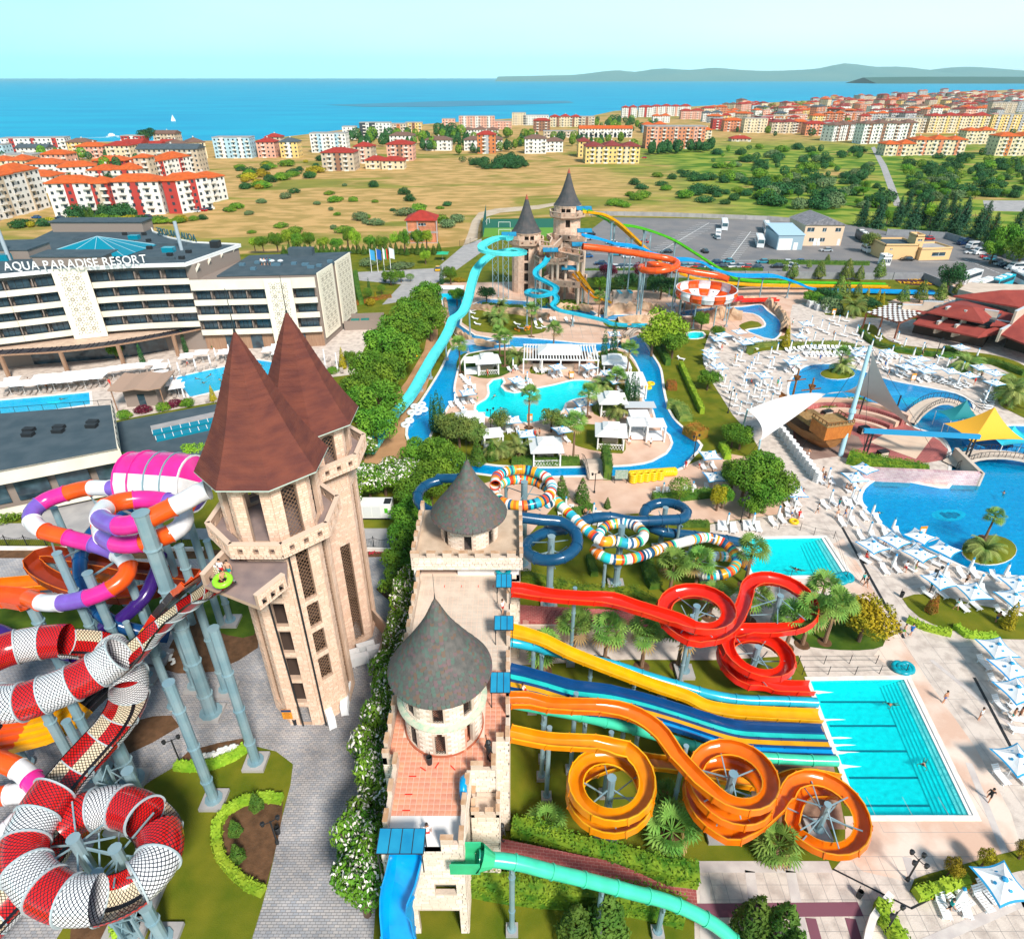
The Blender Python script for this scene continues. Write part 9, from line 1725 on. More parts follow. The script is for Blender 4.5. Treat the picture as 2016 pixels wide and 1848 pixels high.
def veh(kind,col):
 key=('v',kind,col)
 if key in CR:return CR[key]
 m=mk('car_paint_'+col,dict(white=(.75,.76,.78),red=(.55,.01,.015),black=(.015,.017,.02),blue=(.01,.10,.30),teal=(.03,.28,.38),silver=(.38,.42,.46),navy=(.01,.03,.09),yellow=(.75,.40,.01),cyan=(.02,.50,.65))[col],.25,spec=.6);r_=ey_({'car':'parked_car','van':'parked_van','bus':'parked_bus'}[kind],lb9='x',cat=kind)
 L_,W_,H_=dict(car=(4.3,1.75,.85),van=(5.6,2.0,2.2),bus=(11.5,2.5,3.1))[kind];mb=MB();z0=.3
 pr=[(-.5,0),(-.5,.75),(-.47,1),(.30,1),(.36,.95),(.5,.62),(.5,0)]if kind=='car' else[(-.5,0),(-.5,1),(.32,1),(.42,.62),(.5,.5),(.5,0)]if kind=='van' else[(-.5,0),(-.5,1),(.485,1),(.5,.5),(.5,0)]
 n=len(pr);vs=[(s_*W_/2,x*L_,z0+z*H_*(.62 if kind=='car' else 1))for s_ in(-1,1)for x,z in pr];mb.add(vs,[tuple(rq9(n)),tuple(rq9(2*n-1,n-1,-1))]+[(i,n+i,n+(i+1)%n,(i+1)%n)for i in rq9(n)]);mb.bd('body',m,r_)
 if kind=='car':
  mb=MB();a=[(-.42,.8),(-.30,1.42),(.08,1.42),(.26,.86)];vs=[(s_*(W_/2-(.05 if z<1 else .22)),x*L_,z)for s_ in(-1,1)for x,z in a];mb.add(vs,[(0,1,2,3),(7,6,5,4),(0,4,5,1),(2,6,7,3),(3,7,4,0)]);mb.bd('window',glassd,r_);mb=MB();mb.box(-.62,-.3*L_,1.41,.62,.08*L_,1.46);mb.bd('roof',m,r_)
 else:
  for s_ in(-1,1):mb=MB();mb.box(s_*W_/2-.01,-L_*.45,z0+H_*.5,s_*W_/2+.02*s_,L_*(.34 if kind=='van' else .46),z0+H_*.86);mb.bd('side_window',glassd,r_)
  mb=MB();k=[(.325,.95),(.415,.64)]if kind=='van' else[(.487,.92),(.502,.5)];vs=[(s_*W_*.44,x*L_+.03,z0+z*H_)for s_ in(-1,1)for x,z in k];mb.add(vs,[(0,1,3,2)]);mb.bd('windscreen',glassd,r_)
  if kind=='bus':mb=MB();[mb.box(-.8,y,z0+H_,.8,y+1.6,z0+H_+.2)for y in(-4,0,3)];mb.bd('roof_unit',white,r_)
 for x in(-W_/2+.1,W_/2-.1):
  for y in(-.32*L_,.32*L_):mb=MB();mb.cyl((x-.12,y,.33),(x+.12,y,.33),.33 if kind!='bus' else .48,n=10);mb.bd('wheel',tyre,r_)
 for s_ in(-1,1):mb=MB();mb.box(s_*W_*.4-.15,L_*.5-.05,z0+.3*(1 if kind=='car' else 2),s_*W_*.4+.15,L_*.5+.02,z0+.3*(1 if kind=='car' else 2)+.15);mb.bd('headlight',white,r_)
 P=Proto(lambda:r_);CR[key]=P;return P
D_=[('car',1162,463,'black',1.5),('car',1155,472,'silver',1.5),('car',1204,480,'white',1.4),('car',1266,478,'red',1.4),('car',1155,507,'blue',1.7),('car',1182,521,'navy',1.6),('car',1191,529,'blue',1.5),('car',1208,529,'white',1.6),('car',1225,491,'white',1.5),('car',1247,495,'black',1.4),('car',1251,528,'silver',1.5),('car',1266,523,'red',1.5),('car',1312,498,'black',1.6),('car',1296,524,'blue',1.5),('car',1387,497,'black',.1),('car',1411,470,'silver',.1),('car',1408,519,'navy',1.7),('car',1433,517,'teal',1.7),('car',1438,527,'white',1.7),('car',1420,528,'black',1.6),('car',1370,527,'red',1.6),('car',1344,527,'teal',1.6),('car',1489,529,'navy',1.6),('car',1501,518,'teal',1.6),('car',1530,527,'black',1.6),('car',1547,519,'white',1.4),('car',1560,527,'silver',1.6),('car',1573,518,'blue',1.4),('car',1626,495,'silver',1.5),('car',1785,513,'black',1.5),('car',1827,472,'red',1.5),('car',1912,500,'white',1.3),('car',1942,508,'red',1.4),('car',1950,512,'teal',1.4),('car',1962,518,'black',1.4),('car',1970,523,'silver',1.4),('car',1980,526,'navy',1.4),('car',1992,531,'silver',1.4),('car',2010,540,'blue',1.4),('car',862,532,'yellow',.1),('car',1222,528,'navy',1.6),('car',1236,528,'silver',1.6),('car',1281,527,'black',1.6),('car',1313,526,'white',1.6),('car',1328,526,'navy',1.6),('car',1357,527,'silver',1.6),('car',1384,527,'blue',1.6),('car',1397,527,'white',1.6),('car',1455,527,'silver',1.6),('car',1470,528,'red',1.6),('car',1178,494,'silver',1.5),('car',1212,503,'teal',1.5),('car',1238,508,'white',1.5),('van',1705,496,'white',3.1),('van',1838,509,'white',-1.5),('van',1897,482,'navy',1.9),('van',1915,489,'white',1.9),('van',1930,501,'white',1.7),('van',2000,531,'white',1.7),('van',1413,465,'white',2.9),('bus',1425,450,'white',2.9),('bus',1508,455,'silver',2.9),('bus',1494,483,'white',2.9),('bus',1905,556,'white',2.2),('bus',1930,573,'white',2.2),('bus',1968,566,'cyan',2.2),('bus',2010,560,'white',3.0),('bus',1697,474,'black',3.0)]
for k,u,v,c,a in D_:veh(k,c)(G(u,v,.02),a,lb9=f"{c} {k} parked "+('in the wide yard at right' if u>1680 else'on the car park'),gq9=k+'s parked round the car park')
for u,v,c in((72,430,'blue'),(118,431,'navy'),(147,431,'silver'),(290,428,'navy'),(386,418,'white'),(400,416,'red'),(410,414,'black'),(1268,312,'red'),(1770,286,'navy'),(1778,287,'white'),(1790,288,'silver'),(1800,288,'blue')):veh('car',c)(G(u,v,-1.5),1.4,lb9=c+' car parked far off near the apartment blocks',gq9='cars parked round the far blocks')
pl_=MB()
def pln(u0,v0,u1,v1):a,b=G(u0,v0),G(u1,v1);ex=(b-a).normalized();s_=Vc((-ex.y,ex.x,0))*.11;pl_.add([p+Vc((0,0,.016))for p in(a-s_,b-s_,b+s_,a+s_)],[(0,1,2,3)])
for i in rq9(17):t=i/16;u=1395-95*t;v=440+52*t;pln(u-20+2*t,v-1,u+1,v+.5);pln(u+2,v+.5,u+22,v+1)
pln(1396,439,1302,494)
for i in rq9(15):t=i/14;u=1477-40*t;v=458+50*t;pln(u-17,v-1,u,v+.5);pln(u+1,v+.5,u+18,v+1)
pln(1478,456,1437,510)
for i in rq9(11):pln(1900+i*10,511+i*4,1908+i*10,514+i*4)
pln(1810,516,1940,516);pln(1160,498,1320,512);pln(1345,513,1500,513)
pl_.bd('parking_marking',white,kind='structure')
#   SAIL CANOPY, SHIP, STAGE, BRIDGES
sail=mk('sail_membrane',(.62,.59,.58),.7,(.70,.67,.66),.3)
sc_=ey_('sail_canopy',(0,0,0),0,'white twisted sail canopy hung from a leaning pale blue mast','canopy')
mastb=G(1654,897,0);mt=VY(1714,680,mastb.y+3.5);mb=MB();mb.cyl(mastb,mt,.42,.30,12);mb.bd('mast',mk('mast_pale_blue',(.38,.60,.70),.5),sc_,auto=40)
mb=MB();m_=mastb.lerp(mt,.42);mb.cyl(m_-(mt-mastb).normalized()*.3,m_+(mt-mastb).normalized()*.3,.55,n=12);mb.bd('mast_collar',MATS['mast_pale_blue'],sc_)
def btri(A,B,Cc,AB,BC,CA,n=14):
 mb=MB();idx={};vs=[]
 for i in rq9(n+1):
  for j in rq9(n+1-i):
   a,b=i/n,j/n;c=1-a-b;idx[i,j]=len(vs);vs.append(A*a*a+B*b*b+Cc*c*c+(AB*a*b+BC*b*c+CA*c*a)*2)
 mb.add(vs,[(idx[i,j],idx[i+1,j],idx[i,j+1])for i in rq9(n)for j in rq9(n-i)]+[(idx[i+1,j],idx[i+1,j+1],idx[i,j+1])for i in rq9(n)for j in rq9(n-i-1)]);return mb
Bp=G(1626,775,8);b1=btri(VY(1717,690,mt.y),Bp,G(1833,875,2.5),G(1714,775,8),G(1705,752,8),G(1750,800,7)).bd('membrane',sail,sc_,True)
b2=btri(Bp,G(1472,807,7.5),G(1497,867,4),G(1560,766,8.5),G(1512,838,5.5),G(1575,815,6.5)).bd('membrane',sail,sc_,True)
mb=MB()
for a,b in((mt,G(1833,880,0)),(mt,G(1580,880,0)),(mt,G(1480,700,0)),(mt,G(1700,905,0)),(G(1472,807,7.5),G(1390,760,0)),(G(1497,867,4),G(1470,900,0)),(mt,G(1900,700,0)),(mt,G(1560,740,0))):mb.bar(a,b,.05)
mb.bd('guy_cable',dark,sc_)
for u,v,z,u2,v2 in((1472,806,7.6,1462,842),(1497,866,4.2,1490,905)):mb=MB();mb.cyl(G(u2,v2,0),G(u,v,z),.16);mb.bd('side_strut',MATS['mast_pale_blue'],sc_)
def rot2(p,c,a):return Vc((c.x+(p[0]-c.x)*cos(a)-(p[1]-c.y)*sin(a),c.y+(p[0]-c.x)*sin(a)+(p[1]-c.y)*cos(a),p[2]))
sh9('amphitheatre_floor',GG([(1560,835),(1600,812),(1690,800),(1755,812),(1775,830),(1815,846),(1850,868),(1866,885),(1860,905),(1800,915),(1720,912),(1650,898),(1600,905),(1565,885)]),.04,redbr,cut=False)
sh9('stage_floor',GG([(1712,871),(1756,846),(1836,860),(1803,904)]),.07,mk('stage_pale',(.72,.54,.40),.8,(.66,.48,.35),.6),cut=False)
sh9('ship_deck_floor',GG([(1565,850),(1600,830),(1690,860),(1700,880),(1650,898),(1600,905),(1572,890)]),.06,mk('brown_floor',(.24,.15,.12),.8,(.30,.20,.16),.5),cut=False)
c=G(1688,862,0);at_=ey_('amphitheatre_steps',c,0,'curved brick-edged amphitheatre benches under the sail canopy','steps')
for k in rq9(5):
 mb=MB();r0=6.5+k*1.5;n=14;vs=[]
 for i in rq9(n+1):a=radians(25+110*i/n);vs+=[(rr*cos(a),rr*sin(a),z)for rr,z in((r0,0),(r0,.4+k*.35),(r0+.9,.4+k*.35),(r0+.9,0))]
 mb.add(vs,[(4*i+q,4*i+(q+1)%4,4*i+4+(q+1)%4,4*i+4+q)for i in rq9(n)for q in rq9(4)]+[(0,1,2,3),(4*n+3,4*n+2,4*n+1,4*n)]);mb.bd('bench_step',[pinkc,redbr][k%2],at_)
def pb(name,lb9,cat,u,v,z,rz,*bx):
 q=G(u,v,0);r_=ey_(name,(q.x,q.y,z),rz,lb9,cat)
 for nm,m,L_ in bx:
  mb=MB();[mb.box(*b)if len(b)==6 else mb.bar(b[0],b[1],b[2])for b in L_];mb.bd(nm,m,r_)
 return r_
hw=mk('ship_planks',(.20,.08,.02),.7,(.30,.13,.04),1.2,.4,3,stretch=(1,.3,5));hw2=mk('ship_orange_wood',(.55,.18,.03),.6,(.42,.12,.02),2,stretch=(4,1,1));thatch=mk('thatch',(.40,.25,.10),.95,(.28,.16,.06),3,.6,8)
q=G(1592,868,0);sh=ey_('pirate_ship',(q.x,q.y+2,0),.25,'brown wooden play ship with stern castle and stub masts','ship');sh.scale=(1.2,1.2,1.25);st_=[(-6.0,1.5,3.0,1.2),(-4.5,2.1,2.7,.5),(-2,2.5,2.3,.1),(1,2.5,2.2,.1),(4,2.0,2.6,.3),(6,1.2,3.1,.8),(7.4,.1,3.8,2.2)];vs=[]
for y,w_,zt,zb in st_:vs+=[(-w_,y,zt),(-w_*.9,y,zt*.5+zb*.5),(-w_*.3,y,zb),(w_*.3,y,zb),(w_*.9,y,zt*.5+zb*.5),(w_,y,zt)]
mb=MB();mb.add(vs,[(6*i+k,6*i+k+1,6*i+7+k,6*i+6+k)for i in rq9(6)for k in rq9(5)]+[(5,4,3,2,1,0)]);mb.add([(-s[1]*.95,s[0],s[2]-.5)for s in st_]+[(s[1]*.95,s[0],s[2]-.5)for s in st_],[(i,i+1,i+8,i+7)for i in rq9(6)]);mb.bd('hull',hw,sh)
mb=MB();mb.box(-2.1,-6.3,2.6,2.1,-3.0,4.6);mb.bd('stern_castle',hw2,sh);mb=MB();mb.box(-2.2,-6.4,4.55,2.2,-2.9,4.75);mb.box(-1.6,-2.4,2.8,1.6,1.5,3.4);mb.bd('thatched_deck',thatch,sh)
mb=MB();[mb.box(x-.05,-6.35,4.7,x+.05,-6.25,5.2)for x in[-2.1+.6*i for i in rq9(8)]];[mb.box(s_*2.1-.05,y,4.7,s_*2.1+.05,y+.1,5.2)for s_ in(-1,1)for y in(-6,-5.2,-4.4,-3.6,-3.1)];mb.bar((-2.1,-6.3,5.2),(2.1,-6.3,5.2),.1);mb.bar((-2.1,-6.3,5.2),(-2.1,-3,5.2),.1);mb.bar((2.1,-6.3,5.2),(2.1,-3,5.2),.1);mb.bd('railing',hw,sh)
for y in(1,4.5):mb=MB();mb.cyl((0,y,2),(0,y,8.5),.18,.12);mb.bar((-1.6,y,6.8),(1.6,y,6.8),.14);mb.lathe((0,y,6.9),[(.3,0),(.55,.5)],8);mb.bd('mast',hw,sh)
mb=MB();[mb.bar((2.4,-1+i*.0,.3+i*.4),(3.2,-1,.3+i*.4),.08)for i in rq9(8)];mb.bar((2.4,-1,0),(2.4,-1,3.6),.1);mb.bar((3.2,-1,0),(3.2,-1,3.6),.1);mb.bd('ladder',white,sh)
pb('stage_truss','blue overhead stage lighting beam on lattice legs','truss',1795,905,0,-.12,('beam',umb,[(-9,-.3,4.6,9,.3,5.3)]),('leg',dark,[((-8,0,0),(-8,0,4.6),.2),((-7.4,0,0),(-7.4,0,4.6),.2),((8,0,0),(8,0,4.6),.2),((8.6,0,0),(8.6,0,4.6),.2)]+[((-8,0,i*.9),(-7.4,0,i*.9+.9),.06)for i in rq9(5)]+[((8,0,i*.9),(8.6,0,i*.9+.9),.06)for i in rq9(5)]))
pb('stage_truss','short blue lighting beam behind the amphitheatre benches','truss',1726,818,0,.1,('beam',umb,[(-4,-.3,4.2,4,.3,4.8)]),('leg',dark,[((-3.6,0,0),(-3.6,0,4.2),.2),((3.6,0,0),(3.6,0,4.2),.2)]))
for u,v in((1698,852),(1735,900),(1627,820)):pb('loudspeaker','black loudspeaker standing on the stage floor','speaker',u,v,0,.3,('cabinet',dark,[(-.9,-.5,0,.9,.5,1.3)]),('grille',tan,[(-.75,-.53,.15,.75,-.5,1.1)]))
def bridge(pts,w_,rise,lb9):
 P_=GG(pts);a,b=P_[0],P_[-1];P_=cm_(P_,1.2);n=len(P_);r_=ey_('footbridge',(0,0,0),0,lb9,'bridge');mb=MB();rl=MB();fr=[];ca=MB()
 for i,p in enumerate(P_):
  t=i/(n-1);z=.25+rise*sin(pi*t);tt=(P_[min(i+1,n-1)]-P_[max(0,i-1)]).normalized();s_=Vc((-tt.y,tt.x,0))*w_/2;fr.append((p,s_,z))
 vs=[];
 for i,(p,s_,z)in enumerate(fr):th=.35+.9*abs(2*i/(n-1)-1)**2;vs+=[p-s_+Vc((0,0,z)),p+s_+Vc((0,0,z)),p+s_+Vc((0,0,z-th)),p-s_+Vc((0,0,z-th))]
 mb.add(vs,[(4*i+q,4*i+(q+1)%4,4*i+4+(q+1)%4,4*i+4+q)for i in rq9(n-1)for q in rq9(4)]);mb.bd('arch_deck',stp,r_)
 for sg in(-1,1):
  rl=MB()
  for i in rq9(n-1):(p,s_,z),(p2,s2,z2)=fr[i],fr[i+1];A_=p+s_*sg*.95+Vc((0,0,z));B_=p2+s2*sg*.95+Vc((0,0,z2));up=Vc((0,0,1));rl.bar(A_,A_+up,.06);rl.bar(A_+up,B_+up,.07);rl.bar(A_+up*.2,B_+up*.2,.04);rl.bar(A_.lerp(B_,.5)+up*.2,A_.lerp(B_,.5)+up,.04)
  rl.bd('railing',dark,r_)
bridge([(1786,832),(1805,818),(1840,806),(1880,806),(1922,822)],2.6,1.7,'arched stone footbridge with dark railings over the upper lagoon');bridge([(1868,916),(1900,908),(1950,908),(2030,914),(2080,918)],2.6,1.3,'long flat-arched footbridge crossing the lagoon at the right edge');bridge([(1178,946),(1170,925),(1162,905)],3.2,1.0,'small humped footbridge with dark railings onto the palm island');bridge([(1232,664),(1248,656),(1262,650)],2,.8,'little footbridge at the top of the river loop')
pb('lagoon_wall','pinkish brick wall rising from the big lagoon','wall',1800,948,0,-.085,('wall',brickmat('lagoon_brick',(.62,.44,.42),(.50,.30,.32),(.70,.62,.58),.6,.28,vert=True),[(-9,-.3,-.9,9.5,.3,2.2)]),('side',stp,[(9.2,-.3,-.9,9.8,8,2.2)]))
q=G(1943,876,0)
for(cx,cy,w_,d_,zt,colr,lb)in((1935,850,9.5,7,6.6,'yellow','bright yellow peaked tent over the round pool bar'),(1985,860,7,6,4,'cyan','cyan stretched awning right of the yellow tent'),(1888,818,6,4,5.0,'teal','dark teal sail behind the yellow tent')):
 p=G(cx,cy,2.5);m=mk('tent_'+colr,dict(yellow=(.85,.42,.03),cyan=(.02,.48,.62),teal=(.01,.20,.22))[colr],.7);r_=ey_('peaked_tent',(p.x,p.y,0),.1,lb,'tent');ap=Vc((1.5,1.2,zt));cs=[Vc((-w_/2,-d_/2,2.6)),Vc((w_/2,-d_/2,2.6)),Vc((w_/2,d_/2,2.6)),Vc((-w_/2,d_/2,2.6))]
 for i in rq9(4):a,b=cs[i],cs[(i+1)%4];mid=(a+b)*.41;mid.z=2.9;btri(ap,a,b,ap.lerp(a,.45)-Vc((0,0,1.3)),mid,ap.lerp(b,.45)-Vc((0,0,1.3)),8).bd('tent_panel',m,r_,True)
 for x in cs+[ap]:mb=MB();mb.cyl((x.x*.97,x.y*.97,-.1),x,.07);mb.bd('pole',white,r_)
mb=MB();mb.lathe((q.x,q.y,0),[(3.6,-.6),(3.6,.9),(3.2,.9),(3.2,.1),(0.05,.1)],24);tag(mb.bd('round_bar',umb),'round swim-up bar counter in the lagoon under the yellow tent','bar')
def stair(name,pts0,pts1,n,z0,lb9):
 A0,A1=[G(u,v,z0 if i==0 else 0)for i,(u,v)in enumerate(pts0)];B0,B1=[G(u,v,z0 if i==0 else 0)for i,(u,v)in enumerate(pts1)];r_=ey_(name,(0,0,0),0,lb9,'stairs')
 for i in rq9(n):
  t0,t1=i/n,(i+1)/n;z=z0*(1-t0)if z0 else .1;a,b,c,d=A0.lerp(A1,t0),A0.lerp(A1,t1),B0.lerp(B1,t1),B0.lerp(B1,t0);mb=MB();v=[a,d,c,b];mb.add([Vc((p.x,p.y,z-1.2))for p in v]+[Vc((p.x,p.y,z))for p in v],[(4,7,6,5)if False else(4,5,6,7),(0,1,5,4),(1,2,6,5),(2,3,7,6),(3,0,4,7)]);mb.bd('stair_step',redbr,r_)
stair('brick_stair',[(985,1650),(1369,1730)],[(985,1690),(1373,1785)],44,3.2,'wide red brick stair descending right between ivy walls at the bottom');stair('brick_stair',[(1006,1190),(1310,1206)],[(1006,1216),(1240,1256)],30,2.6,'red brick stair behind the start of the red flume')
lwall('castle_side_wall','sand stone retaining wall below the red flume with dark doorway',[(1004,1262),(1120,1262),(1250,1266)],2.4,m=stp,post_=6)
def wsteps(a,b,c,d,n,lb):
 r_=ey_('pool_steps',(0,0,0),0,lb,'pool steps');A_,B_,C_,D_=[G(*p)for p in(a,b,c,d)]
 for i in rq9(n):t0,t1=i/n,(i+1)/n;z=-.02-i*.16;v=[A_.lerp(C_,t0),A_.lerp(C_,t1),B_.lerp(D_,t1),B_.lerp(D_,t0)];mb=MB();mb.add([Vc((p.x,p.y,-1.28))for p in v]+[Vc((p.x,p.y,z))for p in v],[(4,7,6,5),(1,0,4,5),(1,5,6,2),(0,3,7,4),(3,2,6,7)]);mb.bd('pool_step',white if i<3 else tilef,r_)
wsteps((1786,1337),(1916,1605),(1740,1337),(1855,1605),8,'long white steps down the right side of the landing pool');wsteps((1623,1059),(1670,1131),(1580,1059),(1615,1133),8,'white steps down the right side of the splash pool')
for i in rq9(5):v=1383+i*46+i*i*1.3;ul=1594+(v-1339)*.375;a,b=G(ul+6,v,-1.29),G(1735+(v-1339)*.45,v,-1.29);mb=MB();strip(mb,a,b,-1.29,-1.27,.22);tag(mb.bd('lane_line',mk('lane_blue',(.0,.12,.20),.5)),'dark painted lane line on the landing pool floor, '+ordn(i)+' from the far end','lane line','lane lines of the landing pool')
for u,v in((1600,1362),(1622,1416),(1634,1452),(1641,1466),(1648,1480),(1650,1508)):q=G(u,v,-.06);mb=MB();n=9;vs=[(q.x+x,q.y+y*.5*(1+.5*sin(x*9+u)),q.z)for x,y in[(0,-.3),(.5,-.35),(1,-.2),(1.7,-.12),(2.2,0),(1.6,.12),(1,.25),(.4,.3),(0,.2)]];mb.add(vs,[tuple(rq9(9))]);tag(mb.bd('water_splash',fm),'white splash of water at a slide end','splash',kind='stuff')
for pts,lb in(([(1533,1042),(1575,1044),(1602,1053),(1641,1060),(1665,1140),(1600,1137),(1556,1137),(1520,1137)],'at the splash pool'),([(1571,1307),(1622,1307),(1672,1306),(1724,1306)],'on the pale landing'),([(1579,1328),(1630,1328),(1683,1328),(1731,1326),(1782,1325)],'along the landing pool top')):
 r_=ey_('rope_fence',(0,0,0),0,'thin dark post and rope fence '+lb,'fence');Q=GG(pts)
 for p in Q:mb=MB();mb.cyl(p,p+Vc((0,0,1.3)),.04,n=6);mb.bd('post',dark,r_)
 mb=MB();[mb.bar(a+Vc((0,0,z)),b+Vc((0,0,z)),.02)for a,b in zip(Q,Q[1:])for z in(.6,1.2)];mb.bd('rope',dark,r_)
mb=MB()
for a,b,w_ in(((1655,1037),(1776,1256),.35),((1915,1333),(2050,1590),.3),((1640,1712),(1795,1790),.15),((1795,1790),(1890,1742),.15)):p,q=G(*a),G(*b);strip(mb,p,q,.02,.035,w_)
mb.bd('drain_line',dark,kind='structure');mb=MB();band=mk('deck_band_grey',(.50,.44,.42),.8,(.62,.56,.52),.8)
for a,b,w_ in(((1378,1717),(1640,1717),.9),((1378,1722),(1378,1880),.8),((1466,1712),(1490,1900),.8),((1546,1712),(1580,1900),.8),((1780,1690),(1700,1600),.0),((1776,1685),(1800,1770),.7),((1600,1800),(1372,1802),.0),((1790,1160),(1950,1130),.5),((1700,1110),(1850,1060),.5),((1660,1090),(1740,1130),.5),((1640,980),(1720,1060),.5),((1900,1500),(2040,1850),.6),((1512,960),(1610,940),.5),((1800,1880),(2050,1770),.7),((1830,1300),(2050,1480),.5),((1480,700),(1600,720),.4),((1430,760),(1560,720),.4),((1650,640),(1720,720),.4),((1800,700),(1700,760),.4),((1850,660),(1980,760),.4)):
 if w_:strip(mb,G(*a),G(*b),.016,.022,w_)
mb.bd('paving_band',band,kind='structure');mb=MB()
for a,b,w_ in(((1372,1806),(1700,1803),1.0),((1585,1806),(1610,1900),.8),((1663,1806),(1690,1900),.8)):strip(mb,G(*a),G(*b),.025,.03,w_)
mb.bd('paving_band',mk('paving_band_purple',(.20,.07,.10),.8),kind='structure')
jm=MB()
def joints(poly,sx,sy,m_=.035):
 P_=[G(u,v)for u,v in poly];x0,x1=min(p.x for p in P_),max(p.x for p in P_);y0,y1=min(p.y for p in P_),max(p.y for p in P_);pol=[(p.x,p.y)for p in P_]
 x=x0
 while x<x1:
  y=y0
  while y<y1:
   if pip(x,y,pol)and not any(pip(x,y,e)for e in POOLS):
    if pip(x+sx,y,pol):jm.box(x,y-m_/2,.017,x+sx,y+m_/2,.0195)
    if pip(x,y+sy,pol):jm.box(x-m_/2,y,.017,x+m_/2,y+sy,.0195)
   y+=sy
  x+=sx
joints([(1380,1712),(1640,1712),(1664,1684),(1780,1685),(2040,1650),(2040,1900),(1380,1900)],1.1,1.1);joints([(1545,1010),(1700,1010),(2040,1160),(2040,1650),(1930,1480),(1780,1250),(1640,1060)],2.4,2.4);joints([(1400,650),(2000,700),(1960,840),(1560,860),(1420,760)],4,4,.06);joints([(860,575),(1500,560),(1540,660),(880,680)],2.5,2.5,.08);joints([(1586,1100),(1660,1060),(1990,1600),(2020,1700),(1700,1715)],3.2,3.2,.03)
jm.bd('paving_joint',mk('joint_dark',(.36,.32,.30),.9),kind='structure')
hedge_w=[G(u,v,0)for u,v in((1705,1900),(1712,1848),(1720,1822),(1738,1796),(1755,1775))];mb=MB();mb.ribbon([(p.x,p.y)for p in cm_(hedge_w,.6)],0,.5,0,.9,closed=False);tag(mb.bd('curved_wall',rim),'low curved white wall at the bottom right','wall')
def lamp(u,v,h,lb9,z=0,arms=2):
 q=G(u,v,z);r_=ey_('street_lamp',q,.5,lb9,'lamp');mb=MB();mb.cyl((0,0,0),(0,0,h),.07,n=6);mb.lathe((0,0,0),[(.16,0),(.16,.3),(.07,.5)],6);mb.bd('pole',dark,r_)
 for i in rq9(arms):a=2*pi*i/arms;x,y=.6*cos(a),.6*sin(a);mb=MB();mb.bar((0,0,h-.1),(x,y,h),.05);mb.bd('arm',dark,r_);mb=MB();mb.lathe((x,y,h),[(.05,.25),(.2,.2),(.14,-.15),(.03,-.2)],6);mb.bd('lantern',dark,r_)
for u,v,h,lb in((357,1505,3.6,'black double lantern by the white flower bed'),(546,1660,3.2,'dark lamp at the edge of the round garden bed'),(1786,1732,3,'cluster lamp with four lanterns at the marigold bed'),(1743,1835,3,'dark lantern behind the low curved white wall'),(1828,1170,4,'slim lamp by the rust thuja'),(1458,1028,4,'slim black lamp by the spiral topiary'),(1433,813,4.5,'tall lamp with loudspeaker on the lawn edge'),(1365,900,4,'lamp on the brown river deck'),(1840,706,4.5,'speaker post on the upper plaza'),(1170,970,3.5,'lamp beside the island bridge'),(966,845,4,'lamp by the kidney pool'),(1002,700,4,'lamp by the white pool bar'),(1865,580,4,'lamp at the end of the blue run-out')):lamp(u,v,h,lb,arms=4 if'cluster' in lb else 2)
def statue(p,lb9):r_=ps_(0,0,'stand',2.4,2,2,0,lb9,pos=p,s_=1.25);r_.name='knight_statue';r_['category']='statue';r_.data=r_.data.copy();[r_.data.materials.__setitem__(i,dark)for i in rq9(3)];mb=MB();mb.cyl((.3,-.3,0),(.3,-.1,2.0),.03);mb.bd('spear',dark,r_);mb=MB();mb.lathe((0,0,1.55),[(.16,0),(.17,.2),(.02,.34)],8);mb.bd('helmet',dark,r_)
statue((-1.75,30.9,11.03),'dark knight statue with spear on the front terrace');q=G(988,1655,3.2);statue((q.x,q.y,3.2),'dark knight statue at the top of the brick stair')
for u,v,z,lb in((846,1503,11,'black bin beside the front round turret'),(582,1425,0,'dark bin at the foot of the front tower'),(548,1640,0,'dark bin by the round garden bed'),(1690,1765,0,'dark bin at the end of the marigold bed'),(1774,1175,0,'dark bin beside the round lawn')):q=G(u,v,z);r_=ey_('litter_bin',q,0,lb,'bin');mb=MB();mb.lathe((0,0,0),[(.02,.05),(.2,.05),(.24,.8),(.2,.85),(.18,.7)],10);mb.bd('bucket',dark,r_);mb=MB();mb.cyl((0,.25,0),(0,.25,1.1),.03);mb.bd('post',dark,r_)
for x,y,a in((-7.4,28.2,0),(-7.4,27.0,0),(-7.3,29.6,0),(-6.6,30.2,-.6),(-5.6,30.5,1.1),(-4.4,30.3,-.8)):mb=MB();mb.cbox((x,y,11.031),.55,.09,.008,a);mb.bd('floor_mark',Cred,cas)
for x in(-6.8,-5.1,-3.4,-1.9,-1.6):mb=MB();mb.cbox((x,50.5 if x>-7 else 47,11.031),.06,.35,.008);mb.bd('floor_mark',Cred,cas)
pb('generator','white generator container with green corner mark behind the stair tower','generator',737,1022,0,0,('housing',white,[(-2.6,0,.2,2.6,2,2.5)]),('grille',dark,[(-2.5,-.03,.4,-1.7,0,1.1),(1.5,.3,2.5,2.5,1.7,2.53)]),('green_mark',Cgre,[(1.6,-.02,1.1,2.1,0,1.9)]),('door',mk('door_white',(.7,.72,.72),.5),[(-1.5,-.02,.4,-.3,0,2.2),(-.2,-.02,.4,1.0,0,2.2)]),('skid',dark,[(-2.7,-.1,0,2.7,2.1,.2)]))
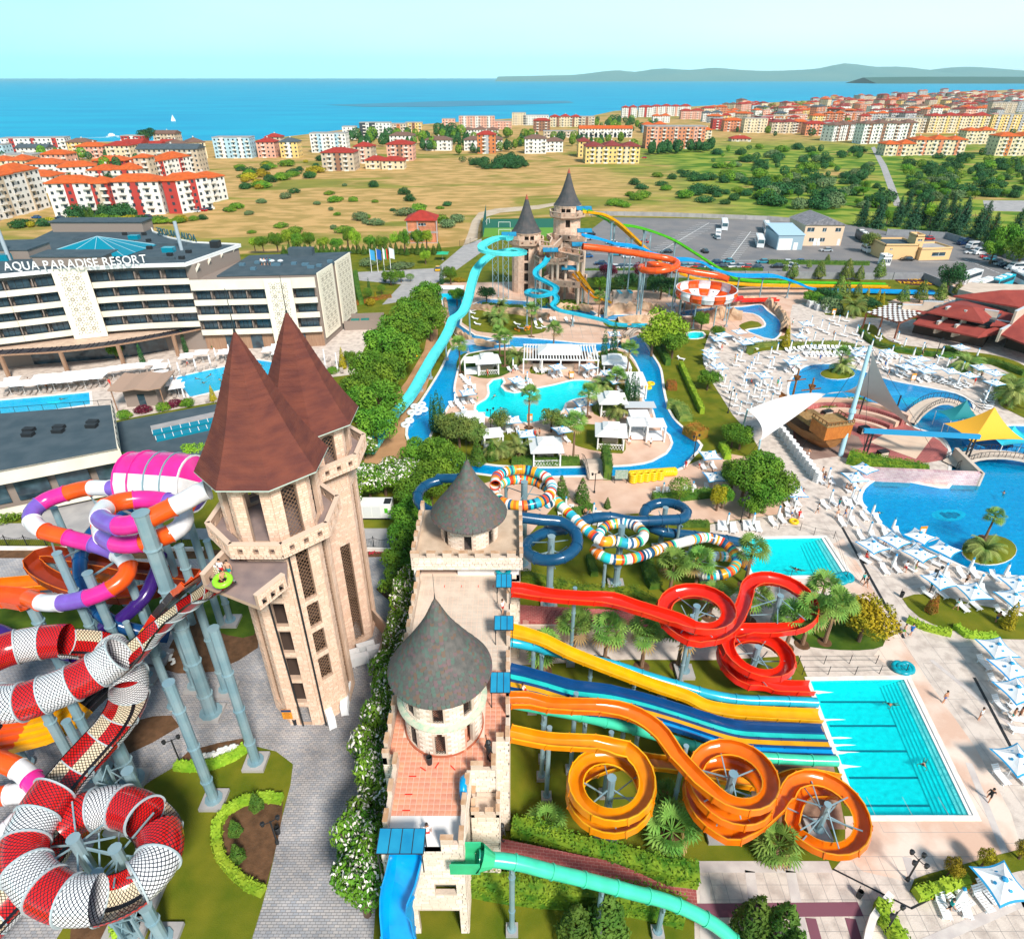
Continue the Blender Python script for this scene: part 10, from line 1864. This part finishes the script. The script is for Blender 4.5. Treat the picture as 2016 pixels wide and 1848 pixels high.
def ironfence(pts,lb9,h=1.8,z=0):
 Q=GG(pts,z);r_=ey_('iron_fence',(0,0,0),0,lb9,'fence')
 for a,b in zip(Q,Q[1:]):
  k=max(1,round((b-a).length/2.6));
  for i in rq9(k):
   p,q=a.lerp(b,i/k),a.lerp(b,(i+1)/k);mb=MB();mb.bar(p,p+Vc((0,0,h+.2)),.1);mb.bd('post',dark,r_);mb=MB();pr=None
   for j in rq9(11):t=j/10;s_=p.lerp(q,t);zz=h-.35*sin(pi*t);mb.bar(s_+Vc((0,0,.1)),s_+Vc((0,0,zz)),.025);pr is not None and mb.bar(pr,s_+Vc((0,0,zz-.05)),.04);pr=s_+Vc((0,0,zz-.05))
   mb.bar(p+Vc((0,0,.25)),q+Vc((0,0,.25)),.04);mb.bd('railing_bay',dark,r_)
ironfence([(-60,1076),(400,1078)],'black curved iron fence along the service road at left');ironfence([(705,1078),(800,1080)],'black curved iron fence behind the stair tower');ironfence([(905,485),(936,478)],'dark gate railing at the dirt road',2)
for i,(pt,lb)in enumerate((((-60,1083,400,1085),'left'),((700,1085,800,1087),'right'))):mb=MB();strip(mb,G(*pt[:2]),G(*pt[2:]),0,.5,.35);tag(mb.bd('kerb_wall',rim),'low white kerb wall below the iron fence, '+lb+' stretch','wall')
for i,(c1,c2)in enumerate((('sky',(.05,.35,.65)),('blue',(.01,.10,.42)),('red',(.65,.02,.02)),('white',(.7,.78,.8)))):
 q=G(732+i*12.6,537-i*1.2,0);r_=ey_('flagpole',q,0,f"white flagpole with {['light blue', 'dark blue', 'white, green and red', 'pale'][i]} flag in the hotel garden",'flagpole');mb=MB();mb.cyl((0,0,0),(0,0,7.6),.09,n=6);mb.bd('pole',white,r_);
 for k in rq9(3 if i==2 else 1):m=mk('flag_'+(c1 if i!=2 else'wgr'[k]),c2 if i!=2 else[(.8,.8,.8),(.02,.30,.10),(.62,.02,.02)][k],.8);w_=1.5/(3 if i==2 else 1);mb=MB();vs=[(.1+k*w_+w_*j/3,.12*sin((k*3+j)*1.1),z-.15*j)for j in rq9(4)for z in(7.4,4.2)];mb.add(vs,[(2*j,2*j+1,2*j+3,2*j+2)for j in rq9(3)]);mb.bd('flag',m,r_)
def goal(u,v,w_,z,lb,rz=0):pb('football_goal',lb,'goal',u,v,z,rz,('frame',white,[((-w_/2,0,0),(-w_/2,0,2.2),.14),((w_/2,0,0),(w_/2,0,2.2),.14),((-w_/2,0,2.2),(w_/2,0,2.2),.14),((-w_/2,1.5,0),(-w_/2,0,2.2),.08),((w_/2,1.5,0),(w_/2,0,2.2),.08)]))
goal(993,448,5,0,'white football goal on the dark green pitch');goal(994,463,5,0,'white football goal on the bright green pitch');goal(961,441,4,0,'white football goal at the left side of the pitch',1.3)
for u,v,lb in((952,466,'tall dark net fence at the left of the football pitch'),):a,b=G(951,467),G(957,431);r_=ey_('net_fence',(0,0,0),0,lb,'fence');mb=MB();[mb.bar(a.lerp(b,i/9),a.lerp(b,i/9)+Vc((0,0,6)),.15)for i in rq9(10)];mb.bd('post',mk('net_green',(.01,.10,.09),.8),r_);mb=MB();[mb.bar(a+Vc((0,0,z/2)),b+Vc((0,0,z/2)),.12)for z in rq9(1,12)];mb.bd('netting',MATS['net_green'],r_)
rock=mk('artificial_rock',(.40,.25,.15),.9,(.60,.42,.28),.6,.6,3,detail=8)
def rocks(pts,w_,h,lb9):
 P_=cm_(GG(pts),1.0);rr=random.Random(len(pts)*7+int(pts[0][0]));mb=MB();n=len(P_);K=7;vs=[]
 for i,p in enumerate(P_):
  t=(P_[min(i+1,n-1)]-P_[max(0,i-1)]).normalized();s_=Vc((-t.y,t.x,0))
  for k in rq9(K):a=pi*k/(K-1);e=0 if k in(0,K-1)else rr.uniform(.6,1.35);vs.append(p+s_*cos(a)*w_/2*rr.uniform(.8,1.2)+Vc((0,0,sin(a)*h*e)))
 mb.add(vs,[(i*K+k,i*K+k+1,(i+1)*K+k+1,(i+1)*K+k)for i in rq9(n-1)for k in rq9(K-1)]);tag(mb.bd('rock_bank',rock),lb9,'rocks')
for pts,w_,h,lb in(([(1185,622),(1240,610),(1280,612),(1300,620)],2.6,2,'pale artificial rocks below the diving pool'),([(1215,636),(1270,632),(1300,630),(1345,636)],2.4,1.8,'curved artificial rocks in the middle of the river gardens'),([(1345,608),(1400,600),(1450,598),(1490,594)],2.4,1.6,'artificial rocks behind the winding river'),([(1372,636),(1395,628),(1420,622),(1440,626),(1460,628)],4,2.4,'big brown rock mound by the winding river'),([(1512,600),(1530,614),(1545,635),(1545,658)],2.4,1.8,'rock bank at the right end of the winding river'),([(925,608),(960,610),(1020,618),(1045,622),(1080,628)],2,1.5,'rock bank in front of the left far tower'),([(893,650),(910,662),(935,676),(975,682)],1.8,1.2,'rocks along the feeder channel'),([(876,590),(880,620),(888,645)],1.2,1,'rocks left of the feeder channel'),([(1090,612),(1130,608),(1165,614)],2,1.6,'rocks beside the diving pool'),([(1220,684),(1236,676),(1228,668)],1.6,1.6,'little rocks at the river fork')):rocks(pts,w_,h,lb)
pb('diving_board','stone diving platform with turquoise spring boards','diving board',1220,598,0,.1,('tower',stp,[(-2,0,0,3.5,2,3.4),(-5,.3,0,-2,1.6,2)]),('board',Ccya,[(-1,-2.2,3.5,0,1,3.65),(2,-2.2,3.5,3,1,3.65),(-4.5,-2,2.1,-3.6,1,2.2)]))
pb('pump_house','low pump house with blue front wall and white roof at the channel head','building',889,590,0,0,('wall',cc9,[(-3.4,0,0,3.4,3,3)]),('blue_wall',tileb,[(-3.4,-.2,0,3.4,-.01,1.8)]),('roof',white,[(-3.6,-.3,3,3.6,3.2,3.2)]))
pb('waste_shed','taupe walled bin yard at the end of the hotel wing','enclosure',716,642,0,.12,('wall',taupe,[(-4.5,-3,0,5,-2.8,2.4),(-4.5,3,0,5,3.2,2.4),(5,-3,0,5.2,3.2,2.4)]),('container',mk('bin_green',(.02,.18,.15),.6),[(-3,-1,0,-1,1,1.8),(-.5,-1,0,1.5,1,1.8)]))
pb('map_board','small map board by the river','sign',1222,951,0,0,('panel',mk('map_print',(.45,.50,.45),.7,(.2,.35,.25),4),[(-1,0,.8,1,.08,2.4)]),('leg',dark,[(-1,.02,0,-.9,.1,.8),(.9,.02,0,1,.1,.8)]))
for u,v,lb in((1125,748,'orange and white notice board by the kidney pool'),(1043,833,'orange and white notice board at the kidney pool rim'),(1812,1058,'orange notice board at the lagoon rim'),(1051,709,'price board beside the pool bar'),(1640,622,'orange info board by the garden path'),(1238,652,'orange notice by the small river bridge'),(1796,752,'orange rules board at the upper lagoon')):pb('notice_board',lb,'sign',u,v,0,.1,('panel',MATS['sign_orange'],[(-.5,0,.5,.5,.06,1.9)]),('sheet',white,[(-.38,-.02,.7,.38,0,1.5)]),('leg',dark,[(-.5,.01,0,-.42,.06,.5),(.42,.01,0,.5,.06,.5)]))
for(u,v,a,b_)in((1868,1012,34,14),(1795,788,22,9),(105,790,14,5),(350,744,0,0)):
 if a:sh9('pool_floor_emblem',GG([(u+a*cos(k*pi/8),v+b_*sin(k*pi/8)*(1 if k<9 else .7))for k in rq9(16)],-1.28),-1.28,tilef,cut=False)
for k in rq9(5):q=G(1858+k*6,1012+(k%2)*4,-1.27);mb=MB();mb.lathe((q.x,q.y,q.z),[(.02,.01),(.6,.005)],8);mb.bd('pool_floor_emblem',MATS['lane_blue'],kind='structure')
fbp=sp_(GG([(1762,551),(1790,544),(1830,543),(1846,552),(1838,562),(1800,562),(1775,558)]),1);sh9('planting_bed',fbp,.12,mk('dark_red_bedding',(.06,.012,.015),.95),cut=False)
ym=mk('yellow_flowers',(.75,.40,.01),.9)
lt_('AQUA',G(1788,552,0),G(1826,551,0),2.6,.2,'flower_letters','yellow AQUA planted in flowers on the dark bed',ym,flat=True,ext=.1);lt_('PARADISE',G(1772,559,0),G(1836,560.5,0),2.2,.2,'flower_letters','yellow PARADISE planted in flowers on the dark bed',ym,flat=True,ext=.1)
def flowers(n,poly,colr,lb9,s_=.16,z=.25):
 mb=MB();P_=[G(u,v)for u,v in poly];pol=[(p.x,p.y)for p in P_];k=0;t=0
 while k<n and t<n*30:
  t+=1;x=rf.uniform(min(p[0]for p in pol),max(p[0]for p in pol));y=rf.uniform(min(p[1]for p in pol),max(p[1]for p in pol))
  if pip(x,y,pol):k+=1;mb.lathe((x,y,z*rf.uniform(.6,1.3)),[(.02,-.05),(s_,.02),(s_*.5,.1),(.01,.12)],6)
 tag(mb.bd('flowers',mk('petals_'+colr,dict(white=(.8,.8,.76),orange=(.85,.25,.01),red=(.5,.02,.05))[colr],.8)),lb9,'flowers',kind='stuff')
flowers(60,[(398,1490),(440,1475),(475,1465),(470,1480),(410,1495)],'white','white flower clumps behind the pale green edging',.22);flowers(50,[(1820,1768),(1900,1740),(1990,1722),(1990,1728),(1880,1760),(1822,1772)],'orange','orange marigolds along the narrow bed',.1,.2);flowers(60,[(820,620),(880,620),(870,600),(830,605)],'orange','orange flowers in the hotel garden',.3);flowers(40,[(710,1088),(790,1088),(790,1093),(712,1093)],'red','small red flowers in front of the iron fence',.1);flowers(24,[(1010,648),(1045,642),(1050,650),(1020,656)],'orange','orange flowers on the curved lawn',.3);flowers(16,[(325,1290),(345,1285),(345,1310),(328,1310)],'white','white flowers by the small tower lawn',.2)
#   LABELS THAT REPEAT GET THEIR PLACE
bpy.context.view_layer.update()
def screen(o):
 p=o.matrix_world.translation
 if o.type=='MESH' and p.length<1e-6:bb=[o.matrix_world@Vc(c)for c in o.bound_box];p=sum(bb,Vc())/8
 d=p.y*cp+(H-p.z)*sp;return(1008+F*p.x/d,924+F*((H-p.z)*cp-p.y*sp)/d)if d>1 else(0,0)
_g={}
for o_ in S.objects:
 if o_.parent is None and o_.get('label'):_g.setdefault(o_['label'],[]).append(o_)
for lb,L_ in _g.items():
 if len(L_)<2:continue
 L_.sort(key=lambda o:screen(o)[0])
 n=len(L_)
 for i,o_ in enumerate(L_):
  s_=('leftmost' if i==0 else'rightmost' if i==n-1 else ordn(i)+' from left' if i<n/2 else ordn(n-1-i)+' from right')
  o_['label']=f"{lb}, {s_}"+'' if n>2 else f"{lb}, the {'left' if i == 0 else 'right'} one"
  if not o_.get('group'):o_['group']=lb+'s' if not lb.endswith('s')else lb
for o_ in S.objects:
 if o_.parent is None and len(o_.get('label','').split())>16:o_['label']=o_['label'].replace('the ','').replace(' a ',' ')
